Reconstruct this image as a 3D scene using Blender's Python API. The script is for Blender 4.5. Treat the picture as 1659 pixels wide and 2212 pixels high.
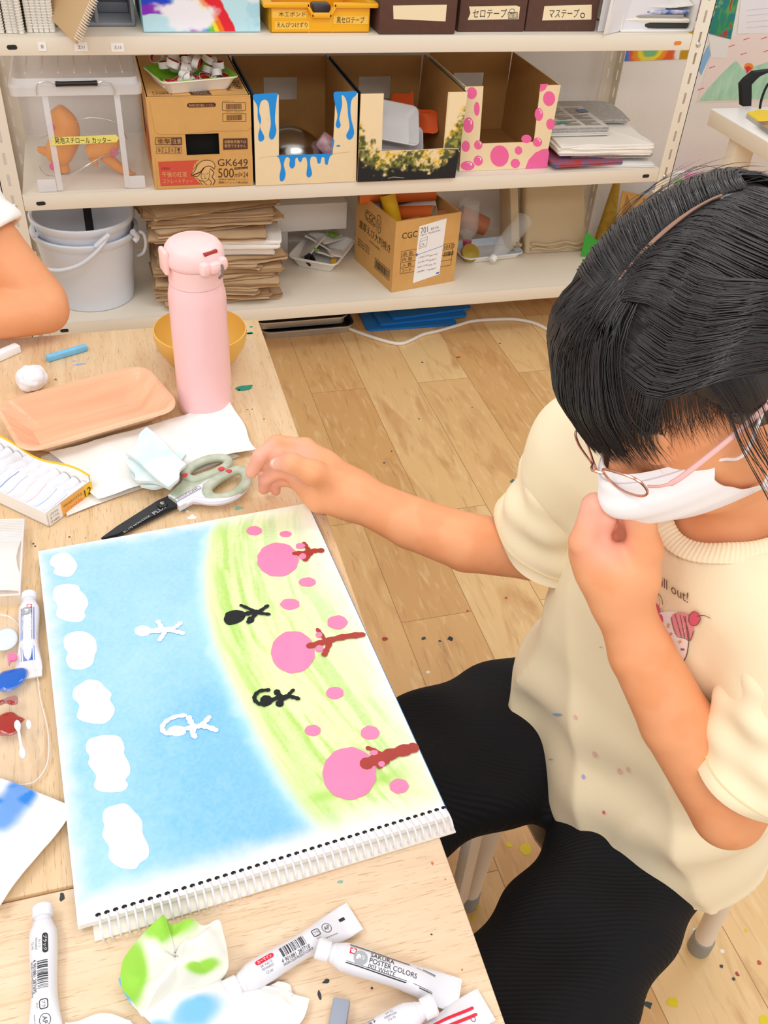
import bpy, bmesh, math, random
import numpy as np
from mathutils import Vector, Matrix, Euler
for o in list(bpy.data.objects): bpy.data.objects.remove(o)
S = bpy.context.scene
COL = S.collection
PI = math.pi
rnd = random.Random(7)
# ---------------------------------------------------------------- camera
CAMZ = 1.42; FPX = 1978.0
def cam_rot(p, r, y):
    p, r, y = map(math.radians, (p, r, y))
    return (Matrix.Rotation(-y, 3, 'Z') @ Matrix.Rotation(PI/2-p, 3, 'X') @ Matrix.Rotation(r, 3, 'Z'))
CR = cam_rot(39.75, 4.3, 18.3)
cam = bpy.data.objects.new('camera', bpy.data.cameras.new('camera'))
COL.objects.link(cam)
cam.matrix_world = Matrix.Translation((0, 0, CAMZ)) @ CR.to_4x4()
cam.data.sensor_fit = 'HORIZONTAL'; cam.data.sensor_width = 36; cam.data.lens = 36*FPX/1659
cam.data.clip_start = 0.05
S.camera = cam
# measured sight lines: where a sight line of the photograph meets a real plane of the room
def sight(x, y): return CR @ Vector(((x-829.5)/FPX, -(y-1106)/FPX, -1))
def gz(x, y, z): d = sight(x, y); return Vector((0, 0, CAMZ)) + d*((z-CAMZ)/d.z)
def gy(x, y, Y): d = sight(x, y); return Vector((0, 0, CAMZ)) + d*(Y/d.y)
def gd(x, y, D): return Vector((0, 0, CAMZ)) + sight(x, y)*D
# ---------------------------------------------------------------- light and exposure
S.view_settings.view_transform = 'Standard'; S.view_settings.look = 'None'
S.view_settings.exposure = -0.14; S.view_settings.gamma = 1.0
S.view_settings.use_curve_mapping = False
S.cycles.use_denoising = True
S.cycles.max_bounces = 8; S.cycles.transparent_max_bounces = 12
S.cycles.sample_clamp_indirect = 6
W = bpy.data.worlds.new('room_world'); S.world = W; W.use_nodes = True
W.node_tree.nodes['Background'].inputs[0].default_value = (1.0, 0.985, 0.97, 1)
W.node_tree.nodes['Background'].inputs[1].default_value = 0.88
def area(name, loc, sx, sy, power, col=(1, 0.985, 0.965), aim=None):
    l = bpy.data.lights.new(name, 'AREA'); l.shape = 'RECTANGLE'; l.size = sx; l.size_y = sy
    l.energy = power; l.color = col
    o = bpy.data.objects.new(name, l); COL.objects.link(o); o.location = loc
    if aim: o.rotation_euler = (Vector(aim)-Vector(loc)).to_track_quat('-Z', 'Y').to_euler()
    return o
area('ceiling_lamp', (1.15, 1.1, 2.55), 1.25, 0.35, 11)
area('ceiling_lamp', (-0.95, 0.55, 2.45), 1.25, 0.35, 13, aim=(0.5, 0.7, 0.5))
area('ceiling_lamp', (-0.1, -1.1, 2.45), 1.25, 0.35, 20, aim=(0.6, 1.5, 0.7))
# ---------------------------------------------------------------- helpers
def lin(c):
    if isinstance(c, str):
        c = c.lstrip('#'); c = tuple(int(c[i:i+2], 16)/255 for i in (0, 2, 4))
    return tuple(((x/12.92) if x <= 0.04045 else ((x+0.055)/1.055)**2.4) for x in c[:3])
MATS = {}
def M(name, col='#ffffff', rough=0.5, metal=0.0, alpha=1.0, trans=0.0, ior=1.45, coat=0.0, spec=0.5, sss=0.0,
      var=0.0, vscale=8.0, vstretch=(1, 1, 1), bump=0.0, bscale=60.0, bstretch=(1, 1, 1), col2=None, attr=False, emit=0.0, sheen=0.0):
    if name in MATS: return MATS[name]
    m = bpy.data.materials.new(name); m.use_nodes = True; MATS[name] = m
    n = m.node_tree.nodes; L = m.node_tree.links; b = n['Principled BSDF']
    c = (*lin(col), 1)
    b.inputs['Base Color'].default_value = c
    b.inputs['Roughness'].default_value = rough; b.inputs['Metallic'].default_value = metal
    b.inputs['Alpha'].default_value = alpha; b.inputs['Transmission Weight'].default_value = trans
    b.inputs['IOR'].default_value = ior; b.inputs['Coat Weight'].default_value = coat
    b.inputs['Specular IOR Level'].default_value = spec
    if sheen: b.inputs['Sheen Weight'].default_value = sheen
    if sss:
        b.inputs['Subsurface Weight'].default_value = sss
        b.inputs['Subsurface Radius'].default_value = (0.012, 0.005, 0.003); b.inputs['Subsurface Scale'].default_value = 0.4
    if attr:
        a = n.new('ShaderNodeVertexColor'); a.layer_name = 'Col'; L.new(a.outputs[0], b.inputs['Base Color'])
    tc = n.new('ShaderNodeTexCoord')
    def noise(scale, stretch, detail=6):
        mp = n.new('ShaderNodeMapping'); mp.inputs['Scale'].default_value = stretch
        L.new(tc.outputs['Object'], mp.inputs[0])
        t = n.new('ShaderNodeTexNoise'); t.inputs['Scale'].default_value = scale; t.inputs['Detail'].default_value = detail
        L.new(mp.outputs[0], t.inputs['Vector']); return t
    if var or col2:
        t = noise(vscale, vstretch)
        r = n.new('ShaderNodeValToRGB'); r.color_ramp.elements[0].position = 0.35; r.color_ramp.elements[1].position = 0.65
        c2 = lin(col2) if col2 else tuple(x*(1-var) for x in c[:3])
        r.color_ramp.elements[0].color = (*c2, 1); r.color_ramp.elements[1].color = c
        L.new(t.outputs[0], r.inputs[0]); L.new(r.outputs[0], b.inputs['Base Color'])
    if bump:
        t = noise(bscale, bstretch); bp = n.new('ShaderNodeBump'); bp.inputs['Strength'].default_value = bump
        bp.inputs['Distance'].default_value = 0.002
        L.new(t.outputs[0], bp.inputs['Height']); L.new(bp.outputs[0], b.inputs['Normal'])
    return m
def fr(o, u, v, n=None):
    u = Vector(u).normalized(); v = Vector(v)
    w = Vector(n).normalized() if n is not None else u.cross(v).normalized()
    v = w.cross(u).normalized()
    m = Matrix((u, v, w)).transposed().to_4x4(); m.translation = Vector(o); return m
def spl(pts, closed=False, n=6):
    P = [np.array(p, float) for p in pts]; out = []; N = len(P)
    rng = range(N if closed else N-1)
    for i in rng:
        if closed: a, b, c, d = P[i-1], P[i], P[(i+1) % N], P[(i+2) % N]
        else: a, b, c, d = P[max(i-1, 0)], P[i], P[i+1], P[min(i+2, N-1)]
        for k in range(n):
            t = k/n
            out.append(0.5*((2*b)+(c-a)*t+(2*a-5*b+4*c-d)*t*t+(3*b-a-3*c+d)*t**3))
    if not closed: out.append(P[-1])
    return [tuple(map(float, o)) for o in out]
_TXT = {}
def text_geo(s):
    if s in _TXT: return _TXT[s]
    cu = bpy.data.curves.new('t', 'FONT'); cu.body = s; cu.size = 1.0; cu.resolution_u = 3
    o = bpy.data.objects.new('t', cu)
    me = o.to_mesh()
    v = [tuple(x.co) for x in me.vertices]; f = [tuple(p.vertices) for p in me.polygons]
    o.to_mesh_clear(); bpy.data.objects.remove(o); bpy.data.curves.remove(cu)
    if v:
        a = np.array(v); mn = a.min(0); mx = a.max(0)
    else: mn = mx = np.zeros(3)
    _TXT[s] = (v, f, mn, mx); return _TXT[s]
class MB:
    def __init__(s): s.v = []; s.f = []; s.m = []; s.s = []; s.c = None
    def add(s, v, f, m=0, smooth=True, X=None):
        k = len(s.v)
        if X is not None: v = [tuple(X @ Vector(p)) for p in v]
        s.v.extend(tuple(p) for p in v); s.f.extend(tuple(i+k for i in q) for q in f)
        s.m.extend([m]*len(f)); s.s.extend([smooth]*len(f)); return s
    def box(s, x0, x1, y0, y1, z0, z1, r=0.0, m=0, X=None, seg=2):
        bm = bmesh.new(); bmesh.ops.create_cube(bm, size=1)
        for v in bm.verts:
            v.co = ((x0+x1)/2+v.co.x*(x1-x0), (y0+y1)/2+v.co.y*(y1-y0), (z0+z1)/2+v.co.z*(z1-z0))
        if r > 0: bmesh.ops.bevel(bm, geom=bm.edges[:], offset=r, segments=seg, profile=0.5, affect='EDGES', clamp_overlap=True)
        s.bm(bm, m, X, smooth=r > 0); return s
    def bm(s, bm, m=0, X=None, smooth=True):
        bm.verts.ensure_lookup_table(); bm.verts.index_update()
        s.add([v.co[:] for v in bm.verts], [[v.index for v in f.verts] for f in bm.faces], m, smooth, X); bm.free(); return s
    def prism(s, pts, h, m=0, X=None, z0=0.0, smooth=False):
        n = len(pts)
        v = [(p[0], p[1], z0) for p in pts]+[(p[0], p[1], z0+h) for p in pts]
        a = sum(pts[i][0]*pts[(i+1) % n][1]-pts[(i+1) % n][0]*pts[i][1] for i in range(n))
        f = [tuple(range(n-1, -1, -1)), tuple(range(n, 2*n))]+[(i, (i+1) % n, n+(i+1) % n, n+i) for i in range(n)]
        if a < 0: f = [q[::-1] for q in f]
        s.add(v, f, m, smooth, X); return s
    def flat(s, pts, m=0, X=None, z=0.0):
        n = len(pts); a = sum(pts[i][0]*pts[(i+1) % n][1]-pts[(i+1) % n][0]*pts[i][1] for i in range(n))
        if a < 0: pts = pts[::-1]
        s.add([(p[0], p[1], z) for p in pts], [tuple(range(n))], m, False, X); return s
    def tube(s, pts, r, seg=8, m=0, closed=False, caps=True, X=None, flatn=None):
        P = [Vector(p) for p in pts]; n = len(P); R = r if isinstance(r, (list, tuple)) else [r]*n
        tang = []
        for i in range(n):
            a = P[(i-1) % n] if (closed or i > 0) else P[i]; b = P[(i+1) % n] if (closed or i < n-1) else P[i]
            t = (b-a); tang.append(t.normalized() if t.length > 1e-9 else Vector((0, 0, 1)))
        ref = Vector((0, 0, 1)) if abs(tang[0].z) < 0.9 else Vector((1, 0, 0))
        u = tang[0].cross(ref).normalized(); v = []; f = []
        for i in range(n):
            u = (u-tang[i]*u.dot(tang[i]))
            u = u.normalized() if u.length > 1e-6 else tang[i].orthogonal().normalized()
            w = tang[i].cross(u)
            ra = R[i] if not isinstance(R[i], (tuple, list)) else R[i][0]; rb = R[i] if not isinstance(R[i], (tuple, list)) else R[i][1]
            for k in range(seg):
                a = 2*PI*k/seg; v.append(tuple(P[i]+u*math.cos(a)*ra+w*math.sin(a)*rb))
        for i in range(n if closed else n-1):
            for k in range(seg):
                j = (i+1) % n; f.append((i*seg+k, i*seg+(k+1) % seg, j*seg+(k+1) % seg, j*seg+k))
        if caps and not closed:
            f.append(tuple(range(seg-1, -1, -1))); f.append(tuple((n-1)*seg+k for k in range(seg)))
        s.add(v, f, m, True, X); return s
    def lathe(s, prof, seg=32, m=0, X=None, sx=1.0, sy=1.0):
        v = []; f = []; n = len(prof)
        for r, z in prof:
            for k in range(seg):
                a = 2*PI*k/seg; v.append((r*math.cos(a)*sx, r*math.sin(a)*sy, z))
        for i in range(n-1):
            for k in range(seg):
                f.append((i*seg+k, i*seg+(k+1) % seg, (i+1)*seg+(k+1) % seg, (i+1)*seg+k))
        if prof[0][0] > 1e-6: f.append(tuple(range(seg-1, -1, -1)))
        if prof[-1][0] > 1e-6: f.append(tuple((n-1)*seg+k for k in range(seg)))
        s.add(v, f, m, True, X); return s
    def grid(s, fn, nu, nv, m=0, X=None, cu=False, thick=0.0, smooth=True):
        v = [tuple(fn(i/(nu-1) if not cu else i/nu, j/(nv-1))) for j in range(nv) for i in range(nu)]; f = []
        for j in range(nv-1):
            for i in range(nu if cu else nu-1):
                k = (i+1) % nu; f.append((j*nu+i, j*nu+k, (j+1)*nu+k, (j+1)*nu+i))
        if thick:
            V = np.array(v).reshape(nv, nu, 3); du = np.gradient(V, axis=1); dv = np.gradient(V, axis=0)
            nn = np.cross(du, dv); nn /= np.linalg.norm(nn, axis=2, keepdims=True)+1e-12
            v2 = (V-nn*thick).reshape(-1, 3); k0 = len(v)
            v += [tuple(p) for p in v2]; f2 = [tuple(i+k0 for i in q[::-1]) for q in f]
            per = [i for i in range(nu)]+[j*nu+nu-1 for j in range(1, nv)]+[(nv-1)*nu+i for i in range(nu-2, -1, -1)]+[j*nu for j in range(nv-2, 0, -1)]
            f = f+f2+[(per[(i+1) % len(per)], per[i], per[i]+k0, per[(i+1) % len(per)]+k0) for i in range(len(per))]
        s.add(v, f, m, smooth, X); return s
    def text(s, st, h, X, m=0, cx=0.5, cy=0.5, w=None, z=0.0004, width=None, vert=False):
        v, f, mn, mx = text_geo(st)
        if not v: return s
        sz = mx-mn; ky = h/max(sz[1], 1e-6); kx = ky if width is None else width/max(sz[0], 1e-6)
        v = [((p[0]-mn[0]-sz[0]*cx)*kx, (p[1]-mn[1]-sz[1]*cy)*ky, z) for p in v]
        s.add(v, f, m, False, X); return s
    def stroke(s, pts, w, m=0, X=None, z=0.0004, cap=True):
        P = [np.array(p[:2], float) for p in pts]; Wd = w if isinstance(w, (list, tuple)) else [w]*len(P)
        lf = []; rt = []
        for i in range(len(P)):
            t = P[min(i+1, len(P)-1)]-P[max(i-1, 0)]; t = t/(np.linalg.norm(t)+1e-12); nn = np.array((-t[1], t[0]))*Wd[i]/2
            lf.append(P[i]+nn); rt.append(P[i]-nn)
        k = len(P); v = [(*p, z) for p in lf]+[(*p, z) for p in rt]
        f = [(i, k+i, k+i+1, i+1) for i in range(k-1)]
        s.add(v, f, m, False, X)
        if cap:
            for i in (0, k-1):
                s.flat([(P[i][0]+Wd[i]/2*math.cos(a*PI/5), P[i][1]+Wd[i]/2*math.sin(a*PI/5)) for a in range(10)], m, X, z-0.00005)
        return s
    def build(s, name, mats, parent=None, loc=None, rz=0.0, colfn=None, world=None, flat_ang=None, recalc=False):
        me = bpy.data.meshes.new(name)
        V = s.v
        if world is not None:
            inv = world.inverted(); V = [tuple(inv @ Vector(p)) for p in V]
        me.from_pydata(V, [], s.f)
        for mt in (mats if isinstance(mats, (list, tuple)) else [mats]): me.materials.append(mt)
        me.polygons.foreach_set('material_index', s.m); me.polygons.foreach_set('use_smooth', s.s)
        if colfn is not None:
            A = np.array(s.v, float); c = np.ones((len(A), 4)); c[:, :3] = colfn(A)
            at = me.color_attributes.new('Col', 'FLOAT_COLOR', 'POINT'); at.data.foreach_set('color', c.ravel())
        me.update()
        if recalc:
            bm = bmesh.new(); bm.from_mesh(me); bmesh.ops.recalc_face_normals(bm, faces=bm.faces[:]); bm.to_mesh(me); bm.free()
        if any(s.s):
            try: me.set_sharp_from_angle(angle=math.radians(flat_ang or 40))
            except Exception: pass
        o = bpy.data.objects.new(name, me); COL.objects.link(o)
        if loc is not None: o.location = loc
        if rz: o.rotation_euler.z = rz
        if parent is not None: o.parent = parent
        return o
def tag(o, label=None, cat=None, group=None, kind=None):
    if label: o['label'] = label
    if cat: o['category'] = cat
    if group: o['group'] = group
    if kind: o['kind'] = kind
    return o
def T(name, label, cat, loc=(0, 0, 0), rz=0.0, group=None, X=None):
    o = bpy.data.objects.new(name, None); COL.objects.link(o); o.empty_display_size = 0.02
    if X is not None: o.matrix_world = X
    else: o.location = loc; o.rotation_euler.z = rz
    return tag(o, label, cat, group)
def dup(r, X=None, label=None, parent=None):
    c = r.copy(); COL.objects.link(c)
    if parent is not None: c.parent = parent
    if X is not None: c.matrix_world = X
    if label: c['label'] = label
    for ch in list(r.children): dup(ch, None, None, c)
    return c
def vnoise(p, seed=0):
    p = np.asarray(p, float); i = np.floor(p).astype(np.int64); f = p-i; f = f*f*(3-2*f); D = p.shape[-1]; out = 0.0
    for c in range(1 << D):
        w = np.ones(p.shape[:-1]); h = np.full(p.shape[:-1], seed*1013, dtype=np.int64)
        for d in range(D):
            bit = (c >> d) & 1; w = w*(f[..., d] if bit else 1-f[..., d])
            h = h*374761393+(i[..., d]+bit)*(668265263+d*1274126177); h = h & 0x7fffffff; h = (h ^ (h >> 13))*1274126177 & 0x7fffffff
        h = h ^ (h >> 16); out = out+w*((h & 0xffff)/65535.0)
    return out
def fbm(p, o=4, seed=0):
    p = np.asarray(p, float); a = 0.5; s = 0.0; t = 0.0
    for k in range(o): s = s+a*vnoise(p*(2**k), seed+k); t += a; a *= 0.5
    return s/t
def mix(a, b, t): t = np.asarray(t)[..., None]; return np.asarray(a)*(1-t)+np.asarray(b)*t
def sstep(a, b, x): t = np.clip((np.asarray(x, float)-a)/(b-a), 0, 1); return t*t*(3-2*t)
def root_of(o):
    while o.parent is not None: o = o.parent
    return o
def part(mb, name, mats, parent, **k):
    return mb.build(name, mats, parent, world=root_of(parent).matrix_basis, **k)
def solo(mb, name, mats, loc, label, cat, group=None, rz=0.0, kind=None, **k):
    X = Matrix.Translation(loc) @ Matrix.Rotation(rz, 4, 'Z')
    o = mb.build(name, mats, None, world=X, **k); o.matrix_basis = X
    return tag(o, label, cat, group, kind)
def Tr(a, b, r=0.0, c=0.0): return Matrix.Translation((a, b, c)) @ Matrix.Rotation(r, 4, 'Z')
FX, FZ = (1, 0, 0), (0, 0, 1)
def front(Y): return fr((0, Y, 0), FX, FZ)            # a vertical face seen from the room; local 2D = (x, z)
def q(px, py, Y): p = gy(px, py, Y); return (p.x, p.z)
def qs(pts, Y): return [q(x, y, Y) for x, y in pts]
def textbox(mb, st, x0, y0, x1, y1, Y, m, z=0.0006, rot=0.0):
    a = q(x0, (y0+y1)/2, Y); b = q(x1, (y0+y1)/2, Y); c = q((x0+x1)/2, y0, Y); d = q((x0+x1)/2, y1, Y)
    ang = math.atan2(b[1]-a[1], b[0]-a[0])+rot
    mb.text(st, abs(c[1]-d[1]), front(Y) @ Tr((a[0]+b[0])/2, (c[1]+d[1])/2, ang), m, z=z, width=math.hypot(b[0]-a[0], b[1]-a[1]))
def bars(mb, w, h, X, m, n=26, seed=1, z=0.0006):
    r = random.Random(seed); x = -w/2
    while x < w/2:
        b = w/n*r.choice([0.4, 0.4, 0.7, 1.0]); mb.flat([(x, -h/2), (min(x+b, w/2), -h/2), (min(x+b, w/2), h/2), (x, h/2)], m, X, z); x += b+w/n*r.choice([0.4, 0.5, 0.8])
def outline(mb, pts, w, m, X, z=0.0006):
    P = list(pts)+[pts[0]]
    for i in range(len(P)-1): mb.stroke([P[i], P[i+1]], w, m, X, z, cap=True)
def rrect(x0, y0, x1, y1, r, n=4):
    o = []
    for cx, cy, a0 in ((x1-r, y1-r, 0), (x0+r, y1-r, 90), (x0+r, y0+r, 180), (x1-r, y0+r, 270)):
        o += [(cx+r*math.cos(math.radians(a0+90*k/n)), cy+r*math.sin(math.radians(a0+90*k/n))) for k in range(n+1)]
    return o
def sheet(w, d, amp=0.004, seed=0, nu=24, nv=18, thick=0.0006, freq=6.0, curl=0.0):
    # a limp paper or cloth sheet lying roughly flat, local coordinates centred on x, y
    def f(u, v):
        x, y = (u-.5)*w, (v-.5)*d
        z = amp*(float(fbm(np.array([x*freq*4+seed*3.1, y*freq*4-seed*1.7]), 3, seed))-0.2)
        e = max(abs(u-.5), abs(v-.5))*2
        return (x+amp*0.8*math.sin(v*9+seed), y+amp*0.8*math.sin(u*8+seed*2), max(z, 0)+curl*max(e-0.8, 0)*5)
    return MB().grid(f, nu, nv, thick=thick)
def foam_tray(L, Wd, h, lip, rimh, th, m_in=1, m_out=0, r=0.02, slope=0.75, n=8):
    # supermarket tray: rounded rectangle floor, sloping walls, rolled rim; local, floor at z=0
    mb = MB()
    def ring(l, w, rr, z): return [(x, y, z) for x, y in rrect(-l/2, -w/2, l/2, w/2, rr, n)]
    f0 = h*slope*0.75
    prof_out = [(L-2*f0, Wd-2*f0, r*0.6, 0.0), (L-0.004, Wd-0.004, r, h-rimh), (L+lip, Wd+lip, r+lip/2, h-rimh*0.6), (L+lip, Wd+lip, r+lip/2, h)]
    prof_in = [(L+lip*0.2, Wd+lip*0.2, r, h+0.0006), (L-0.006, Wd-0.006, r, h-0.003), (L-2*f0-0.004, Wd-2*f0-0.004, r*0.7, th), (L-2*f0-0.02, Wd-2*f0-0.02, r*0.5, th*0.9)]
    R = [ring(*p) for p in prof_out]+[ring(*p) for p in prof_in]; N = len(R[0])
    v = [p for rr in R for p in rr]; 
    for i in range(len(R)-1):
        m = m_out if i < 3 else m_in
        mb_f = [(i*N+k, i*N+(k+1) % N, (i+1)*N+(k+1) % N, (i+1)*N+k) for k in range(N)]
        mb.f.extend(mb_f); mb.m.extend([m]*N); mb.s.extend([True]*N)
    mb.v = list(v)
    mb.f.append(tuple(range(N-1, -1, -1))); mb.m.append(m_out); mb.s.append(False)
    mb.f.append(tuple((len(R)-1)*N+k for k in range(N))); mb.m.append(m_in); mb.s.append(False)
    return mb
# ================================================================ ROOM
def wood_floor_mat():
    m = bpy.data.materials.new('wood_floor'); m.use_nodes = True; n = m.node_tree.nodes; L = m.node_tree.links; b = n['Principled BSDF']
    tc = n.new('ShaderNodeTexCoord')
    mp = n.new('ShaderNodeMapping'); mp.inputs['Rotation'].default_value = (0, 0, PI/2); mp.inputs['Location'].default_value = (0.35, 0.003, 0)
    L.new(tc.outputs['Object'], mp.inputs[0])
    br = n.new('ShaderNodeTexBrick'); br.inputs['Scale'].default_value = 1
    br.inputs['Brick Width'].default_value = 0.91; br.inputs['Row Height'].default_value = 0.159; br.inputs['Mortar Size'].default_value = 0.0010
    br.inputs['Mortar Smooth'].default_value = 0.3; br.offset = 0.37
    br.inputs['Color1'].default_value = (0, 0, 0, 1); br.inputs['Color2'].default_value = (1, 1, 1, 1); br.inputs['Mortar'].default_value = (0.5, 0.5, 0.5, 1)
    L.new(mp.outputs[0], br.inputs['Vector'])
    def noise(scale, st, det=5, dist=0.0):
        q = n.new('ShaderNodeMapping'); q.inputs['Scale'].default_value = st; L.new(tc.outputs['Object'], q.inputs[0])
        # shift the grain from plank to plank
        ad = n.new('ShaderNodeVectorMath'); ad.operation = 'MULTIPLY_ADD'; L.new(br.outputs['Color'], ad.inputs[0]); ad.inputs[1].default_value = (3.1, 7.7, 0); L.new(q.outputs[0], ad.inputs[2])
        t = n.new('ShaderNodeTexNoise'); t.inputs['Scale'].default_value = scale; t.inputs['Detail'].default_value = det; t.inputs['Distortion'].default_value = dist
        L.new(ad.outputs[0], t.inputs['Vector']); return t
    base = n.new('ShaderNodeValToRGB'); e = base.color_ramp.elements
    e[0].position = 0.0; e[0].color = (*lin('#d9a76c'), 1); e[1].position = 1.0; e[1].color = (*lin('#f0cb92'), 1)
    x = base.color_ramp.elements.new(0.5); x.color = (*lin('#e6b87c'), 1)
    L.new(br.outputs['Color'], base.inputs[0])
    def layer(prev, fac, col, lo, hi, amt):
        r = n.new('ShaderNodeMapRange'); r.inputs[1].default_value = lo; r.inputs[2].default_value = hi; r.inputs[4].default_value = amt; L.new(fac, r.inputs[0])
        mx = n.new('ShaderNodeMix'); mx.data_type = 'RGBA'; L.new(r.outputs[0], mx.inputs['Factor']); L.new(prev, mx.inputs['A'])
        mx.inputs['B'].default_value = (*lin(col), 1); return mx.outputs['Result']
    c = base.outputs[0]
    c = layer(c, noise(5, (3.2, 0.8, 1), 4, 1.2).outputs[0], '#c48d55', 0.52, 0.74, 0.75)
    c = layer(c, noise(9, (9, 0.9, 1), 6, 0.8).outputs[0], '#8d6440', 0.6, 0.78, 0.5)
    c = layer(c, noise(14, (5, 0.9, 1), 5, 0.5).outputs[0], '#fbe0ae', 0.55, 0.8, 0.6)
    c = layer(c, br.outputs['Fac'], '#8a6238', 0.0, 1.0, 0.7)
    L.new(c, b.inputs['Base Color']); b.inputs['Roughness'].default_value = 0.38
    return m
floor_mb = MB().box(-2.2, 4.2, -1.5, 2.86, -0.05, 0.0, m=0)
cols = ['#e7cf1e', '#e7cf1e', '#3b4a4e', '#23302e', '#c9573f', '#4f7a72', '#7e95a8', '#a8483a', '#f3efe2', '#5d8f3a']
fm = [wood_floor_mat()]+[M('floor_paint_%s' % 'abcdefghij'[i], c, 0.45) for i, c in enumerate(cols)]
def splat(px, py, r, m, st=1.0):
    p = gz(px, py, 0.0); k = rnd.randint(7, 10)
    pts = [(p.x+r*st*math.cos(2*PI*i/k)*rnd.uniform(0.6, 1.2), p.y+r*math.sin(2*PI*i/k)*rnd.uniform(0.6, 1.2)) for i in range(k)]
    floor_mb.prism(spl(pts, True, 3), 0.0004, m, None, 0.0001)
for px, py, r, m in [(1470,1972,.011,1),(1345,2110,.006,1),(1032,1960,.005,1),(1095,1943,.009,1),(1023,1983,.004,2),(1046,2052,.007,1),(1135,1835,.012,1),(1100,1825,.006,1),(1655,2210,.012,1),
    (832,1381,.006,8),(915,1379,.005,3),(973,1380,.006,4),(1120,1052,.010,10),(1108,1040,.008,6),(950,1385,.003,3),(1188,1245,.005,3),(1170,1246,.003,6),(790,1420,.003,9),(925,1452,.004,9),(912,783,.004,3),(1080,742,.004,6),
    (990,772,.007,5),(1093,1292,.004,5),(1010,1320,.003,5),(978,1150,.003,3),(830,1000,.003,3),(846,975,.0025,3),(1380,2010,.008,6),(1400,2170,.006,3),(1453,2165,.009,1),(1558,2087,.003,3),(1592,2104,.004,8),(1585,2115,.003,3),
    (1500,2010,.004,9),(1560,2055,.0035,9),(1130,2020,.005,7),(700,1040,.0025,3),(905,905,.003,3),(1020,880,.0025,6),(1195,960,.003,8),(1240,2130,.004,5),(1640,2080,.004,5),(1612,2010,.003,1)]:
    splat(px, py, r, m)
tag(floor_mb.build('floor', fm), kind='structure')
wallm = M('wall_plaster', '#f6f0ea', 0.85, bump=0.35, bscale=180)
tag(MB().box(-2.2, 4.2, 2.86, 2.95, -0.05, 2.6).build('wall_back', wallm), kind='structure')
# ================================================================ STEEL RACK
steel = M('cream_steel', '#eee4d3', 0.42, spec=0.4, bump=0.05, bscale=300)
dark = M('dark_gap', '#2a2623', 0.8)
chrome = M('bolt_chrome', '#d8d4cc', 0.22, metal=1.0)
Z1, Z2, Z3 = 0.884, 0.530, 0.178
YF, YB = 2.36, 2.81
rack = T('steel_rack', 'cream slotted steel storage rack against the white wall', 'shelf', (0.667, 2.585, 0))
RW = Matrix.Translation((0.667, 2.585, 0))
def post(x, y, out, inner):
    # L-angle with real slots: strips and bridges; the slots sit down the middle of the face
    mb = MB(); w = 0.022; t = 0.0022; sl = 0.0035
    zs = [0.926-0.0512*k for k in range(-4, 18)]
    zs = sorted(z for z in zs if 0.06 < z < 1.15)
    def face(orient):
        def bx(a0, a1, z0, z1):
            if orient == 'front': mb.box(x+a0, x+a1, y, y+t, z0, z1)
            else:
                xx = x+out*w; mb.box(min(xx, xx-out*t), max(xx, xx-out*t), y+0.022*inner+a0*inner if inner > 0 else y+t-0.022-a1, (y+0.022+a1) if inner > 0 else y+t-0.022-a0, z0, z1)
        bx(-w, -sl, 0, 1.2); bx(sl, w, 0, 1.2)
        z = 0
        for s0 in zs: bx(-sl, sl, z, s0-0.0145); z = s0+0.0145
        bx(-sl, sl, z, 1.2)
    face('front'); face('side')
    return mb.build('post', steel, rack, world=RW)
xl, xr = -0.234, 1.568
post(xl, YF, -1, 1); post(xr, YF, 1, 1); post(xl, YB-0.002, -1, -1); post(xr, YB-0.002, 1, -1)
for zt in (Z1, Z2, Z3):
    mb = MB().box(xl+0.023, xr-0.023, YF+0.0005, YB-0.004, zt-0.0035, zt-0.0007, 0.0012)
    mb.box(xl+0.023, xr-0.023, YF+0.0005, YF+0.004, zt-0.040, zt-0.0007, 0.0015).box(xl+0.023, xr-0.023, YB-0.008, YB-0.0045, zt-0.040, zt, 0.0012)
    for sx in (xl+0.063, xr-0.063):
        pts = [(sx+(0.006 if math.cos(a) > 0 else -0.006)+0.005*math.cos(a), zt-0.022+0.005*math.sin(a)) for a in [2*PI*k/16 for k in range(16)]]
        mb.flat(pts, 2 if (sx > 1 and zt == Z1) else 1, fr((0, YF, 0), (1, 0, 0), (0, 0, 1)), 0.0002)
    mb.build('shelf_board', [steel, dark, M('hole_orange', '#e8862a', 0.6)], rack, world=RW)
for x in (xl, xr):
    for zt in (Z1, Z2, Z3):
        mb = MB().lathe([(0, 0.0045), (0.004, 0.004), (0.0068, 0.0015), (0.0068, 0)], 16, 0, fr((x, YF-0.0003, zt-0.026), (1, 0, 0), (0, 0, 1)))
        mb.build('bolt', chrome, rack, world=RW)
# price-tag like date stickers on the top board edge
stk = M('sticker_paper', '#fbf8f4', 0.6); ink = M('ink_black', '#2b2826', 0.6)
for px, py, st, lb in [(91, 100, '金', 'small white sticker on the rack edge, leftmost, with one character'), (175, 101, '土11', 'white rack edge sticker half under the leaning kraft notebook'), (254, 102, '土13', 'white rack edge sticker reading 13, rightmost of the three')]:
    p = gy(px, py, YF); X = fr((p.x, YF-0.0004, p.z), (1, 0, 0), (0, 0, 1))
    w = 0.009 if len(st) == 1 else 0.0145
    mb = MB().prism([(-w, -0.0095), (w, -0.0095), (w, 0.0095), (-w, 0.0095)], 0.0003, 0)
    mb.text(st, 0.0075, Matrix(), 1, z=0.0005)
    o = mb.build('edge_sticker', [stk, ink]); o.matrix_world = X; tag(o, lb, 'sticker', 'date stickers on the rack edge')
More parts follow.
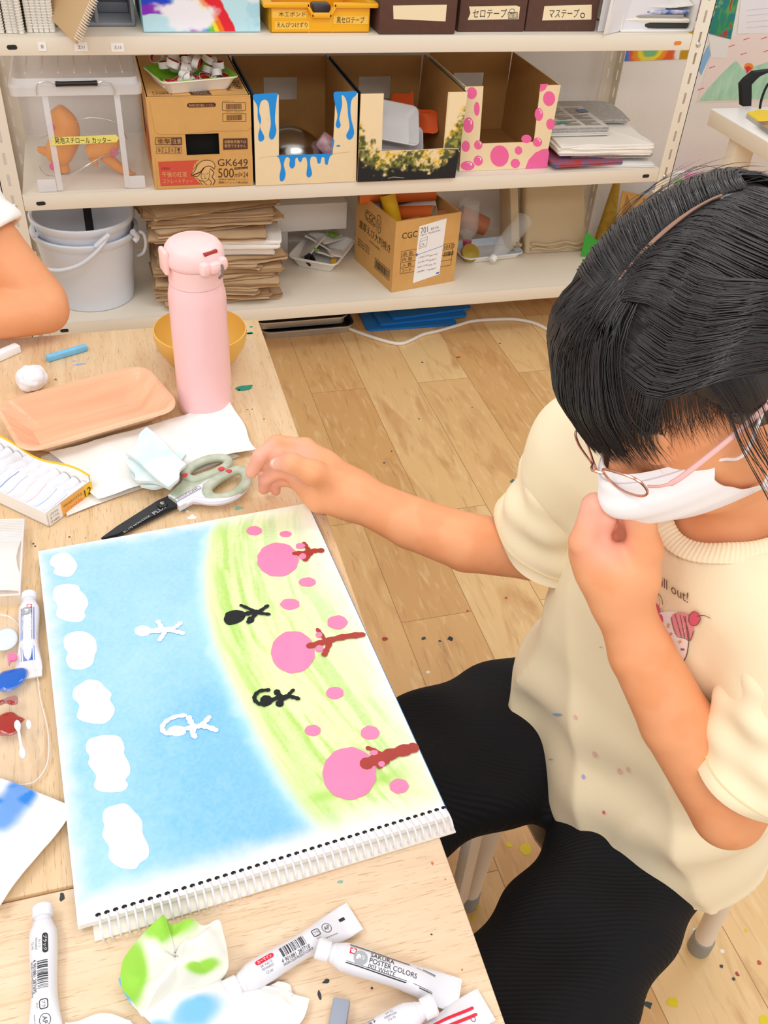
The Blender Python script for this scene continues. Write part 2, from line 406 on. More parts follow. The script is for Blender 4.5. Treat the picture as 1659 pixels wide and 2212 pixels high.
# ================================================================ TABLES
def table_wood(name, c0, c1, pore, along):
    m = bpy.data.materials.new(name); m.use_nodes = True; n = m.node_tree.nodes; L = m.node_tree.links; b = n['Principled BSDF']
    tc = n.new('ShaderNodeTexCoord')
    def nz(scale, a, det=4, dist=0.0):
        q = n.new('ShaderNodeMapping'); q.inputs['Scale'].default_value = (1, a, 1) if along == 'x' else (a, 1, 1)
        q.inputs['Rotation'].default_value = (0, 0, 0.03)
        L.new(tc.outputs['Object'], q.inputs[0]); t = n.new('ShaderNodeTexNoise'); t.inputs['Scale'].default_value = scale; t.inputs['Detail'].default_value = det
        t.inputs['Distortion'].default_value = dist; L.new(q.outputs[0], t.inputs['Vector']); return t
    r = n.new('ShaderNodeValToRGB'); r.color_ramp.elements[0].position = 0.3; r.color_ramp.elements[1].position = 0.7
    r.color_ramp.elements[0].color = (*lin(c1), 1); r.color_ramp.elements[1].color = (*lin(c0), 1); L.new(nz(6, 10, 4, 0.6).outputs[0], r.inputs[0])
    def lay(prev, fac, col, lo, hi, amt):
        q = n.new('ShaderNodeMapRange'); q.inputs[1].default_value = lo; q.inputs[2].default_value = hi; q.inputs[4].default_value = amt; L.new(fac, q.inputs[0])
        mx = n.new('ShaderNodeMix'); mx.data_type = 'RGBA'; L.new(q.outputs[0], mx.inputs['Factor']); L.new(prev, mx.inputs['A']); mx.inputs['B'].default_value = (*lin(col), 1); return mx.outputs['Result']
    c = lay(r.outputs[0], nz(58, 17, 3, 0.2).outputs[0], pore, 0.60, 0.68, 0.62)
    c = lay(c, nz(7, 26, 5, 0.9).outputs[0], pore, 0.58, 0.72, 0.35)
    L.new(c, b.inputs['Base Color']); b.inputs['Roughness'].default_value = 0.33
    return m
TZ = 0.70
wood_a = table_wood('oak_back_table', '#e9cba4', '#deba8c', '#a87e50', 'y')
wood_b = table_wood('oak_front_table', '#f3dabb', '#eccdaa', '#bf9468', 'x')
edge_a = M('table_edge_band', '#e3c39b', 0.5)
legm = M('table_leg_cream', '#e9e0d2', 0.4)
def table(y0, y1, wood, label, marks):
    cx, cy = -0.25, (y0+y1)/2
    t = T('classroom_table', label, 'table', (cx, cy, 0)); X = Matrix.Translation((cx, cy, 0))
    mb = MB().box(-0.70, 0.202, y0, y1, TZ-0.026, TZ, 0.0025, 0)
    for i, q in enumerate(mb.f):
        c = sum((Vector(mb.v[k]) for k in q), Vector())/len(q)
        if c.z < TZ-0.004: mb.m[i] = 1
    for (px, py, r, m, s1) in marks:
        p = gz(px, py, TZ); k = 9
        mb.prism(spl([(p.x+r*s1*math.cos(2*PI*i/k)*rnd.uniform(.6, 1.2), p.y+r*math.sin(2*PI*i/k)*rnd.uniform(.6, 1.2)) for i in range(k)], True, 3), 0.0003, m, None, TZ+0.0001)
    mb.build('table_top', [wood, edge_a, M('mark_green', '#1f8f78', .5), M('mark_teal', '#7fb8a4', .6), M('mark_white', '#f3efe6', .6), M('mark_red', '#dd6a52', .6), M('mark_blue', '#8fa6d8', .6), M('mark_black', '#3a3a3c', .6)], t, world=X)
    MB().box(-0.64, 0.13, y0+0.05, y1-0.05, TZ-0.062, TZ-0.0265, 0.004).build('apron', legm, t, world=X)
    for lx in (-0.62, 0.10):
        for ly in (y0+0.07, y1-0.07):
            MB().box(lx-0.018, lx+0.018, ly-0.018, ly+0.018, 0.0, TZ-0.0625, 0.006).build('leg', legm, t, world=X)
    return t
table(0.4185, 1.334, wood_a, 'light oak classroom table under the sketchbook, nearer the steel rack', [
    (530, 838, .008, 2, 1.6), (516, 843, .002, 2, 1), (540, 720, .004, 2, 1.5), (543, 706, .0025, 2, 1), (525, 722, .003, 3, 5), (520, 735, .002, 3, 5), (120, 820, .002, 2, 1), (405, 1105, .0025, 4, 1), (415, 1118, .005, 4, 1),
    (395, 1103, .003, 3, 1), (515, 1098, .0035, 3, 1.6), (710, 1105, .002, 5, 1), (700, 1110, .003, 5, 1), (182, 1895, .005, 2, 1), (190, 1888, .004, 7, 1), (172, 787, .0022, 6, 4), (160, 780, .0012, 6, 3), (535, 885, .001, 7, 1), (545, 884, .001, 7, 1), (570, 905, .0012, 7, 1), (150, 1160, .0012, 7, 1), (72, 1175, .0012, 7, 1), (76, 1180, .0012, 7, 1), (185, 1162, .001, 5, 1)])
table(-0.42, 0.4165, wood_b, 'pale oak table in the foreground with paint tubes on it', [
    (134, 1938, .004, 7, .6), (934, 1865, .0013, 5, 1), (962, 1900, .0007, 5, 1), (998, 2095, .0007, 5, 1), (1028, 2168, .001, 5, 1), (932, 2019, .0008, 7, 1), (735, 1905, .0012, 3, 2), (690, 2150, .004, 7, .3), (705, 2120, .0015, 7, 2), (803, 2135, .001, 7, 1)])
# ================================================================ MIDDLE SHELF
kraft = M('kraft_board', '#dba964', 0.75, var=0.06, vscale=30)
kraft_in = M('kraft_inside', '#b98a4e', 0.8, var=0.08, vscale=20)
brown = M('print_brown', '#5a3426', 0.7)
plas = M('clear_plastic_milky', '#ecebf0', 0.25, alpha=0.13)
plas2 = M('clear_plastic_edge', '#f6f5f8', 0.3, alpha=0.55)
blackp = M('black_plastic', '#1c1b1d', 0.4)
wire = M('steel_wire', '#cfccc6', 0.25, metal=1.0)
yel_tape = M('label_tape_yellow', '#efe27a', 0.6)
# --- storage box with lid
YB_ = 2.372
t = T('storage_box', 'clear lidded plastic storage box with yellow cutters inside, at the left of the middle shelf', 'box', (-0.045, 2.555, Z2))
mb = MB()
def rr3(x0, x1, y0, y1, r, z): return [(a, b, z) for a, b in rrect(x0, y0, x1, y1, r, 4)]
R = [rr3(-0.172, 0.083, 2.377, 2.72, 0.018, Z2+0.002), rr3(-0.176, 0.087, 2.375, 2.725, 0.02, Z2+0.03), rr3(-0.188, 0.093, 2.372, 2.73, 0.02, 0.765)]
N = len(R[0]); mb.v = [p for r in R for p in r]
for i in range(2):
    for k in range(N): mb.f.append((i*N+k, i*N+(k+1) % N, (i+1)*N+(k+1) % N, (i+1)*N+k)); mb.m.append(0); mb.s.append(True)
mb.f.append(tuple(range(N-1, -1, -1))); mb.m.append(0); mb.s.append(False)
for cx in (-0.150, 0.064):   # corner feet and vertical ribs
    mb.box(cx-0.022, cx+0.022, 2.371, 2.377, Z2+0.001, Z2+0.032, 0.003, 1)
for a, b in (((-0.122), (-0.118)), ((0.044), (0.040))):
    mb.box(min(a, b)-0.005, max(a, b)+0.005, 2.3705, 2.3745, Z2+0.004, 0.757, 0.0015, 1)
part(mb, 'box_body', [plas, plas2], t)
mb = MB()
R = [rr3(-0.196, 0.101, 2.364, 2.735, 0.016, 0.757), rr3(-0.197, 0.102, 2.363, 2.736, 0.018, 0.776), rr3(-0.190, 0.096, 2.370, 2.73, 0.018, 0.779), rr3(-0.187, 0.093, 2.373, 2.727, 0.018, 0.793), rr3(-0.178, 0.084, 2.382, 2.718, 0.014, 0.799)]
N = len(R[0]); mb.v = [p for r in R for p in r]
for i in range(4):
    for k in range(N): mb.f.append((i*N+k, i*N+(k+1) % N, (i+1)*N+(k+1) % N, (i+1)*N+k)); mb.m.append(0 if i < 3 else 1); mb.s.append(True)
mb.f.append(tuple(4*N+k for k in range(N))); mb.m.append(1); mb.s.append(False)
for k in range(7):
    x = -0.155+k*0.036; mb.box(x-0.002, x+0.002, 2.39, 2.715, 0.799, 0.8012, 0.0006, 0)
part(mb, 'lid', [plas2, plas], t)
mb = MB()
pts = spl([q(80, 205, 2.362)+(0,), q(78, 190, 2.362)+(0,), q(84, 179, 2.362)+(0,), q(104, 176, 2.362)+(0,), q(120, 182, 2.362)+(0,)], n=5)
mb.tube([(a, 2.360, b) for a, b, _ in pts], 0.0014, 6)
part(mb, 'latch_wire', wire, t); mb = MB()
pts = spl([q(210, 180, 2.362)+(0,), q(222, 175, 2.362)+(0,), q(238, 178, 2.362)+(0,), q(246, 190, 2.362)+(0,), q(248, 205, 2.362)+(0,)], n=5)
mb.tube([(a, 2.360, b) for a, b, _ in pts], 0.0014, 6)
hw = part(mb, 'latch_wire', wire, t)
a, b = q(120, 181, 2.36), q(210, 179, 2.36)
part(MB().tube([(a[0], 2.359, a[1]), (a[0]+0.012, 2.3585, a[1]), (b[0]-0.012, 2.3585, b[1]), (b[0], 2.359, b[1])], [0.0062, 0.0055, 0.0055, 0.0062], 12), 'latch_grip', blackp, hw)
mb = MB(); Yt = 2.3690
mb.flat(qs([(110, 297), (250, 291), (257, 298), (252, 307), (107, 315), (112, 306)], Yt), 0, front(Yt))
textbox(mb, '発泡スチロール カッター', 118, 296, 240, 310, Yt, 1, rot=0.0)
part(mb, 'tape_label', [yel_tape, ink], t)
# --- two wire cutters with plain yellow handles lying inside
cut_y = M('cutter_yellow', '#f39a1c', 0.45); cut_p = M('cutter_pink_button', '#e8548a', 0.45)
def cutter(label, Yc, body, arm, arm2, bow, button):
    p0 = gy(*body[0][:2], Yc)
    t = T('foam_cutter', label, 'cutter', (p0.x, Yc, Z2+0.01), group='foam cutters in the clear box')
    mb = MB()
    P = [tuple(gy(x, y, Yc)) for x, y, r in body]; mb.tube(spl(P, n=4), [r for i in range(len(body)-1) for r in np.linspace(body[i][2], body[i+1][2], 5)[:4]]+[body[-1][2]], 12)
    mb.tube(spl([tuple(gy(x, y, Yc)) for x, y, r in arm], n=4), [float(r) for i in range(len(arm)-1) for r in np.linspace(arm[i][2], arm[i+1][2], 5)[:4]]+[arm[-1][2]], 10)
    mb.tube(spl([tuple(gy(x, y, Yc)) for x, y, r in arm2], n=4), [float(r) for i in range(len(arm2)-1) for r in np.linspace(arm2[i][2], arm2[i+1][2], 5)[:4]]+[arm2[-1][2]], 10)
    mb.v = [(max(x, -.166), y, max(z, Z2+.004)) for x, y, z in mb.v]; part(mb, 'handle', cut_y, t)
    wb_ = MB().tube(spl([tuple(gy(x, y, Yc+dy)) for x, y, dy in bow], n=6), 0.0013, 6); wb_.v = [(min(max(x, -.166), .080), y, max(z, Z2+.004)) for x, y, z in wb_.v]; part(wb_, 'wire_bow', wire, t)
    for bx, by in button:
        b = gy(bx, by, Yc-0.030)
        part(MB().lathe([(0, 0.006), (0.008, 0.005), (0.010, 0)], 14, 0, fr(b, FX, FZ)), 'button', cut_p, t)
cutter('yellow foam cutter standing upright at the left inside the clear storage box', 2.50,
       [(120, 235, .018), (140, 265, .032), (140, 300, .036), (125, 335, .034), (118, 350, .02)], [(80, 322, .006), (108, 330, .014), (125, 340, .02)], [(130, 345, .02), (140, 370, .013), (140, 400, .012)],
       [(85, 300, 0), (140, 275, -.01), (190, 255, -.02), (250, 265, -.03), (275, 300, -.02)], [(110, 275), (115, 360)])
cutter('yellow foam cutter lying along the right bottom inside the clear storage box', 2.47,
       [(190, 330, .016), (215, 320, .026), (235, 315, .026), (250, 300, .014)], [(225, 335, .016), (255, 360, .013), (290, 382, .009)], [(200, 340, .012), (205, 350, .008), (208, 358, .004)],
       [(85, 360, -.02), (100, 378, -.05), (150, 378, -.07), (200, 350, -.07), (240, 330, -.04), (270, 335, -.02)], [(246, 330)])
# --- cardboard tea box
Yg = 2.360
t = T('cardboard_box', 'closed cardboard drink carton printed GK649 with a black hand hole', 'box', (0.235, 2.545, Z2))
H = 0.222
mb = MB()
hole = [q(400, 290, Yg), q(472, 284, Yg), q(474, 332, Yg), q(404, 336, Yg)]
hx0, hx1 = hole[0][0], hole[1][0]; hz0, hz1 = hole[3][1], hole[0][1]
x0, x1 = 0.108, 0.357
for a in ((x0, hx0, Z2, Z2+H), (hx1, x1, Z2, Z2+H), (hx0, hx1, Z2, hz0), (hx0, hx1, hz1, Z2+H)): mb.box(a[0], a[1], Yg, Yg+0.004, a[2], a[3], 0, 0)
mb.box(x0, x0+0.004, Yg+0.004, 2.73, Z2, Z2+H, 0, 0).box(x1-0.004, x1, Yg+0.004, 2.73, Z2, Z2+H, 0, 0).box(x0+0.004, x1-0.004, 2.726, 2.73, Z2, Z2+H, 0, 0)
mb.box(x0+0.004, x1-0.004, Yg+0.004, 2.726, Z2, Z2+0.004, 0, 0)
body = mb
part(MB().box(x0-0.0006, x1+0.0006, Yg-0.0006, 2.7305, Z2+H-0.004, Z2+H, 0.002, 0), 'carton_top', [kraft], t)
part(MB().box(x0+0.006, x1-0.006, Yg+0.02, 2.724, Z2+0.006, Z2+H-0.006, 0.0, 0), 'hole_shade_block', M('hole_black', '#060505', 0.9), t)  # black block inside the carton, paints the shade behind the hand hole
# flaps glued on the front
mb = MB()
f1 = qs([(323, 218), (335, 284), (345, 290), (400, 289), (455, 283), (535, 281), (543, 274), (541, 212)], Yg); f2 = qs([(336, 340), (342, 408), (547, 399), (545, 335), (535, 334), (345, 336)], Yg)
Xf = front(Yg)
mb.prism(f1, 0.0016, 0, Xf).prism(f2, 0.0016, 0, Xf)
part(mb, 'front_flap', [kraft], t)
mb = body; Zp = 0.0022; Y2 = Yg
for i in range(len(mb.m)): mb.m[i] = 3
def tb(st, a, b, c, d, m=0): textbox(mb, st, a, b, c, d, Y2, m, z=Zp)
def blk(pts, m=0, z=0.0018): mb.flat(qs(pts, Y2), m, Xf, z)
def frame(a, b, c, d, w=0.0012): outline(mb, qs([(a, b), (c, b), (c, d), (a, d)], Y2), w, 0, Xf, 0.0019)
mb.flat([(x, z) for x, z in rrect(*q(404, 232, Y2), *q(466, 221, Y2), 0.0055)], 0, Xf, 0.0019); tb('飲み物は冷所で保存してください', 408, 224, 461, 230, 2)
for (a, b, c, d) in ((480, 221, 530, 238), (481, 245, 531, 262)):
    frame(a, b, c, d); p = q((a+c)/2, (b+d)/2, Y2); bars(mb, 0.038, 0.013, Xf @ Tr(*p), 0, 30, a, 0.002)
tb('JANコード', 480, 217, 505, 219.5); tb('4909411 00500 9', 486, 240, 524, 242)
frame(336, 297, 392, 312); blk([(370, 297), (392, 296), (393, 312), (370, 313)]); tb('衝撃', 340, 299, 368, 310); tb('注意', 372, 299, 391, 310, 2)
for k in range(4):
    a = 338+k*14; frame(a, 317, a+12, 331, 0.0008); tb('傘上水⚠'[k] if k < 3 else '!', a+3, 319, a+9, 329)
blk([(482, 299), (534, 298), (535, 321), (482, 323)]); tb('自動販売機では', 485, 302, 531, 309, 2); tb('販売できません', 485, 311, 531, 318, 2)
mb.flat(qs([(341, 349), (430, 345), (420, 352), (414, 376), (428, 392), (436, 398), (347, 402)], Y2), 1, Xf, 0.0018)
tb('KIRIN', 349, 361, 366, 366); tb('午後の紅茶', 350, 370, 404, 382, 2); tb('ストレートティー', 352, 386, 416, 396, 2)
tb('GK649', 470, 343, 535, 358); tb('500', 471, 363, 505, 383); tb('ml×24', 507, 371, 536, 382); blk([(506, 361), (535, 359), (535, 364), (506, 366)]); tb('PETボトル', 508, 361, 533, 364, 2)
tb('清涼飲料水 午後の紅茶 ストレートティー', 472, 385, 536, 389); tb('麒麟ビバレッジ株式会社', 472, 391, 536, 396)
# emblem: head of a lady in a wide hat, printed in brown line
L_ = lambda pts, w=0.0012: mb.stroke([(x, z) for x, z in [p[:2] for p in spl([q(a, b, Y2)+(0,) for a, b in pts], n=4)]], w, 0, Xf, 0.0022)
mb.flat(qs([(414, 376), (424, 360), (432, 348), (445, 345), (460, 347), (465, 357), (464, 372), (465, 385), (462, 397), (440, 398), (428, 390), (424, 380)], Y2), 2, Xf, 0.0019)
L_([(413, 377), (422, 366), (428, 354), (440, 346), (456, 347), (464, 356), (462, 366)], .0016); L_([(413, 377), (425, 381), (434, 372), (440, 362), (452, 358), (462, 364)], .002); L_([(418, 377), (432, 371), (440, 363)], .003)
L_([(436, 372), (434, 380), (438, 389), (444, 391), (450, 386), (453, 376), (452, 368)]); L_([(437, 376), (441, 375)]); L_([(446, 375), (450, 374)]); L_([(443, 377), (442, 382), (445, 382)], .0008); L_([(440, 385), (446, 385)], .001)
L_([(454, 364), (462, 372), (458, 382), (464, 390), (460, 398)], .0022); L_([(450, 386), (456, 392), (455, 398)], .0018); L_([(430, 388), (440, 393), (446, 398)], .0016); L_([(425, 384), (433, 392), (437, 398)], .001); L_([(417, 365), (424, 358), (422, 352)], .001)
M('label_red', '#d4543f', 0.6); M('print_kraft', '#e2b679', 0.7)
Xt = fr((0, 0, Z2+H), (1, 0, 0), (0, 1, 0))
for st, a, w, h, r in (('GK649', (0.338, 2.45), 0.075, 0.02, -PI/2), ('500ml', (0.312, 2.42), 0.04, 0.014, -PI/2)): mb.text(st, h, Xt @ Tr(*a, r), 0, z=0.0006, width=w)
mb.flat([(0.215, 2.368), (0.265, 2.368), (0.262, 2.40), (0.212, 2.40)], 0, Xt, 0.0004); mb.text('自動販売機', 0.008, Xt @ Tr(0.238, 2.39, 0), 2, z=0.0008, width=0.035); mb.text('できません', 0.008, Xt @ Tr(0.24, 2.377, 0), 2, z=0.0008, width=0.035)
outline(mb, [(0.128, 2.372), (0.17, 2.372), (0.168, 2.40), (0.126, 2.40)], 0.0012, 0, Xt, 0.0005); mb.text('天地無用', 0.014, Xt @ Tr(0.148, 2.386), 0, z=0.0006, width=0.032)
Xs = fr((x0, 0, 0), (0, -1, 0), (0, 0, 1))
mb.flat([(-2.52, .58), (-2.40, .58), (-2.40, .66), (-2.52, .66)], 1, Xs, 0.0006); mb.flat([(-2.6, .60), (-2.54, .60), (-2.54, .70), (-2.6, .70)], 0, Xs, 0.0006)
part(mb, 'carton_body', [brown, M('label_red'), M('print_kraft'), kraft], t)
# --- green tray of paper rings on the carton
foam_white = M('foam_white', '#f4f0ea', 0.55); foam_green = M('foam_green_film', '#86c832', 0.35)
t = T('foam_tray', 'green foam tray of red and white paper rings on the carton', 'tray', (0.226, 2.452, Z2+H+0.001), rz=0.24)
mb = foam_tray(0.188, 0.15, 0.032, 0.008, 0.005, 0.005, r=0.016)
mb.build('tray_shell', [foam_white, foam_green], t)
ring_w = M('paper_ring_white', '#f5f0ec', 0.6); ring_r = M('paper_ring_red', '#c8242f', 0.5)
rr = random.Random(3); rings = []
for k in range(36):
    lx = rr.uniform(-.068, .068); ly = rr.uniform(-.05, .05); z = Z2+H+0.020+(0.015 if k > 9 else 0)+(0.013 if k > 18 else 0)+(0.010 if k > 27 else 0)
    if k < 9: lx = -0.07+k*0.0175; ly = -0.042+rr.uniform(-.006, .006)
    X = Matrix.Translation((0.226, 2.452, 0)) @ Matrix.Rotation(0.24, 4, 'Z') @ Matrix.Translation((lx, ly, z)) @ Euler((rr.uniform(-.5, .5)+(PI/2 if k % 4 == 3 else 0), rr.uniform(-.5, .5), rr.uniform(0, 6))).to_matrix().to_4x4()
    if not rings:
        mb = MB(); n = 20; sx = 0.0165; sy = 0.0125; h = 0.0075
        for (s1, m) in ((1.0, 0), (0.95, 1)):
            v = [(sx*s1*math.cos(2*PI*i/n), sy*s1*math.sin(2*PI*i/n), zz) for zz in (-h, h) for i in range(n)]
            f = [(i, (i+1) % n, n+(i+1) % n, n+i) for i in range(n)]
            if m: f = [g[::-1] for g in f]
            mb.add(v, f, m)
        k0 = 0
        mb.f += [(n+i, n+(i+1) % n, 3*n+(i+1) % n, 3*n+i) for i in range(n)]+[((i+1) % n, i, 2*n+i, 2*n+(i+1) % n) for i in range(n)]; mb.m += [0]*2*n; mb.s += [False]*2*n
        o = mb.build('paper_ring', [ring_w, ring_r]); tag(o, 'small ring of white paper, red inside, heaped in the green foam tray', 'paper ring', 'paper rings in the green foam tray')
        rings.append(o); o.matrix_basis = X
    else: dup(rings[0], X)
# --- the three painted file boxes
cream = M('painted_cream', '#f6dfb6', 0.7, var=0.03, vscale=40)
navy = M('painted_navy', '#123a5c', 0.6); blackpaint = M('painted_black', '#17181a', 0.6)
def file_box(label, x0, x1, xb0, xb1, Yf, zu, xc0, xc1, outer, Hh=0.222, depth=0.36, paint=None, pm=()):
    t = T('file_box', label, 'box', ((x0+x1)/2, Yf+depth/2, Z2), group='painted cardboard file boxes on the middle shelf'); th = 0.004
    zt = Z2+Hh
    poly = [(x0, Z2), (x1, Z2), (xb1, zt), (xc1[1], zt), (xc1[0], zu), (xc0[0], zu), (xc0[1], zt), (xb0, zt)]
    mb = MB().prism(poly, th, 1, front(Yf+th))
    for i, f in enumerate(mb.f):
        if sum(mb.v[k][1] for k in f)/len(f) < Yf+0.0005: mb.m[i] = 0
    mb.m = [len(pm)+k for k in mb.m]
    if paint: paint(mb)
    mb.v = [(x, y, max(z, Z2)) for x, y, z in mb.v]
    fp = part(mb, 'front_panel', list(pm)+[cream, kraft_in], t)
    for (a, b, s) in ((x0, xb0, 1), (x1, xb1, -1)):
        mb = MB(); y0, y1 = Yf+th, Yf+depth
        v = [(a, y0, Z2), (a, y1, Z2), (b, y1, zt), (b, y0, zt), (a+s*th, y0, Z2), (a+s*th, y1, Z2), (b+s*th, y1, zt), (b+s*th, y0, zt)]
        mb.add(v, [(0, 3, 2, 1) if s > 0 else (0, 1, 2, 3), (3, 7, 6, 2), (0, 1, 5, 4), (0, 4, 7, 3), (1, 2, 6, 5)], 0, False); mb.add(v, [(4, 5, 6, 7) if s > 0 else (4, 7, 6, 5)], 1, False)
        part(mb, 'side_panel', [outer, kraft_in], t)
    mb = MB(); yb = Yf+depth-0.004; hx = (x0+x1)/2; hw = 0.048; h0, h1 = zt-0.115, zt-0.055
    for a in ((x0+.002, hx-hw, Z2+.004, zt), (hx+hw, x1-.002, Z2+.004, zt), (hx-hw, hx+hw, Z2+.004, h0), (hx-hw, hx+hw, h1, zt)): mb.box(a[0], a[1], yb, yb+0.0039, a[2], a[3], 0, 0)
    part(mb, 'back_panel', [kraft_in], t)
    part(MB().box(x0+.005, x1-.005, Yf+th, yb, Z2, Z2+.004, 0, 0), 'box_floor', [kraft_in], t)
    return t, fp
# blue drips
Yd = 2.358
blu = M('paint_blue', '#1a93ec', 0.5); Xd = front(Yd)
def paint_drips(mb):
  def drip(pts, m=0, z=0.0005): mb.prism([p[:2] for p in spl([q(x, y, Yd)+(0,) for x, y in pts], True, 4)], z, m, Xd, 0.0)
  drip([(547, 205), (560, 203), (576, 202), (598, 201), (598, 212), (595, 240), (594, 262), (597, 282), (592, 298), (585, 301), (581, 292), (585, 268), (583, 245), (580, 222), (572, 215), (563, 221), (560, 240), (564, 258), (562, 275), (571, 296), (566, 305), (559, 303), (558, 290), (562, 272), (557, 255), (556, 230), (548, 215)])
  drip([(723, 199), (745, 198), (769, 197), (769, 205), (760, 215), (757, 235), (759, 258), (765, 285), (760, 299), (752, 301), (748, 292), (755, 275), (752, 250), (750, 225), (745, 210), (738, 206), (739, 225), (735, 245), (733, 258), (736, 270), (731, 277), (725, 270), (729, 250), (724, 225), (721, 210)])
  drip([(600, 336), (640, 334), (680, 333), (716, 329), (717, 305), (722, 303), (719, 322), (716, 335), (713, 337), (710, 346), (707, 356), (702, 353), (701, 341), (695, 340), (692, 352), (686, 352), (683, 340), (672, 339), (670, 355), (674, 375), (668, 383), (662, 378), (664, 355), (661, 341), (654, 341), (650, 350), (645, 347), (643, 341), (638, 343), (637, 358), (630, 364), (625, 357), (626, 343), (618, 340), (613, 355), (617, 375), (613, 389), (606, 391), (604, 380), (607, 360), (603, 342)])
  mb.prism([p[:2] for p in spl([q(*a, Yd)+(0,) for a in [(727, 314), (733, 313), (735, 316), (728, 317)]], True, 3)], 0.0005, 0, Xd)
  mb.stroke(qs([(560, 344), (563, 340), (600, 337)], Yd), .0008, 1, Xd); mb.stroke(qs([(718, 332), (755, 328)], Yd), .0012, 1, Xd); mb.stroke(qs([(574, 255), (580, 259), (598, 258)], Yd), .0008, 1, Xd)
t, fp = file_box('cardboard file box painted with bright blue paint drips', 0.363, 0.632, 0.364, 0.628, Yd, 0.602, (0.425, 0.427), (0.566, 0.571), navy, paint=paint_drips, pm=[blu, M('crease_tan', '#d9bb8d', .7)])
# steel bowl and cup inside
b = T('mixing_bowl', 'steel bowl lying tilted in the blue dripping box', 'bowl', (0.475, 2.50, Z2+0.006))
prof = [(0.0, 0.0)]+[(0.095*math.sin(a), 0.095*(1-math.cos(a))*0.9) for a in [0.15*k for k in range(1, 10)]]+[(0.099, 0.072), (0.098, 0.074)]+[(0.092*math.sin(a), 0.004+0.092*(1-math.cos(a))*0.9) for a in [0.15*k for k in range(9, 0, -1)]]
MB().lathe(prof, 40, 0, Matrix.Translation((0, 0.0, 0.098)) @ Matrix.Rotation(PI*0.93, 4, 'X')).build('bowl_shell', M('brushed_steel', '#b9b5ae', 0.22, metal=1.0), b)
c = T('paper_cup', 'pink patterned paper cup leaning beside the steel bowl', 'cup', (0.553, 2.44, Z2+0.03))
mb = MB().lathe([(0.022, 0), (0.030, 0.075), (0.0315, 0.076), (0.0315, 0.079), (0.029, 0.079), (0.021, 0.003), (0.0, 0.003)], 24, 0, Matrix.Translation((0.03, 0.0, 0.03)) @ Matrix.Rotation(2.2, 4, Vector((0.35, 1, 0)).normalized()) @ Matrix.Translation((0, 0, -0.04)))
mb.build('cup_wall', M('cup_pink', '#e9c9cf', 0.5, col2='#c98f9c', vscale=60), c)
# yellow / green / black sponge painting
def noise_face(p):
    u = p[:, 0]; z = p[:, 2]; n1 = fbm(np.stack([u*90, z*90], 1), 4, 3); n2 = fbm(np.stack([u*130, z*130], 1), 3, 9); n3 = fbm(np.stack([u*38, z*30], 1), 3, 21)
    xs = (u-0.63)/(0.285); h = (z-Z2)/0.222; top = 0.42+0.0*xs
    yl = 0.20+0.20*np.abs(np.cos(xs*PI*2.0))+1.0*np.maximum(0.22-xs, 0)+0.9*np.maximum(xs-0.82, 0)**1.0*2.2
    base = np.tile(np.array(lin('#f6dfb6')), (len(u), 1))
    ye = sstep(0.12, -0.12, h-yl-.06-(n3-.5)*.35-(n2-.5)*.35); gr = sstep(0.06, -0.10, h-yl*0.95-(n1-.5)*.35-(n2-.5)*.3); bk = sstep(0.04, -0.06, h-yl*0.5-(n1-.5)*.30-(n3-.5)*.1)
    side = sstep(0.03, 0.0, xs)*sstep(0.5, 0.3, h)
    c = mix(base, lin('#e9c11c'), ye*sstep(.33, .5, n2)); c = mix(c, lin('#8a8f2e'), gr*sstep(.25, .45, n1)*.9); c = mix(c, lin('#3e4a3a'), gr*sstep(.42, .56, n2)*.85); c = mix(c, lin('#1b1d20'), np.clip(bk+side, 0, 1)); return c
Yy = 2.352
spm = M('sponge_paint', '#ffffff', 0.65, attr=True)
t, fp = file_box('cardboard file box sponge-painted yellow, green and black', 0.634, 0.908, 0.634, 0.917, Yy, 0.609, (0.697, 0.693), (0.868, 0.866), blackpaint)
poly = lambda X0, X1, Za, Zb: (X0, X1, Za, Zb)
mb = MB()
for (a, b, c, d) in ((0.634, 0.694, 0.609, 0.752), (0.870, 0.913, 0.609, 0.752), (0.634, 0.910, Z2, 0.609)):
    mb.grid(lambda u, v: (a+(b-a)*u+(0.006*((c+(d-c)*v)-Z2)/0.222 if u > .99 and b > .9 else 0), Yy-0.0005, c+(d-c)*v), max(12, int((b-a)/0.0022)), int((d-c)/0.0022)+2, smooth=False)
part(mb, 'sponge_painting', [spm], fp, colfn=noise_face)
mb = MB().stroke(qs([(775, 330), (776, 324), (800, 323), (880, 325), (960, 320), (990, 321), (992, 328)], Yy), 0.0014, 0, front(Yy), 0.0012).stroke(qs([(838, 385), (850, 382), (872, 384)], Yy), .001, 0, front(Yy), .0012)
part(mb, 'flap_edge', [M('torn_edge', '#f0dfc0', .8)], fp)
for k, (dz, rot, dx) in enumerate(((0.034, .30, 0.0), (0.086, .30, -0.014))):
    o = T('white_foam_tray', ['shallow white foam tray, lower of two stacked in the sponge-painted box', 'shallow white foam tray, upper of two stacked in the sponge-painted box'][k], 'tray', (0.755+dx, 2.475+k*.01, Z2+0.012+dz), group='white foam trays in the sponge-painted box')
    o.rotation_euler = (0.62, rot*.6, -.1); foam_tray(0.17, 0.12, 0.028, 0.008, 0.005, 0.004, r=0.014).build('tray_shell', [M('foam_grey_white', '#e6e5e6', 0.4)]*2, o)
mb = sheet(0.10, 0.14, 0.02, 5, 16, 16, 0.001)
o = mb.build('orange_paper', M('paper_orange', '#ea5f22', 0.6)); o.location = (0.835, 2.56, Z2+0.092); o.rotation_euler = (0.5, -0.6, 0.3); tag(o, 'crumpled orange paper behind the white trays in the painted box', 'paper')
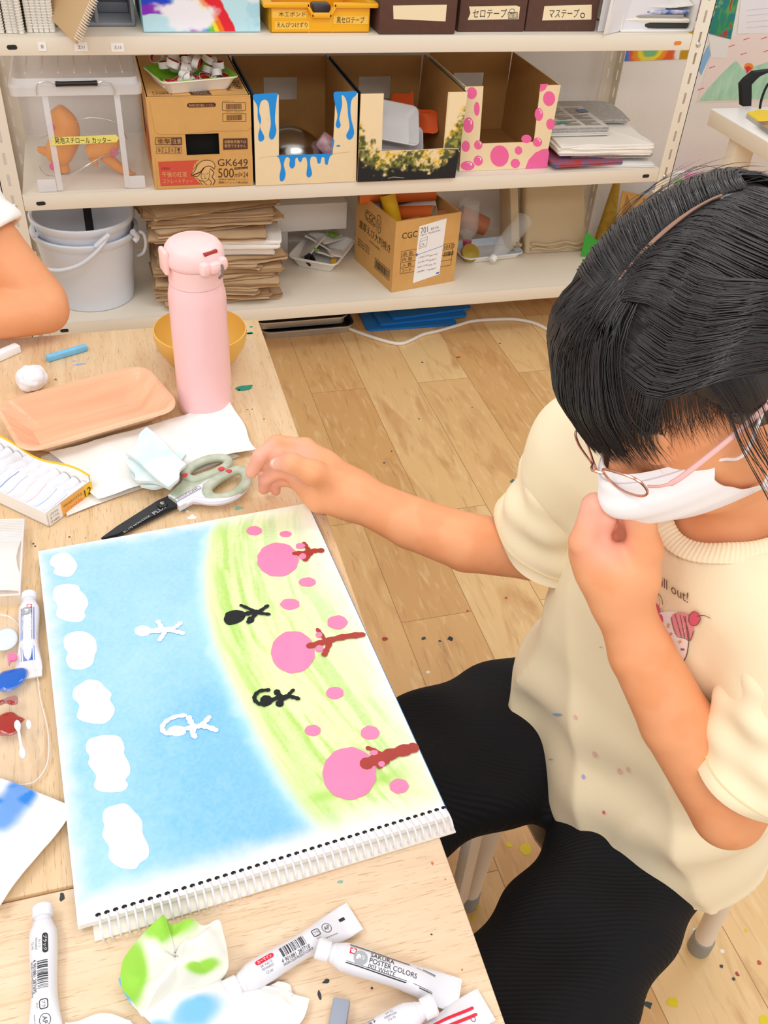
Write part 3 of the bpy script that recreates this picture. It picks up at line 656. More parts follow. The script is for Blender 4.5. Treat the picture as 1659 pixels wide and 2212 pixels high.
o = MB().box(-.10, .085, -.05, .05, 0, .012, .003).build('paper_card', M('paper_white', '#f3f1ed', .6)); o.location = (0.775, 2.44, Z2+0.006); tag(o, 'flat white card on the floor of the sponge-painted box', 'card')
# pink bubbles
Yp = 2.398
pk = M('paint_pink', '#f56aa6', 0.5); wh = M('paint_gloss_white', '#fff2f6', 0.5); Xp = front(Yp)
def paint_dots(mb):
  def dot(cx, cy, rx, ry, hl=0):
      mb.prism([q(cx+rx*math.cos(2*PI*k/28), cy+ry*math.sin(2*PI*k/28), Yp) for k in range(28)], 0.0005, 0, Xp)
      if hl: mb.flat([q(cx+rx*.5+rx*.13*math.cos(2*PI*k/12), cy-ry*.35+ry*.3*math.sin(2*PI*k/12), Yp) for k in range(12)], 1, Xp, 0.0009); mb.flat([q(cx+rx*.15+rx*.2*math.cos(2*PI*k/12), cy-ry*.68+ry*.1*math.sin(2*PI*k/12), Yp) for k in range(12)], 1, Xp, 0.0009)
  dot(1019, 201, 11, 13); dot(1030, 235, 6, 15); dot(1012, 270, 11, 17, 1); dot(1006, 316, 9, 12); dot(1033, 313, 9, 10, 1); dot(1033, 347, 10, 11, 1); dot(1010, 358, 15, 10, 1)
  dot(1079, 337, 20, 23); dot(1120, 325, 8, 9); dot(1113, 353, 10, 10); dot(1137, 300, 11, 9); dot(1161, 307, 10, 10, 1); dot(1186, 213, 13, 16); dot(1164, 247, 9, 14, 1); dot(1189, 268, 9, 12)
  mb.prism(qs([(1134, 366), (1142, 345), (1156, 330), (1172, 322), (1184, 321), (1186, 330), (1181, 365)], Yp), 0.0005, 0, Xp); mb.prism(qs([(1167, 182), (1184, 181), (1178, 193), (1167, 199)], Yp), 0.0005, 0, Xp)
t, fp = file_box('cardboard file box painted with round pink bubbles', 0.938, 1.196, 0.928, 1.203, Yp, 0.604, (0.988, 0.980), (1.150, 1.143), cream, depth=0.34, paint=paint_dots, pm=[pk, wh])
# --- paper piles right of the pink box
newsp = M('newsprint', '#c9c4bf', 0.8, col2='#a9a4a0', vscale=90, vstretch=(1, 4, 1)); paperw = M('paper_white'); cloth = M('cloth_paper_white', '#fbf6ee', 0.75, bump=0.2, bscale=60)
newsd = M('newsprint_edge', '#dedad4', 0.8)
def pile(name, label, cat, cx, cy, z0, w, d, h, rz, mats, seed, layers=3, amp=0.003, group=None, mtop=0):
    mb = MB(); r = random.Random(seed)
    for k in range(layers):
        hh = h/layers; z = z0+k*hh; dx, dy, dw = r.uniform(-.004, .004), r.uniform(-.004, .004), r.uniform(-.006, .006)
        pts = []
        N = 36; base = rrect(-(w+dw)/2, -d/2, (w+dw)/2, d/2, 0.006, 3); 
        # follow the outline densely so the fold lines waver
        per = []
        for i in range(len(base)):
            a, b = base[i], base[(i+1) % len(base)]; n = max(1, int(math.dist(a, b)/0.025)); per += [(a[0]+(b[0]-a[0])*j/n, a[1]+(b[1]-a[1])*j/n) for j in range(n)]
        n = len(per); v = []
        for zz, inset in ((0.0, 0.0015), (0.35, 0.0), (0.75, 0.0), (0.97, 0.0015)):
            for i, (x, y) in enumerate(per):
                nz = float(fbm(np.array([i*.35+seed, k*3.3]), 2, seed))-.5
                s = 1-inset/max(w, d)*2; v.append((x*s+dx+nz*amp*1.5, y*s+dy+nz*amp*1.5, z+zz*hh+(nz*amp if zz > .1 and 1 else 0)))
        f = [(a*n+i, a*n+(i+1) % n, (a+1)*n+(i+1) % n, (a+1)*n+i) for a in range(3) for i in range(n)]
        mb.add(v, f, min(k, len(mats)-1) if len(mats) > 1 else 0, True); b0 = len(mb.v)-n
        mb.f.append(tuple(b0+i for i in range(n))); mb.m.append(mtop if k == layers-1 else (min(k, len(mats)-1) if len(mats) > 1 else 0)); mb.s.append(False)
        mb.f.append(tuple(b0-3*n+i for i in range(n-1, -1, -1))); mb.m.append(0); mb.s.append(False)
    o = mb.build(name, mats); o.location = (cx, cy, 0); o.rotation_euler.z = rz; return tag(o, label, cat, group)
pile('paper_sheets', 'thin white sheets at the bottom of the paper pile on the middle shelf', 'paper', 1.435, 2.475, Z2, 0.22, 0.20, 0.008, -.14, [paperw], 2, 2, .002)
pile('magazine', 'red-covered magazine low in the paper pile right of the bubble box', 'magazine', 1.32, 2.50, Z2+.009, 0.22, 0.25, 0.010, .03, [M('mag_red', '#c23c30', .4, col2='#5f6f9a', vscale=22)], 4, 2, .0015)
pile('newspaper', 'crumpled grey newspaper in the middle of the paper pile on the shelf', 'newspaper', 1.42, 2.53, Z2+.0195, 0.24, 0.26, 0.008, -.1, [newsp], 5, 2, .006)
pile('paper_stack', 'thick folded stack of white paper under the newspapers', 'paper stack', 1.385, 2.54, Z2+.030, 0.29, 0.30, 0.030, -.06, [cloth], 6, 5, .006)
pile('folded_newspaper', 'folded newspaper on top of the white paper stack, against the bubble box', 'newspaper', 1.315, 2.565, Z2+.064, 0.21, 0.20, 0.022, -.02, [newsd, newsd, newsp], 7, 5, .001)
pile('folded_newspaper', 'grey newspaper pages lying at the back of the white paper stack', 'newspaper', 1.44, 2.655, Z2+.064, 0.20, 0.18, 0.014, -.10, [newsp], 8, 2, .005)
mb = MB(); Xn = fr((0, 0, 0), (1, 0, 0), (0, 1, 0))
for k in range(22):
    y = 2.485+k*.0075
    if k in (6, 13): continue
    for j in range(3): mb.flat([(1.222+j*.062, y), (1.222+j*.062+.056*(0.9 if (k+j) % 4 else .5), y), (1.222+j*.062+.056*(0.9 if (k+j) % 4 else .5), y+.003), (1.222+j*.062, y+.003)], 0, Xn, Z2+.0875)
mb.flat([(1.27, 2.50), (1.30, 2.50), (1.30, 2.52), (1.27, 2.52)], 1, Xn, Z2+.0878); mb.flat([(1.38, 2.60), (1.412, 2.60), (1.412, 2.63), (1.38, 2.63)], 2, Xn, Z2+.0878)
solo(mb, 'newspaper_columns', [M('ink_grey', '#8a8783', .8), M('ink_teal', '#4fa39a', .7), M('ink_slate', '#6d7fa6', .7)], (1.315, 2.565, Z2+.087), 'printed page lying face up on the folded newspaper', 'newspaper')
# ================================================================ TOP SHELF
def T2(name, label, cat, p, group=None): return T(name, label, cat, p, group=group)
grey_p = M('grey_plastic', '#9297a0', 0.45); coilw = M('coil_white', '#f3efe8', 0.4)
covers = [M('cover_a', '#ece4d6', .6), M('cover_b', '#cfc6bb', .6), M('cover_c', '#d8d3cc', .6)]; pages = M('page_block', '#f7f3ec', .7)
nbk = [(-4, 0.0105, 0, 'spiral notebook with white coil standing at the far left of the top shelf'), (14, .0105, 0, 'spiral notebook standing second from the left on the top shelf'), (27, .010, 1, 'spiral notebook with greyish coil standing third from the left on the top shelf'), (40, .010, 1, 'spiral notebook standing fourth from the left, forward of its neighbours'),
       (60, .0105, 0, 'spiral notebook standing fifth from the left, just right of the gap'), (72, .0105, 2, 'spiral notebook standing sixth from the left on the top shelf'), (84, .0095, 2, 'thin spiral notebook standing third from the grey organizer'), (95, .0105, 0, 'cream spiral notebook standing second from the grey organizer'), (107, .010, 0, 'cream spiral notebook standing right beside the grey organizer')]
nb0 = None
for i, (px, th, cv, lb) in enumerate(nbk):
    Yn = 2.392 if i != 3 else 2.376
    if i < 3: Yn = 2.382
    p = gy(px+6, 70, Yn); t = T2('spiral_notebook', lb, 'notebook', (p.x, Yn, Z1), 'spiral notebooks standing on the top shelf')
    MB().box(-th/2, th/2, 0.004, 0.17, 0.0, 0.24, 0.001).build('page_block', [pages], t)
    MB().box(-th/2-.0012, -th/2, 0.003, 0.172, 0.0, 0.242, 0).build('cover', [covers[cv]], t); MB().box(th/2, th/2+.0012, 0.003, 0.172, 0.0, 0.242, 0).build('cover', [covers[cv]], t)
    n = 40; mb = MB().tube([(th*.72*math.cos(2*PI*k/8), 0.006+0.007*math.sin(2*PI*k/8), 0.006+0.228*k/(8*n)) for k in range(8*n)], 0.0010, 5)
    mb.build('coil', coilw, t)
# kraft notebook leaning out over the shelf edge
Tp = gy(166, 96, 2.27); Up = (gy(206, 0, 2.275)-Tp).normalized(); Bk = gz(137, 62, Z1+0.019); Dn = (Bk-Tp); Dn = (Dn-Up*Dn.dot(Up)).normalized()
t = T2('spiral_notebook', 'kraft covered spiral notebook leaning out over the top shelf edge', 'notebook', tuple(Tp)); Xk = fr(Tp, Dn, Up)
mb = MB(); mb.box(0.004, 0.17, 0, 0.25, -0.004, 0.004, 0.001, 0, Xk); part(mb, 'cover', [M('kraft_cover', '#d2b083', .65)], t)
n = 42; mb = MB(); mb.tube([(0.004+0.0075*math.cos(2*PI*k/8), 0.006+0.238*k/(8*n), 0.008*math.sin(2*PI*k/8)) for k in range(8*n)], 0.0011, 5, 0, X=Xk); part(mb, 'coil', coilw, t)
# grey organizer with open cells
Yo = 2.450; xs = [q(p, 40, Yo)[0] for p in (104, 134, 209, 288)]
t = T2('file_organizer', 'grey plastic organizer with open cells behind the leaning notebook', 'organizer', ((xs[0]+xs[3])/2, Yo+.12, Z1))
mb = MB().box(xs[0]-.004, xs[3]+.004, Yo, Yo+.24, Z1, Z1+.008, .003)
for x in xs: mb.box(x-.0045, x+.0045, Yo, Yo+.24, Z1+.004, Z1+.2, .003)
part(mb, 'cell_frame', [grey_p], t); part(MB().box(xs[0], xs[3], Yo+.232, Yo+.24, Z1+.004, Z1+.2, .001), 'back_panel', [M('grey_plastic_back', '#a9abb0', .5)], t)
mb = MB().box(xs[2]+.006, xs[3]-.006, Yo+.10, Yo+.108, Z1+.009, Z1+.03, .001); part(mb, 'inner_step', [grey_p], t)
o = MB().box(xs[0]+.008, xs[1]-.008, Yo+.03, Yo+.20, Z1+.0095, Z1+.19, .004).build('document_case', M('case_navy', '#2e4a5c', .4)); tag(o, 'dark blue case standing in the left cell of the grey organizer', 'case')
# rainbow box
Yr = 2.392; xa, xb = q(310, 66, Yr)[0], q(563, 70, Yr)[0]
def rainbow(p):
    X, Z = p[:, 0], p[:, 2]; pxs = 310+(X-xa)/(xb-xa)*253; pys = 69-(Z-Z1)*(253/(xb-xa))*0.86
    r = np.hypot(pxs-337, pys-135)+(fbm(np.stack([X*60, Z*60], 1), 3, 2)-.5)*5
    n = fbm(np.stack([X*35, Z*45], 1), 4, 6); c = np.tile(np.array(lin('#bfe6f2')), (len(p), 1))
    c = mix(c, lin('#9fd3ea'), sstep(.5, .65, n)*.6)
    for a, b, h in ((160, 184, '#e3192d'), (150, 161, '#f07a1c'), (142, 151, '#f3dd2a'), (130, 143, '#58c02c'), (122, 131, '#1f9ad8'), (112, 123, '#1d3fd0'), (98, 113, '#8a1fc0')):
        c = mix(c, lin(h), sstep(a-1, a+.5, r)*sstep(b+1, b-.5, r))
    cl = np.exp(-(((pxs-405)/52)**2+((pys-42)/26)**2)); c = mix(c, lin('#f3f1fa'), sstep(.42, .66, cl*.75+n*.55)); 
    cl2 = np.exp(-(((pxs-545)/45)**2+((pys+6)/20)**2)); c = mix(c, lin('#f2f4f8'), sstep(.45, .65, cl2*.7+n*.5)); return c
t = T2('painted_box', 'light blue box painted with a rainbow and clouds on the top shelf', 'box', ((xa+xb)/2, Yr+.15, Z1))
part(MB().box(xa, xb, Yr, Yr+.3, Z1, Z1+.2, .002), 'box_body', [M('sky_board', '#a8dcee', .6)], t)
mb = MB().grid(lambda u, v: (xa+.001+(xb-xa-.002)*u, Yr-.0006, Z1+.002+.19*v), 150, 100, smooth=False); part(mb, 'rainbow_painting', [M('rainbow_paint', '#ffffff', .5, attr=True)], t, colfn=rainbow)
# yellow tray
Yt = 2.385; ty = M('tray_yellow', '#f6b319', 0.35); tapep = M('tape_paper_yellow', '#f7c552', .6)
t = T2('storage_tray', 'yellow plastic tray with handwritten tape labels on the top shelf', 'tray', (0.55, Yt+.13, Z1))
a, b = q(585, 72, Yt)[0], q(798, 73, Yt)[0]; Hy = 0.066; ex = 0.006
mb = MB(); 
def wall(x0, x1, y0, y1, z0, z1): mb.box(x0, x1, y0, y1, z0, z1, .003)
mid0, mid1 = q(672, 25, Yt)[0], q(715, 25, Yt)[0]
wall(a, b, Yt, Yt+.26, Z1, Z1+.005); wall(a, a+.005, Yt, Yt+.26, Z1, Z1+Hy); wall(b-.005, b, Yt, Yt+.26, Z1, Z1+Hy); wall(a, b, Yt+.255, Yt+.26, Z1, Z1+Hy)
wall(a, mid0-.004, Yt, Yt+.005, Z1, Z1+Hy-.006); wall(mid1+.004, b, Yt, Yt+.005, Z1, Z1+Hy-.006); wall(mid0-.006, mid1+.006, Yt, Yt+.005, Z1, Z1+.038)
rim = lambda x0, x1, z: wall(x0, x1, Yt-.010, Yt+.003, z-.011, z)
rim(a-.018, mid0-.004, Z1+Hy); rim(mid1+.004, b+.018, Z1+Hy); rim(mid0-.002, mid1+.002, Z1+Hy-.022)
for s, x in ((1, mid0), (-1, mid1)):
    mb.add([(x-.010*s, Yt-.010, Z1+Hy), (x-.010*s, Yt-.010, Z1+Hy-.011), (x+.004*s, Yt-.010, Z1+Hy-.033), (x+.004*s, Yt-.010, Z1+Hy-.022)]+[(x-.010*s, Yt+.003, Z1+Hy), (x-.010*s, Yt+.003, Z1+Hy-.011), (x+.004*s, Yt+.003, Z1+Hy-.033), (x+.004*s, Yt+.003, Z1+Hy-.022)],
           [(0, 1, 2, 3), (7, 6, 5, 4), (0, 3, 7, 4), (1, 5, 6, 2)], 0, False)
wall(a-.018, a+.003, Yt, Yt+.26, Z1+Hy-.011, Z1+Hy); wall(b-.003, b+.018, Yt, Yt+.26, Z1+Hy-.011, Z1+Hy)
part(mb, 'tray_body', [ty], t)
for st, box, txt in (('木工ボンド', (588, 22, 662, 39), (602, 25, 660, 36)), ('えんぴつけずり', (593, 46, 668, 63), (598, 48, 664, 59)), ('黒セロテープ', (720, 34, 795, 52), (727, 36, 787, 50))):
    mb = MB(); mb.prism(qs([(box[0], box[1]), (box[2], box[1]), (box[2], box[3]), (box[0], box[3])], Yt), .0004, 0, front(Yt-.0002)); textbox(mb, st, *txt, Yt-.0002, 1, z=.0009); part(mb, 'tape_label', [tapep, ink], t)
for k, (px, colr, lb, w) in enumerate(((598, '#c8262c', 'red tape roll inside the yellow tray, at the left', .025), (692, '#3a3134', 'black tape dispenser inside the middle of the yellow tray', .045))):
    p = q(px, 10, Yt+.05); o = MB().box(-w/2, w/2, 0, .04, 0, .05, .006).build('tape_item', M('tape_item_%s' % 'ab'[k], colr, .4)); o.location = (p[0], Yt+.03, Z1+.0056); tag(o, lb, 'tape')
# brown boxes with word plates
brn = M('box_brown_paint', '#5f3f35', 0.6, var=.12, vscale=50); plate = M('plate_cream', '#f4e2bd', 0.7)
for k, (l, r_, yb, Yb, pl, st, tx, lb) in enumerate([(818, 982, 79, 2.366, [(849, 12), (965, 10), (962, 46), (850, 41)], '', None, 'dark brown box with a blank cream plate on the top shelf'),
        (988, 1131, 73, 2.390, [(1013, 14), (1116, 12), (1123, 15), (1120, 41), (1010, 43), (1016, 28)], 'セロテープ', (1021, 19, 1094, 38), 'dark brown box lettered for cellophane tape, middle of the three'),
        (1133, 1284, 73, 2.392, [(1176, 13), (1278, 10), (1277, 42), (1171, 44)], 'マステープ', (1186, 19, 1250, 38), 'dark brown box lettered for masking tape, beside the white folder')]):
    x0, x1 = q(l, yb, Yb)[0], q(r_, yb, Yb)[0]; t = T2('brown_box', lb, 'box', ((x0+x1)/2, Yb+.14, Z1), 'brown painted boxes on the top shelf')
    part(MB().box(x0, x1, Yb, Yb+.28, Z1, Z1+.2, .003), 'box_body', [brn, M('scuff_cream', '#d9bd95', .7)], t)
    mb = MB(); mb.prism(qs(pl, Yb), .001, 0, front(Yb))
    if st: textbox(mb, st, *tx, Yb, 1, z=.0014)
    if k == 1:
        for px in range(1099, 1117, 3): mb.stroke(qs([(px, 27), (px+2, 39)], Yb), .0012, 1, front(Yb), .0014)
        outline(mb, qs([(1097, 27), (1117, 26), (1118, 39), (1098, 40)], Yb), .0012, 1, front(Yb), .0014); outline(mb, [q(1106+6*math.cos(a*.63), 24+5*math.sin(a*.63), Yb) for a in range(10)], .001, 1, front(Yb), .0014)
    if k == 2: outline(mb, [q(1258+4.5*math.cos(a*.63), 33+5*math.sin(a*.63), Yb) for a in range(10)], .002, 1, front(Yb), .0014)
    part(mb, 'name_plate', [plate, ink], t)
# white folder, magazines
fold = M('folder_white', '#f2f0f6', 0.5, alpha=0.9)
t = T2('document_folder', 'white folder of loose papers standing between brown box and magazines', 'folder', (1.30, 2.5, Z1))
for k, (pa, pb, yy) in enumerate((((1290, 72), (1328, 66), 2.385), ((1303, 80), (1335, 66), 2.352), ((1310, 76), (1341, 66), 2.358))):
    A = gy(*pa, yy); B = gz(pb[0], pb[1], Z1+.002); D = (B-A); D.z = 0; D.normalize()
    X = fr((A.x, A.y, max(A.z, Z1+.001)), D, (0.06*k, 0, 1)); mb = MB(); mb.box(0, .20, 0, .23, -.0012, .0012, 0.0004, 0, X); part(mb, ['back_cover', 'paper_sheet', 'front_cover'][k], [fold if k != 1 else paperw], t)
t = T2('magazine_tray', 'white open tray holding magazines at the right end of the top shelf', 'tray', (1.47, 2.50, Z1))
x0, x1 = q(1338, 70, 2.385)[0], q(1497, 68, 2.385)[0]
mb = MB().box(x0, x1, 2.384, 2.70, Z1, Z1+.004, .001).box(x1-.004, x1, 2.384, 2.70, Z1, Z1+.14, .001).box(x0, x0+.003, 2.384, 2.70, Z1, Z1+.14, .001); part(mb, 'tray_body', [M('acrylic_white', '#f4f1ec', .3)], t)
wI = x1-x0-.016; cx = (x0+x1)/2
pile('black_book', 'black book at the bottom of the magazine tray', 'book', cx, 2.50, Z1+.005, wI, .2, .014, 0, [M('book_black', '#35332f', .5)], 11, 1, .0005)
pile('paper_sheets', 'cream paper sheets above the black book in the magazine tray', 'paper', cx, 2.50, Z1+.0195, wI, .21, .010, -.02, [M('paper_creamy', '#f5f0e2', .6)], 12, 2, .002)
pile('magazine', 'grey magazine under the blue printed one in the magazine tray', 'magazine', cx-.01, 2.50, Z1+.030, wI-.02, .21, .008, .0, [M('mag_grey', '#a79f9a', .4)], 13, 1, .001)
pile('magazine', 'glossy magazine with blue printed cover in the magazine tray', 'magazine', cx, 2.505, Z1+.039, wI-.004, .21, .010, .02, [M('mag_blue', '#e9e6ee', .3, col2='#3b62b8', vscale=55, vstretch=(1, 1, 1))], 14, 1, .002)
o = MB().grid(lambda u, v: (cx+(u-.5)*wI*1.0, 2.40+.2*v, Z1+.056+.03*math.sin(PI*min(1, v*1.3)*.5)+.010*float(fbm(np.array([u*5., v*5.]), 3, 5))-.006*math.sin(u*PI)), 30, 20, thick=.002).build('plastic_bag', M('bag_film', '#f7f3ee', .25, alpha=.85)); tag(o, 'crinkled white plastic bag lying on the magazines in the white tray', 'plastic bag')
# ================================================================ BOTTOM SHELF
bk = M('bucket_plastic', '#e4e8f2', 0.35); bcx, bcy = -0.083, 2.522
def bucket(name, label, z0, zr, rb, rt):
    t = T2(name, label, 'bucket', (bcx, bcy, z0), 'nested white buckets')
    h = zr-z0
    MB().lathe([(0, 0.003), (rb-.006, 0.003), (rb, 0), (rb+.001, .006), (rt-.008, h-.028), (rt-.006, h-.024), (rt+.003, h-.012), (rt+.004, h-.003), (rt, h), (rt-.006, h-.002), (rt-.010, h-.02), (rb-.004, .008), (0, .008)], 48).build('bucket_shell', bk, t); return t
zr1 = gy(195, 532, bcy-.138).z; zr2 = gy(195, 500, bcy-.138).z
b1 = bucket('bucket', 'outer white plastic bucket on the bottom shelf, under another bucket', Z3+.001, zr1, .110, .138)
b2 = bucket('bucket', 'inner white plastic bucket nested in another, with its handle hanging', Z3+.040, zr2, .103, .1345)
def pipe(px, r, mats, name, par): return part(MB().tube(spl([tuple(gy(x, y, Y)) for x, y, Y in px], n=5), r, 8), name, mats, par)
pipe([(236, 506, 2.386), (222, 528, 2.378), (200, 552, 2.374), (170, 573, 2.374), (135, 583, 2.376), (105, 582, 2.384), (84, 570, 2.40), (74, 545, 2.43)], .0048, bk, 'bail_handle', b2)
pipe([(70, 492, 2.46), (74, 510, 2.44), (80, 505, 2.45)], .006, bk, 'handle_lug', b2)
pipe([(300, 500, 2.46), (310, 505, 2.46), (315, 525, 2.465), (310, 545, 2.48), (298, 552, 2.50)], .0045, bk, 'bail_handle', b1); pipe([(286, 500, 2.44), (296, 512, 2.45), (290, 520, 2.45)], .008, bk, 'handle_lug', b1)
pipe([(206, 532, 2.379), (222, 518, 2.379), (236, 506, 2.381)], .006, bk, 'handle_lug', b2)
p1, p2 = gy(182, 440, 2.60), gy(197, 500, 2.47)
o = MB().box(-.011, .011, -.0015, .0015, 0, .22, .001).build('black_strap', M('strap_black', '#141416', .7)); o.location = (bcx+.012, bcy+.02, Z3+.05); o.rotation_euler = (-.35, 0, 0); tag(o, 'black strap hanging inside the upper bucket', 'strap')
# kraft bags folded in a tall pile, two white ones between
kb = M('kraft_bag', '#d0b08a', 0.8, var=.12, vscale=25, bump=.4, bscale=35); kb2 = M('kraft_bag_dark', '#ad8b66', 0.8, var=.12, vscale=25, bump=.4, bscale=35); wb = M('white_bag', '#f6f3ef', .55, bump=.3, bscale=30)
rs = random.Random(21); z = Z3+.0055; order = 'kkkkkkkkwwkkkkk'; nk = len(order)
words = ['lowest', 'second lowest', 'third lowest', 'fourth lowest', 'fifth lowest', 'sixth lowest', 'seventh lowest', 'eighth lowest', 'lower', 'upper', 'just above the white bags', 'fifth from the top', 'third from the top', 'second from the top', 'topmost']
for k, ch in enumerate(order):
    h = rs.uniform(.012, .0165) if ch == 'k' else .026
    w = rs.uniform(.28, .36) if ch == 'k' else .25; d = rs.uniform(.26, .30)
    lb = ('folded brown paper bag, %s in the pile beside the bucket' % words[k]) if ch == 'k' else ('folded white bag in the brown paper pile, %s of the two' % words[k])
    pile('paper_bag', lb, 'paper bag', .262+rs.uniform(-.014, .014)+(.05 if ch == 'w' else 0)-(.012 if k > 9 else 0), 2.545+rs.uniform(-.012, .012)+(.02 if k > 10 else 0), z, w, d, h-.0008, rs.uniform(-.20, .20)+(.12 if k > 9 else -.03), [kb, kb2] if ch == 'k' else [wb], 30+k, 3 if ch == 'k' else 2, .0085 if ch == 'k' else .010, 'folded bags piled on the bottom shelf')
    z += h+.002
# white carton at the back
bx = T2('white_carton', 'white cardboard carton at the back of the bottom shelf', 'carton', (.60, 2.745, .2))
p0, p1 = gy(592, 503, 2.69), gy(762, 492, 2.69)
part(MB().box(p0.x, p1.x-.02, 2.69, 2.795, p0.z, p0.z+.085, .003), 'carton_body', [M('carton_white', '#f3f0ee', .7)], bx)
o = MB().box(p0.x+.0, p0.x+.045, 2.70, 2.79, Z3+.0006, p0.z-.001, .002).build('added_prop', M('prop_pale', '#cfc9c2', .8)); tag(o, 'pale added block under the white carton at the back', 'carton')  # added block propping the white carton, in place of a mere dark gap
# scrap tray
t = T('foam_tray', 'white foam tray full of scraps left of the open 701 carton', 'tray', (.612, 2.655, Z3+.0006), rz=math.radians(58))
foam_tray(.20, .15, .036, .010, .006, .005, r=.02).build('tray_shell', [foam_white, foam_white], t)
XS = Matrix.Translation((.612, 2.655, Z3+.007)) @ Matrix.Rotation(math.radians(58), 4, 'Z')
sg = M('scrap_grey', '#cfcac3', .7); sgn = M('scrap_green', '#7fae4a', .5)
for k, (x, y, z, sx, sy, rx, ry, rz, m, lb) in enumerate([(.03, .03, .022, .09, .07, .5, .3, .4, sg, 'grey torn foam sheet leaning at the back of the scrap tray'), (-.02, .035, .02, .07, .06, -.4, .5, 1.2, sg, 'pale foam piece standing at the left of the scrap tray'), (-.03, -.015, .015, .06, .05, .3, -.3, 2.0, sg, 'flat grey foam piece in the middle of the scrap tray'), (.05, -.01, .030, .10, .03, .1, .15, -.3, foam_white, 'long white scrap lying across the top of the scrap tray'), (.058, -.012, .042, .03, .024, .1, .15, -.3, sgn, 'green scrap on the long white piece in the scrap tray'), (-.012, -.045, .012, .045, .03, .2, .1, .6, foam_white, 'white triangular offcut near the front of the scrap tray'), (-.04, .005, .028, .02, .015, .3, .3, .2, sgn, 'small green scrap between the foam pieces of the scrap tray')]):
    o = MB().grid(lambda u, v: ((u-.5)*sx*1.25*(1-.3*v), (v-.5)*sy*1.25, .004*float(fbm(np.array([u*4.+k, v*4.]), 2, k))), 10, 8, thick=.005).build('scrap_piece', m); o.matrix_basis = XS @ Matrix.Translation((x, y, z+.012)) @ Euler((rx, ry, rz)).to_matrix().to_4x4(); tag(o, lb, 'scrap', 'scraps in the white tray')
o = MB().box(-.010, .010, -.009, .009, 0, .016, .002).build('yellow_block', M('block_yellow', '#e0b02e', .5)); o.matrix_basis = XS @ Tr(-.045, -.052, .3, .004); tag(o, 'small yellow block at the front of the scrap tray', 'block')
o = MB().lathe([(.008, 0), (.019, 0), (.019, .014), (.008, .014), (.008, 0)], 24).build('tape_roll', M('tape_black', '#1d1d20', .35)); o.matrix_basis = XS @ Tr(-.075, .02, 0, .014) @ Matrix.Rotation(.9, 4, 'X'); tag(o, 'black tape roll at the left corner of the scrap tray', 'tape roll')
# 701 carton
A, B, C_ = Vector((.764, 2.397, Z3)), Vector((.976, 2.442, Z3)), Vector((.698, 2.639, Z3))
u = (B-A).normalized(); wAB = .217; Hc = .217; v = Vector((-u.y, u.x, 0)); dAC = .25
t = T('cardboard_box', 'open cardboard carton with a white delivery label, filled with coloured rolls', 'box', X=fr(A, u, v)); th = .004
mb = MB(); mb.box(0, wAB, 0, th, 0, Hc, 0, 3).box(0, th, th, dAC, 0, Hc, 0, 3).box(wAB-th, wAB, th, dAC, 0, Hc, 0, 3).box(th, wAB-th, dAC-th, dAC, 0, Hc, 0, 3).box(th, wAB-th, th, dAC-th, 0, th, 0, 3)
Xl = fr((0, 0, 0), (0, -1, 0), (0, 0, 1)); Xf = fr((0, 0, 0), (1, 0, 0), (0, 0, 1))
mb.text('濃厚えび大判焼き', .026, Xl @ Tr(-.125, .125), 0, z=.0006, width=.205); mb.text('冷凍えび大判焼き', .008, Xl @ Tr(-.12, .098), 0, z=.0006, width=.07)
mb.text('CGC', .022, Xl @ Tr(-.155, .168), 0, z=.0006, width=.06); outline(mb, rrect(-.19, .153, -.118, .183, .012), .0016, 0, Xl)
outline(mb, rrect(-.112, .145, -.088, .197, .011), .0018, 0, Xl); outline(mb, [(-.1+.007*math.cos(a*.63), .178+.008*math.sin(a*.63)) for a in range(10)], .0014, 0, Xl); mb.stroke([(-.108, .162), (-.092, .162)], .0016, 0, Xl); mb.stroke([(-.1, .17), (-.1, .15)], .0016, 0, Xl)
for k in range(3): mb.text(['株式会社 えび屋食品', '東京都中央区', '要冷凍 保存'][k], .006, Xl @ Tr(-.19, .075-.009*k), 0, z=.0006, width=.08)
outline(mb, [(-.112, .03), (-.018, .03), (-.018, .062), (-.112, .062)], .0016, 0, Xl); bars(mb, .085, .024, Xl @ Tr(-.065, .046), 0, 30, 8)
mb.text('CGC', .018, Xf @ Tr(.048, .172), 0, z=.0006, width=.05)
for k in range(5): mb.stroke([(.025, .125-.0175*k), (.2, .125-.0175*k)], .0012, 0, Xf)
for x in (.025, .2): mb.stroke([(x, .125), (x, .055)], .0012, 0, Xf)
for k, s in enumerate(('品 名', '内 容', '入 数', 'コード')): mb.text(s, .011, Xf @ Tr(.046, .116-.0175*k), 0, z=.0006, width=.032)
mb.text('10322', .011, Xf @ Tr(.188, .116), 0, z=.0006, width=.036); bars(mb, .034, .014, Xf @ Tr(.188, .093), 0, 14, 5)
mb.build('carton_body', [M('print_black', '#33291f', .7), kraft, kraft, kraft], t)
mb = MB(); ww = M('label_white', '#faf9fb', .5)
mb.prism([(.072, .018), (.162, .032), (.168, .205), (.078, .193)], .0006, 0, Xf)
tr_ = lambda x, y: Xf @ Tr(x, y, .1)
mb.text('701', .018, tr_(.095, .180), 1, z=.001, width=.024); mb.text('東京 中央', .008, tr_(.130, .181), 1, z=.001, width=.026); mb.text('お届け先', .005, tr_(.094, .166), 1, z=.001); mb.text('学校 図工室 御中', .005, tr_(.13, .170), 1, z=.001)
mb.stroke([(.075, .106), (.165, .122)], .0012, 2, Xf, .001); mb.flat([(.075, .101), (.081, .107), (.075, .113)], 2, Xf, .001); mb.flat([(.150, .034), (.160, .0355), (.160, .040), (.150, .0385)], 2, Xf, .001)
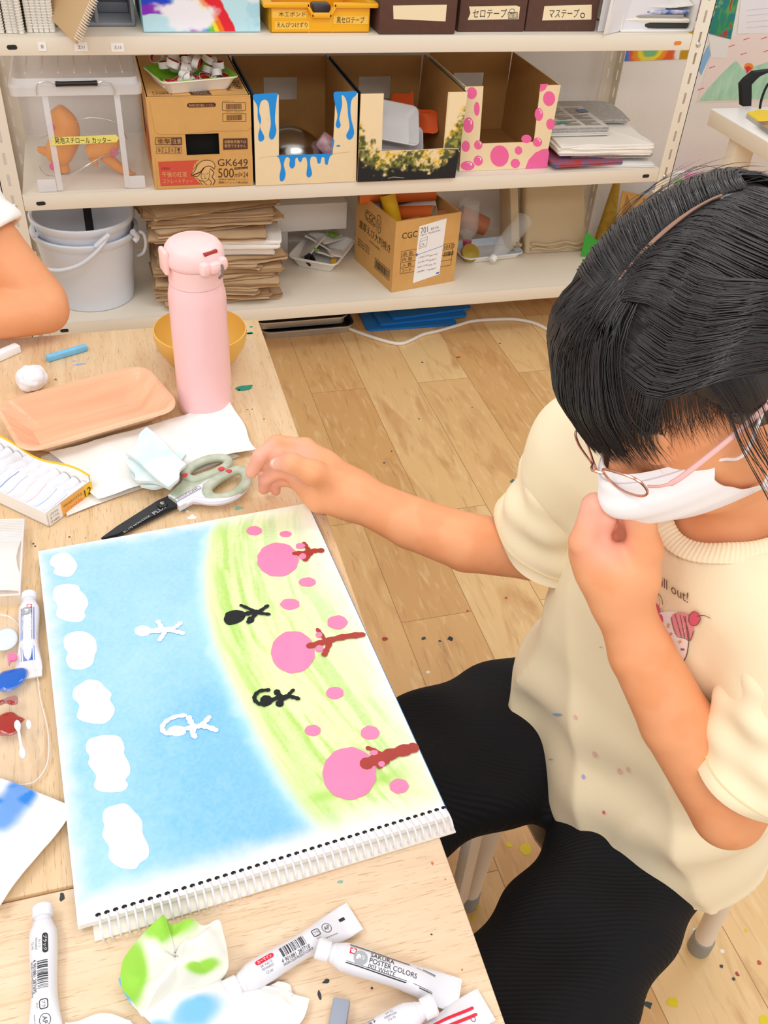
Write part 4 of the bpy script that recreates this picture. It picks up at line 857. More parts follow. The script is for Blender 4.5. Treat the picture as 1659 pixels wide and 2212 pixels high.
outline(mb, [(.083, .125), (.107, .129), (.108, .158), (.084, .154)], .0008, 1, Xf, .001); mb.stroke([(.084, .146), (.108, .150)], .0008, 1, Xf, .001); outline(mb, [(.086, .130), (.097, .132), (.097, .140), (.086, .138)], .0007, 1, Xf, .001); mb.stroke([(.09, .139), (.104, .132)], .0007, 1, Xf, .001)
for k in range(8): mb.text(['ご依頼主 山田', '電話 03 0000', '品名 食品 冷凍', '配達 指定なし', '取扱 注意', '控え', '個数 1', '受領印'][k], .0045, tr_(.100+(k % 2)*.034, .098-.015*(k//2)), 1, z=.001, width=.028 if k % 2 else .034)
mb.build('delivery_label', [ww, M('ink_soft', '#6d6a70', .7), M('label_blue', '#2f5fc0', .6)], t)
def roll(label, r, L, p, d, col, hollow=True, group=None):
    X = fr(p, Vector(d).orthogonal(), Vector(d).cross(Vector(d).orthogonal())); n = Vector(d).normalized()
    mb = MB().lathe([(r, 0), (r, L), (r-.0022, L), (r-.0022, 0.001), (r, 0)], 28); 
    for i in range(len(mb.m)): mb.m[i] = 0 if i < 28 else 1
    Xr = n.to_track_quat('Z', 'Y').to_matrix().to_4x4(); Xr.translation = Vector(p)
    o = mb.build('paper_roll', [M('roll_'+col[1:], col, .55), M('roll_inner', '#cfae8a', .8)]); o.matrix_basis = Xr; tag(o, label, 'paper roll', group or 'coloured paper rolls in the open carton')
Xc = fr(A, u, v); cc = lambda x, y, z: Xc @ Vector((x, y, z)); dd = lambda x, y, z: (Xc.to_3x3() @ Vector((x, y, z)))
roll('thick yellow roll standing out of the front of the open carton', .023, .23, cc(.085, .065, .03), dd(-.22, .30, 1), '#f0bd12')
roll('large orange roll lying across the top of the open carton', .0265, .23, cc(-.02, .20, .225), dd(1, -.35, .05), '#e8752c')
roll('smaller orange roll behind the yellow roll in the carton', .021, .22, cc(.03, .225, .15), dd(.55, -.72, .22), '#e2712f')
roll('white roll under the large orange roll at the right of the carton', .020, .17, cc(.04, .16, .165), dd(1, -.12, .16), '#f4eeea')
roll('navy blue roll at the back right corner of the carton', .016, .22, cc(.185, .18, .02), dd(.05, .05, 1), '#27359a')
roll('brown kraft roll low in the front of the carton', .015, .17, cc(.055, .07, .17), dd(1, .1, .05), '#c88a5c')
roll('pale blue grey roll standing at the back left of the carton', .02, .24, cc(.05, .14, .02), dd(-.12, .25, 1), '#93a0cc')
# tray of clear bottles
pet = M('pet_clear', '#f3f8fa', 0.05, alpha=.20); t = T('foam_tray', 'white and blue foam tray under clear plastic bottles on the bottom shelf', 'tray', (1.145, 2.615, Z3+.0006), rz=.10)
foam_tray(.205, .13, .022, .008, .005, .004, r=.02).build('tray_shell', [foam_white, M('foam_bluish', '#c9dcf2', .4, col2='#f2f5fa', vscale=14)], t)
def petb(label, p, d, L, r, capc):
    n = Vector(d).normalized(); X = n.to_track_quat('Z', 'Y').to_matrix().to_4x4(); X.translation = Vector(p); t = T('plastic_bottle', label, 'bottle', X=X, group='clear bottles on the foam tray')
    prof = [(0, .004), (r*.7, .0), (r, .008)]+[(r*(1-.06*(k % 2)), .015+k*(L*.55)/10) for k in range(10)]+[(r, L*.65), (r*.8, L*.8), (r*.36, L*.93), (r*.36, L)]
    MB().lathe(prof, 24).build('bottle_body', pet, t); MB().lathe([(r*.42, L-.004), (r*.42, L+.012), (0, L+.012)], 18).build('cap', M('cap_'+capc[1:], capc, .4), t)
petb('clear ribbed bottle lying tilted to the right on the foam tray', (1.262, 2.60, .298), (-.72, -.40, -.55), .17, .029, '#f2f2f2')
petb('clear bottle standing upside down at the back of the foam tray', (1.085, 2.655, .345), (.02, -.1, -1), .135, .033, '#c23d68')
o = MB().lathe([(0, 0), (.028, 0), (.030, .004), (.028, .016), (0, .019)], 24).build('gold_lid', M('lid_gold', '#b49a3e', .35, metal=.4)); o.matrix_basis = Matrix.Translation((1.072, 2.575, Z3+.022)) @ Matrix.Rotation(.8, 4, 'X'); tag(o, 'gold coloured lid leaning at the left of the bottle tray', 'lid')
o = MB().lathe([(.030, 0), (.034, .10), (.033, .10), (.029, .002), (0, .002)], 24).build('orange_cup', M('cup_orange', '#d98a63', .4, alpha=.8)); o.matrix_basis = Matrix.Translation((1.19, 2.745, Z3+.035)) @ Matrix.Rotation(-1.2, 4, Vector((.2, 1, 0))) ; tag(o, 'orange plastic cup lying behind the bottle tray', 'cup')
# beige cloth bags
clo = M('canvas_beige', '#cbb592', .85, bump=.25, bscale=120)
def cloth(label, x0, x1, y, h, d, lean, seed):
    w = x1-x0
    def f(uu, vv):
        a = 2*PI*uu; cx_, sx_ = math.cos(a), math.sin(a); e = .14
        X_ = math.copysign(abs(cx_)**e, cx_)*w/2; Y_ = math.copysign(abs(sx_)**.5, sx_)*d/2; z_ = vv*h
        n = float(fbm(np.array([X_*14+seed, Y_*14, z_*9]), 3, seed))-.5
        s = 1-.10*max(0, vv-.8)*5*.6-.05*max(0, .1-vv)*8
        return (x0+w/2+X_*(1-.03*vv)+n*.012+.018*(1-vv), y+Y_*s+n*.018+lean*vv, Z3+.0006+z_*(1+.04*n))
    mb = MB().grid(f, 72, 22, cu=True); b0 = len(mb.v)-72; mb.f.append(tuple(b0+i for i in range(72))); mb.m.append(0); mb.s.append(True)
    for k in range(2):
        zz = .014+.016*k; mb.tube([(x0+w*.06+w*.9*j/12+.018, y-d*.5-.002+.003*math.sin(j*1.7+k), Z3+zz+.004*math.sin(j+k)) for j in range(13)], .0042, 6)
    o = mb.build('folded_cloth', clo); tag(o, label, 'cloth', 'folded beige canvas at the right of the bottom shelf')
cloth('front folded beige canvas bag standing on the bottom shelf', 1.262, 1.478, 2.625, .205, .06, .05, 4)
cloth('narrow beige canvas fold showing at the left of the front canvas bag', 1.214, 1.246, 2.655, .20, .10, .05, 7)
cloth('beige canvas bag showing behind, right of the front one', 1.39, 1.505, 2.752, .185, .035, .01, 9)
# craft material at the right end
card_g = M('card_green', '#3fae3c', .5); 
P = gy(1293, 490, 2.56)
o = MB().prism([(-.03, 0), (.055, 0), (.05, .03), (-.03, .085)], .003).build('green_card', card_g); o.matrix_basis = fr((1.485, 2.545, Z3+.0008), (1, -.2, 0), (0, 0, 1)); tag(o, 'bright green card standing at the right end of the bottom shelf', 'card')
t = T('kraft_box', 'open kraft box panel standing on the floor at the rack right end', 'box', (1.66, 2.60, 0))
mb = MB(); X = fr((1.515, 2.60, Z3+.002), (1, .25, 0), (-.25, 1, .12)); 
mb.prism([(0, 0), (.12, 0), (.11, .33), (.0, .36)], .003, 0, fr((1.606, 2.60, .002), (1, .15, 0), (.12, .1, 1))); part(mb, 'flap', [kraft], t)
mb = MB().prism([(0, 0), (.10, 0), (.10, .31), (0, .36)], .003, 0, fr((1.600, 2.60, .002), (0, -1, 0), (.02, 0, 1))); part(mb, 'side', [kraft], t)
# ================================================================ ON THE FLOOR UNDER THE RACK
mt = M('tray_metal_light', '#c9c7c4', .3, metal=.7); md = M('tray_metal_dark', '#2d2b2a', .45, metal=.3)
for k, (zz, lb, dx) in enumerate(((0.0006, 'lower metal tray on the floor under the rack', 0), (.034, 'upper metal tray stacked under the rack', -.02))):
    t = T2('metal_tray', lb, 'tray', (.535+dx, 2.60, zz), 'metal trays under the rack')
    mb = foam_tray(.285, .22, .028, .012, .007, .003, r=.03, slope=.35); mb.build('tray_shell', [mt if k else mt, md], t)
bl = M('board_blue', '#1f7fd6', .5)
for k, (x, y, w, d, r_, lb) in enumerate(((.875, 2.585, .30, .20, -.03, 'lowest blue plastic board on the floor under the rack'), (.915, 2.61, .30, .20, .04, 'middle blue plastic board on the floor under the rack'), (.945, 2.635, .28, .20, .10, 'top blue plastic board on the floor under the rack'))):
    mb = MB(); mb.prism(rrect(-w/2, -d/2, w/2, d/2, .012), .007); outline(mb, rrect(-w/2+.05, -d/2+.035, w/2-.05, d/2-.02, .01), .0012, 1, Matrix(), .0073)
    mb.stroke([(-w/2+.06, .06), (w/2-.1, -.04)], .003, 1, Matrix(), .0074)

    o = mb.build('plastic_board', [bl, M('board_groove', '#0d4f94', .6)]); o.location = (x, y, .0006+k*.0078); o.rotation_euler.z = r_; tag(o, lb, 'board', 'blue boards under the rack')
t = T2('power_cord', 'white extension cord curving over the floor from under the rack', 'cord', (.95, 2.45, 0))
cw = M('cord_white', '#f1ece4', .45)
part(MB().tube(spl([tuple(gz(x, y, .006)) for x, y in [(745, 706), (770, 716), (810, 730), (845, 740), (868, 742), (890, 734), (915, 722), (950, 714), (985, 704), (1020, 694), (1070, 690), (1115, 690), (1155, 698), (1182, 712), (1196, 722)]], n=6), .0052, 8), 'cable', cw, t)
part(MB().box(-.02, .02, -.012, .012, 0, .018, .004, 0, Matrix.Translation(gz(1196, 726, 0.0006)) @ Matrix.Rotation(-.6, 4, 'Z')), 'plug', cw, t)
# ================================================================ WALL AND DESK
YW = 2.8595
def sheetw(label, poly, m, name='paper_drawing', deco=None, dm=(), cat='drawing'):
    mb = MB(); mb.prism(qs(poly, YW), .0006, 0, front(YW))
    if deco: deco(mb)
    o = mb.build(name, [m, *dm]); return tag(o, label, cat, 'drawings pinned on the wall')
XW = front(YW)
pinkp = M('paper_pinkish', '#f8e7e0', .8); hill = M('crayon_mint', '#c4e8d0', .8, col2='#a5dab8', vscale=14, vstretch=(3, 1, 1)); redc = M('crayon_red', '#e7707a', .8)
def deco1(mb):
    mb.flat(qs([(1508, 219), (1530, 190), (1560, 158), (1585, 134), (1592, 132), (1605, 150), (1640, 140), (1700, 120), (1700, 212)], YW), 1, XW, .0009)
    mb.flat([p[:2] for p in spl([q(x, y, YW)+(0,) for x, y in [(1607, 146), (1610, 138), (1617, 136), (1625, 139), (1627, 147), (1621, 153), (1613, 153)]], True, 4)], 3, XW, .0012)
    mb.flat(qs([(1609, 145), (1617, 142), (1624, 147), (1613, 159)], YW), 2, XW, .0014)
    for x, y in [(1580, 99), (1606, 116), (1612, 84), (1655, 110), (1650, 82), (1538, 145), (1514, 192)]: mb.stroke(qs([(x-6, y+2), (x+6, y-2)], YW), .003, 4, XW, .0009)
sheetw('large pinkish wall drawing with a mint green hill and a red drop', [(1545, 84), (1700, 60), (1700, 216), (1505, 222)], pinkp, deco=deco1, dm=[hill, M('crayon_crimson', '#e8344f', .7), M('crayon_orange', '#f59b2e', .7), redc])
gp = M('painting_green', '#ffffff', .5, attr=True)
def gcol(p):
    a = fbm(np.stack([p[:, 0]*25, p[:, 2]*40], 1), 4, 3); b = fbm(np.stack([p[:, 0]*50, p[:, 2]*22], 1), 3, 8); c = np.tile(np.array(lin('#2f8f63')), (len(p), 1))
    zz = (p[:, 2]-p[:, 2].min())/(np.ptp(p[:, 2])+1e-6)
    c = mix(c, lin('#1a6fae'), sstep(.45, .6, a)*(1-zz)); c = mix(c, lin('#7fc24a'), sstep(.52, .66, b)*.9*zz); c = mix(c, lin('#1f7f86'), sstep(.55, .5, b)*.5); c = mix(c, lin('#ddd63a'), sstep(.64, .7, a)*.9); c = mix(c, lin('#b8402f'), sstep(.68, .72, b)); return c
def paintgrid(label, A_, B_, C2, D_, n, m, colfn):
    a, b, c, d = [np.array(q(*p, YW)) for p in (A_, B_, C2, D_)]
    mb = MB().grid(lambda u_, v_: (*((a*(1-u_)+b*u_)*(1-v_)+(d*(1-u_)+c*u_)*v_), .0), n, n, thick=.0006, smooth=False); mb.v = [(x, YW-.0010-z, y) for x, y, z in mb.v]
    o = mb.build('painting', [m], colfn=colfn); tag(o, label, 'painting', 'drawings pinned on the wall')
paintgrid('green and blue abstract painting pinned beside the rack post', (1545, -40), (1602, -40), (1578, 85), (1531, 72), 60, gp, gcol)
sheetw('small white paper pinned under the green painting', [(1530, 76), (1577, 84), (1568, 126), (1536, 124)], paperw, 'paper_sheet', cat='paper').location.y = -.0007
sheetw('white sheet with faint crayon lines at the upper right', [(1604, -40), (1720, -40), (1720, 70), (1592, 73)], M('paper_cool', '#f6f3f6', .8), deco=lambda mb: [mb.stroke(qs([(1612, y), (1700, y-8)], YW), .002, 1, XW, .0009) for y in (22, 34, 48, 60)], dm=[M('crayon_lilac', '#dcd6ea', .8)]).location.y = -.0007
sheetw('pale blue leaf-shaped cutout beside the rack post', [(1530, 97), (1534, 118), (1524, 140), (1514, 162), (1510, 150), (1516, 126)], M('paper_skyblue', '#8fbfe8', .7), 'paper_cutout', cat='cutout').location.y = -.0014
def rcol(p):
    xx = (p[:, 0]-p[:, 0].min())/np.ptp(p[:, 0]); z = p[:, 2]; zt = z.max(); r = np.hypot((xx-.42)*.24, (z-zt+.070)*1.5); n = fbm(np.stack([xx*12, z*80], 1), 3, 4); r = r+(n-.5)*.012
    c = np.tile(np.array(lin('#e8622a')), (len(p), 1)); c = mix(c, lin('#7fc98a'), sstep(.028, .02, r)); c = mix(c, lin('#f5e53a'), sstep(.02, .028, r)*sstep(.05, .04, r)); c = mix(c, lin('#f59a2a'), sstep(.04, .05, r)*sstep(.065, .055, r)); c = mix(c, lin('#c23a2a'), sstep(.085, .10, r)*.7)
    c = mix(c, lin('#f3d53a'), sstep(.07, .05, xx)); c = mix(c, lin('#2f7fe0'), sstep(.10, .02, xx+(zt-z)*-1.2+.02)); c = mix(c, lin('#fbf3ec'), sstep(.80, .83, xx+n*.06)); c = mix(c, lin('#c99a17'), sstep(.86, .88, xx+n*.03)); return c
paintgrid('orange and yellow arc painting on the wall under the top shelf', (1350, 60), (1500, 60), (1487, 127), (1347, 132), 50, M('painting_arc', '#ffffff', .5, attr=True), rcol)
paintgrid('narrow purple and green painting beside the rack post at the top', (1508, -30), (1530, -30), (1512, 48), (1500, 44), 24, M('painting_purple', '#ffffff', .5, attr=True), lambda p: mix(np.tile(np.array(lin('#8a3a8f')), (len(p), 1)), lin('#8fb04a'), sstep(.5, .6, fbm(np.stack([p[:, 0]*60, p[:, 2]*60], 1), 3, 2))))
dw = M('desk_white', '#fdfaf6', .35); dc = M('desk_cream', '#efe2cd', .5)
t = T('side_desk', 'white topped desk by the wall at the right edge', 'desk', (2.1, 1.85, 0)); dx0, dy1 = 1.646, 2.338
mb = MB().box(dx0, 2.6, 1.45, dy1, .655, .70, .003, 0)
for i, f in enumerate(mb.f):
    if sum(mb.v[k][2] for k in f)/len(f) < .697: mb.m[i] = 1
part(mb, 'desk_top', [dw, dc], t)
lp = gz(1588, 300, .655); 
for (x, y) in ((dx0+.06, dy1-.10), (2.54, dy1-.10), (2.54, 1.55)): part(MB().box(x-.032, x+.032, y-.022, y+.022, 0, .6545, .006), 'leg', [dc], t)
bb = M('bag_black', '#1b1b1d', .75)
t = T('black_bag', 'black bag with an arched handle standing on the white desk', 'bag', (1.93, 2.26, .70))
w_ = gz(1622, 228, .7); A_ = [gz(1617, 231, .7005)]; Yb = A_[0].y
def strap(pts, wd, tck, name): 
    mb = MB(); P = [Vector(p) for p in pts]; 
    mb.tube(P, [(tck, wd)]*len(P), 8); return part(mb, name, [bb], t)
h = [gy(x, y, Yb) for x, y in [(1616, 231), (1616, 205), (1615, 186), (1624, 176), (1640, 165), (1662, 160), (1690, 165), (1705, 190)]]
mb = MB()
for i in range(len(h)-1):
    pass
o1 = [gy(x, y, Yb) for x, y in [(1605, 230), (1604, 205), (1603, 184), (1613, 172), (1632, 157), (1655, 154), (1690, 150), (1715, 170), (1718, 230)]]; i1 = [gy(x, y, Yb) for x, y in [(1623, 229), (1624, 205), (1624, 183), (1632, 174), (1642, 165), (1657, 158), (1685, 160), (1700, 178), (1700, 230)]]
v_ = [tuple(p) for p in o1+i1]+[(p.x, p.y+.02, p.z) for p in o1+i1]; n = len(o1)
f_ = [(i, n+i, n+i+1, i+1) for i in range(n-1)]+[(2*n+i+1, 3*n+i+1, 3*n+i, 2*n+i) for i in range(n-1)]+[(i+1, 2*n+i+1, 2*n+i, i) for i in range(n-1)]+[(n+i, 3*n+i, 3*n+i+1, n+i+1) for i in range(n-1)]+[(0, 2*n, 3*n, n), (n-1, 2*n-1, 4*n-1, 3*n-1)]
mb.add(v_, f_, 0, False); part(mb, 'handle_strap', [bb], t)
part(MB().box(1.985, 2.25, Yb-.02, Yb+.08, .701, .86, .02), 'bag_body', [bb], t)
part(MB().tube(spl([tuple(gy(x, y, Yb-.03)) for x, y in [(1660, 180), (1652, 195), (1645, 215), (1642, 230), (1642, 234)]], n=4), .0035, 6), 'zip_cord', [bb], t)
t = T('picture_book', 'yellow framed book lying on the white desk', 'book', (1.85, 2.15, .70)); yl = M('frame_yellow', '#f2cf14', .45)
c0 = [gz(x, y, .7006) for x, y in [(1611, 254), (1632, 249), (1700, 249), (1700, 310), (1662, 291)]]
mb = MB().prism([(p.x, p.y) for p in c0], .010, 0, None, .7006); part(mb, 'book_block', [M('book_grey', '#b5b3b0', .5)], t)
c1 = [(p.x, p.y) for p in c0]; mb = MB().prism(c1, .004, 0, None, .7108); ins = [gz(x, y, .7150) for x, y in [(1634, 263), (1700, 258), (1700, 296), (1664, 283)]]; mb.flat([(p.x, p.y) for p in ins], 1, None, .7150); part(mb, 'cover', [yl, M('cover_picture', '#c9a06a', .5, col2='#7a5a3c', vscale=40)], t)
p = gz(1690, 330, .65); o = MB().box(-.10, .10, -.06, .06, -.14, .10, .03).build('hanging_bag', bb); o.location = (1.93, 2.10, .42); 
part(MB().tube([(1.93, 2.10, .51), (1.93, 2.10, .56), (1.93, 2.115, .60), (1.93, 2.12, .6530)], .008, 6), 'bag_loop', [bb], tag(o, 'black bag hanging under the white desk', 'bag'))
# crafts on the floor between rack and desk
pc = gy(1505, 385, 2.75)
o = MB().box(-.045, .045, -.012, .012, 0, pc.z+.01, .004).build('pink_card', M('card_pink', '#f58fbf', .5)); o.location = (pc.x+.012, 2.76, 0.0006); tag(o, 'bright pink card craft standing on the floor beside the rack', 'craft')
pg = gy(1470, 400, 2.70)
o = MB().lathe([(0, -.022), (.016, -.016), (.022, 0), (.016, .016), (0, .022)], 16).build('green_ball', M('ball_green', '#8fd046', .5)); o.location = (pg.x, 2.70, pg.z); tag(o, 'lime green paper ball in front of the pink card', 'ball')
o = MB().box(-.06, .06, -.02, .02, 0, pg.z-.0225, .004).build('white_box', foam_white); o.location = (pg.x-.035, 2.71, .0006); tag(o, 'white paper box under the lime green ball beside the rack', 'box')
pw = gy(1455, 380, 2.78)
o = MB().box(-.05, .05, -.012, .012, 0, pw.z+.012, .003).build('white_card', M('card_white', '#f8f5f2', .6)); o.location = (pw.x, 2.785, .0006); tag(o, 'white card standing behind the lime ball by the rack', 'card')
pm_ = gy(1365, 455, 2.72)
o = MB().lathe([(.045, 0), (.032, .16), (.010, .36), (0, .362)], 18).build('yellow_cone', M('cone_ochre', '#c9a23a', .7, var=.2, vscale=60)); o.location = (1.645, 2.745, .0006); tag(o, 'ochre paper cone on the floor at the rack right end', 'cone')
pf = gy(1395, 430, 2.70)
o = MB().lathe([(0, 0), (.06, .01), (.075, .06), (.06, .13), (.03, .17), (0, .18)], 20).build('film_bag', M('film_greenish', '#cfe5da', .2, alpha=.6, col2='#3f9a7c', vscale=12)); o.location = (1.785, 2.70, .0006+.08); tag(o, 'clear plastic bag of green scraps by the rack right post', 'plastic bag')
o = MB().box(-.07, .07, -.06, .06, 0, .079, .004).build('brown_box', kraft); o.location = (1.785, 2.70, .0006); tag(o, 'low kraft box under the clear bag of green scraps', 'box')
# ================================================================ SKETCHBOOK
SBZ = TZ+.0125
TL, TR, BL = gz(82, 1190, SBZ), gz(655, 1088, SBZ), gz(203, 1990, SBZ)
e1 = (TR-TL); WS = .311; e1.normalize(); e2 = Vector((e1.y, -e1.x, 0)); LS = (BL-TL).dot(e2)
XS_ = fr(TL, e1, -e2)                       # local: x along the short top edge, y negative down the page
def sp(x, y): p = XS_.inverted() @ gz(x, y, SBZ); return (p.x, p.y)
def kp(x, y): return sp(80+x*.5546, 1080+y*.5546)
sb = T('sketchbook', 'large spiral sketchbook open at a child painting of sky, clouds and pink trees', 'sketchbook', tuple((TL+XS_.to_3x3() @ Vector((WS/2, -LS/2, 0))).xy)+(TZ,))
def sbpart(mb, name, mats, par=None, **k):
    mb.v = [tuple(XS_ @ Vector(p)) for p in mb.v]; return part(mb, name, mats, par or sb, **k)
pgm = M('sketch_page_edge', '#f7f4ee', .7)
mb = MB()
for k in range(5):
    dx = (-.0016+.0012*((k*7) % 5)/2); mb.box(.0005+dx*.6, WS-.001+dx*.4, -LS+.001, -.0008*k, -.0078+.0014*k, -.0078+.0014*k+.0012, 0)
sbpart(mb, 'page_block', [pgm])
sbpart(MB().box(.001, WS+.0035, -LS+.006, -.003, -.0098, -.0081, .0006), 'back_cover', [M('cover_blue', '#3f86d0', .5)])
sbpart(MB().box(.010, WS+.003, -LS-.0105, -.02, -.0122, -.0102, .0004), 'turned_pages', [M('turned_page', '#efe9dd', .7)])
crv = sorted([(b, a) for a, b in [kp(*c) for c in [(690, 85), (668, 130), (650, 260), (655, 420), (690, 560), (755, 720), (835, 880), (905, 1010), (985, 1140), (1085, 1290), (1140, 1350)]]])
cb = np.array([c[0] for c in crv]); ca = np.array([c[1] for c in crv])
def pagecol(P):
    L = np.array([tuple(XS_.inverted() @ Vector(p)) for p in P]) if False else (P-np.array(TL))@np.array(XS_.to_3x3())
    a, b = L[:, 0], L[:, 1]; d = a-np.interp(b, cb, ca)
    n1 = fbm(np.stack([a*60, b*60], 1), 5, 3); n2 = fbm(np.stack([d*170+b*15, b*16], 1), 4, 9); n3 = fbm(np.stack([a*420, b*420], 1), 2, 5); n4 = fbm(np.stack([a*14, b*14], 1), 3, 12)
    W_ = np.array(lin('#f4f3f0')); c = np.tile(W_, (len(P), 1))
    ed = np.minimum(np.minimum(a, WS-a), np.minimum(-b, LS+b-.016))
    sky = sstep(.012, -.012, d+(n1-.5)*.02)*sstep(-.010, .020, ed+(n1-.5)*.012)
    dens = np.clip(.40+.70*sstep(-.16, -.30, b)*sstep(.02, .16, a)+.22*(n4-.5)*2, 0, 1)
    skyc = mix(lin('#addcf4'), lin('#74beeb'), np.clip(dens+(n3-.5)*.16+(n1-.5)*.30, 0, 1))
    c = mix(c, skyc, np.clip(sky*(.90+.12*(n3-.3)), 0, 1))
    c = mix(c, lin('#9fe0e8'), np.exp(-(d/.012)**2)*.6*sstep(0, .03, ed))
    g = sstep(-.004, .010, d)*sstep(-.012, .026, ed+(n1-.5)*.015)*sstep(.27, .06, d+(n2-.5)*.06+.05*sstep(-.2, -.05, b))
    gd_ = np.clip(sstep(.38, .72, n2)*.9+np.exp(-((d-.018)/.016)**2)*.5+(n3-.5)*.25, 0, 1)
    c = mix(c, mix(lin('#e6f3b4'), lin('#b2da66'), gd_), np.clip(g*(.95+.15*(n3-.5)), 0, 1))
    yl_ = np.exp(-((d-.006)/.010)**2)*sstep(.0, .03, ed)*.45; c = mix(c, lin('#f2f7c4'), yl_)
    st = np.exp(-((b+LS-.052-.35*(a-.22)**2)/.006)**2)*sstep(.19, .21, a)*sstep(.30, .27, a); c = mix(c, lin('#a5d84e'), st*.7); return c
mb = MB(); nx, ny = 230, 340
mb.grid(lambda u, v: (WS*u, -LS*(1-v), -.0004+.0), nx, ny, 0, smooth=False)
pt_w, pt_p, pt_b, pt_r = M('poster_white', '#fbfbfd', .35), M('poster_pink', '#f589b6', .25, var=.06, vscale=40), M('poster_black', '#17171a', .12), M('poster_brown', '#b03f35', .25, var=.12, vscale=60)
pt_v = M('poster_white_thin', '#e9f3fb', .4)
SK = [0]
def blob(pts, m, z=.0005): mb.prism([p[:2] for p in spl([kp(x, y)+(0,) for x, y in pts], True, 5)], z, m, None, -.0003)
def ell(cx, cy, rx, ry, m, z=.0005, w=.04, n=18, ph=0.0):
    blob([(cx+rx*math.cos(2*PI*k/n)*(1+w*math.sin(3.1*k+cx)), cy+ry*math.sin(2*PI*k/n)*(1+w*math.cos(2.3*k+cy))) for k in range(n)], m, z)
def stk_(pts, w, m, z=.0006):
    P = [kp(x, y) for x, y in pts]; P = [p[:2] for p in spl([(*p, 0) for p in P], n=4)]; n = len(P)
    ws = [w*.5546*.00052*(1+.18*math.sin(i*1.9+pts[0][0])) for i in range(n)]
    SK[0] += 1; mb.stroke(P, ws, m, None, z*.9+SK[0]*3e-6)
clouds = [[(102, 205), (130, 215), (156, 250), (150, 275), (130, 297), (95, 297), (65, 285), (70, 265), (50, 250), (60, 220)],
    [(125, 327), (160, 335), (170, 355), (190, 375), (200, 405), (185, 435), (188, 455), (165, 475), (110, 470), (75, 450), (80, 410), (62, 385), (68, 345), (95, 330)],
    [(150, 512), (190, 515), (225, 540), (233, 580), (225, 605), (215, 640), (175, 660), (130, 655), (112, 620), (120, 595), (105, 570), (110, 530)],
    [(200, 700), (240, 705), (265, 730), (290, 755), (285, 780), (303, 815), (285, 855), (250, 872), (190, 865), (155, 845), (165, 800), (140, 770), (145, 735), (180, 710)],
    [(270, 915), (320, 922), (340, 960), (340, 990), (360, 1030), (362, 1065), (345, 1090), (355, 1110), (330, 1135), (255, 1137), (222, 1115), (230, 1075), (200, 1030), (205, 1000), (190, 970), (200, 935), (240, 920)],
    [(300, 1190), (345, 1183), (380, 1215), (408, 1250), (412, 1300), (435, 1350), (432, 1390), (400, 1415), (385, 1435), (350, 1438), (310, 1425), (280, 1395), (280, 1350), (255, 1310), (262, 1270), (255, 1240), (265, 1205)]]
for c in clouds:
    cx = sum(p[0] for p in c)/len(c); cy = sum(p[1] for p in c)/len(c)
    blob(c, 5, .0004); blob([(cx+(x-cx)*.93, cy+(y-cy)*.94) for x, y in c], 1, .0006)
ell(412, 510, 32, 21, 5, .0006)
for s in ([(435, 512), (480, 508), (525, 505)],): stk_(s, 24, 5)
for s in ([(472, 475), (482, 492), (496, 508)], [(500, 510), (490, 528), (478, 546)], [(520, 506), (540, 496), (557, 482)], [(520, 508), (545, 514), (567, 520)]): stk_(s, 17, 5)
stk_([(577, 840), (540, 845), (505, 862), (488, 885), (495, 905), (520, 912)], 16, 5); ell(545, 900, 36, 20, 5, .0006); ell(553, 898, 22, 9, 1, .0007)
for s in ([(560, 895), (600, 888), (640, 880)], [(592, 850), (600, 868), (612, 885)], [(612, 890), (606, 908), (616, 924)], [(638, 880), (655, 865), (670, 848)], [(638, 880), (668, 886), (697, 898)]): stk_(s, 18, 5)
blob([(738, 440), (770, 430), (800, 434), (812, 445), (805, 465), (780, 480), (745, 486), (728, 470), (732, 452)], 3, .0009)
for s, w in (([(800, 448), (830, 442), (862, 436)], 20), ([(795, 412), (825, 425), (855, 440)], 14), ([(825, 476), (838, 462), (855, 440)], 17), ([(855, 440), (875, 430), (897, 414)], 15), ([(850, 440), (880, 444), (904, 447)], 15)): stk_(s, w, 3, .0009)
ell(832, 467, 14, 12, 3, .0009)
stk_([(900, 742), (868, 746), (850, 762), (848, 780), (862, 794), (885, 800)], 14, 3, .0009); ell(893, 782, 24, 20, 3, .001); ell(935, 750, 13, 11, 3, .001); ell(945, 794, 16, 12, 3, .001)
for s, w in (([(905, 785), (940, 772), (975, 768)], 18), ([(935, 752), (950, 765), (960, 775)], 14), ([(945, 795), (955, 780), (975, 768)], 16), ([(975, 768), (985, 755), (998, 742)], 13), ([(975, 766), (998, 770), (1018, 776)], 15)): stk_(s, w, 3, .0009)
def trunk(main, w, brs):
    stk_(main, w, 4, .0008)
    for b_, bw in brs: stk_(b_, bw, 4, .0007)
trunk([(1003, 210), (1040, 208), (1075, 200), (1106, 198)], 24, [([(1040, 170), (1050, 185), (1062, 202)], 18), ([(1045, 232), (1055, 220), (1068, 205)], 22)])
trunk([(1062, 570), (1100, 560), (1150, 545), (1205, 533), (1268, 526)], 26, [([(1092, 505), (1105, 522), (1122, 548)], 15), ([(1120, 602), (1128, 585), (1140, 558)], 20)])
trunk([(1284, 1028), (1340, 1005), (1400, 985), (1465, 967)], 40, [([(1290, 968), (1320, 980), (1350, 998)], 15), ([(1332, 1040), (1350, 1028), (1362, 1020)], 18)])
for cx, cy, rx, ry in ((938, 233, 80, 65), (997, 593, 85, 81), (1217, 1066, 104, 101)): ell(cx, cy, rx, ry, 2, .0009, .02, 26)
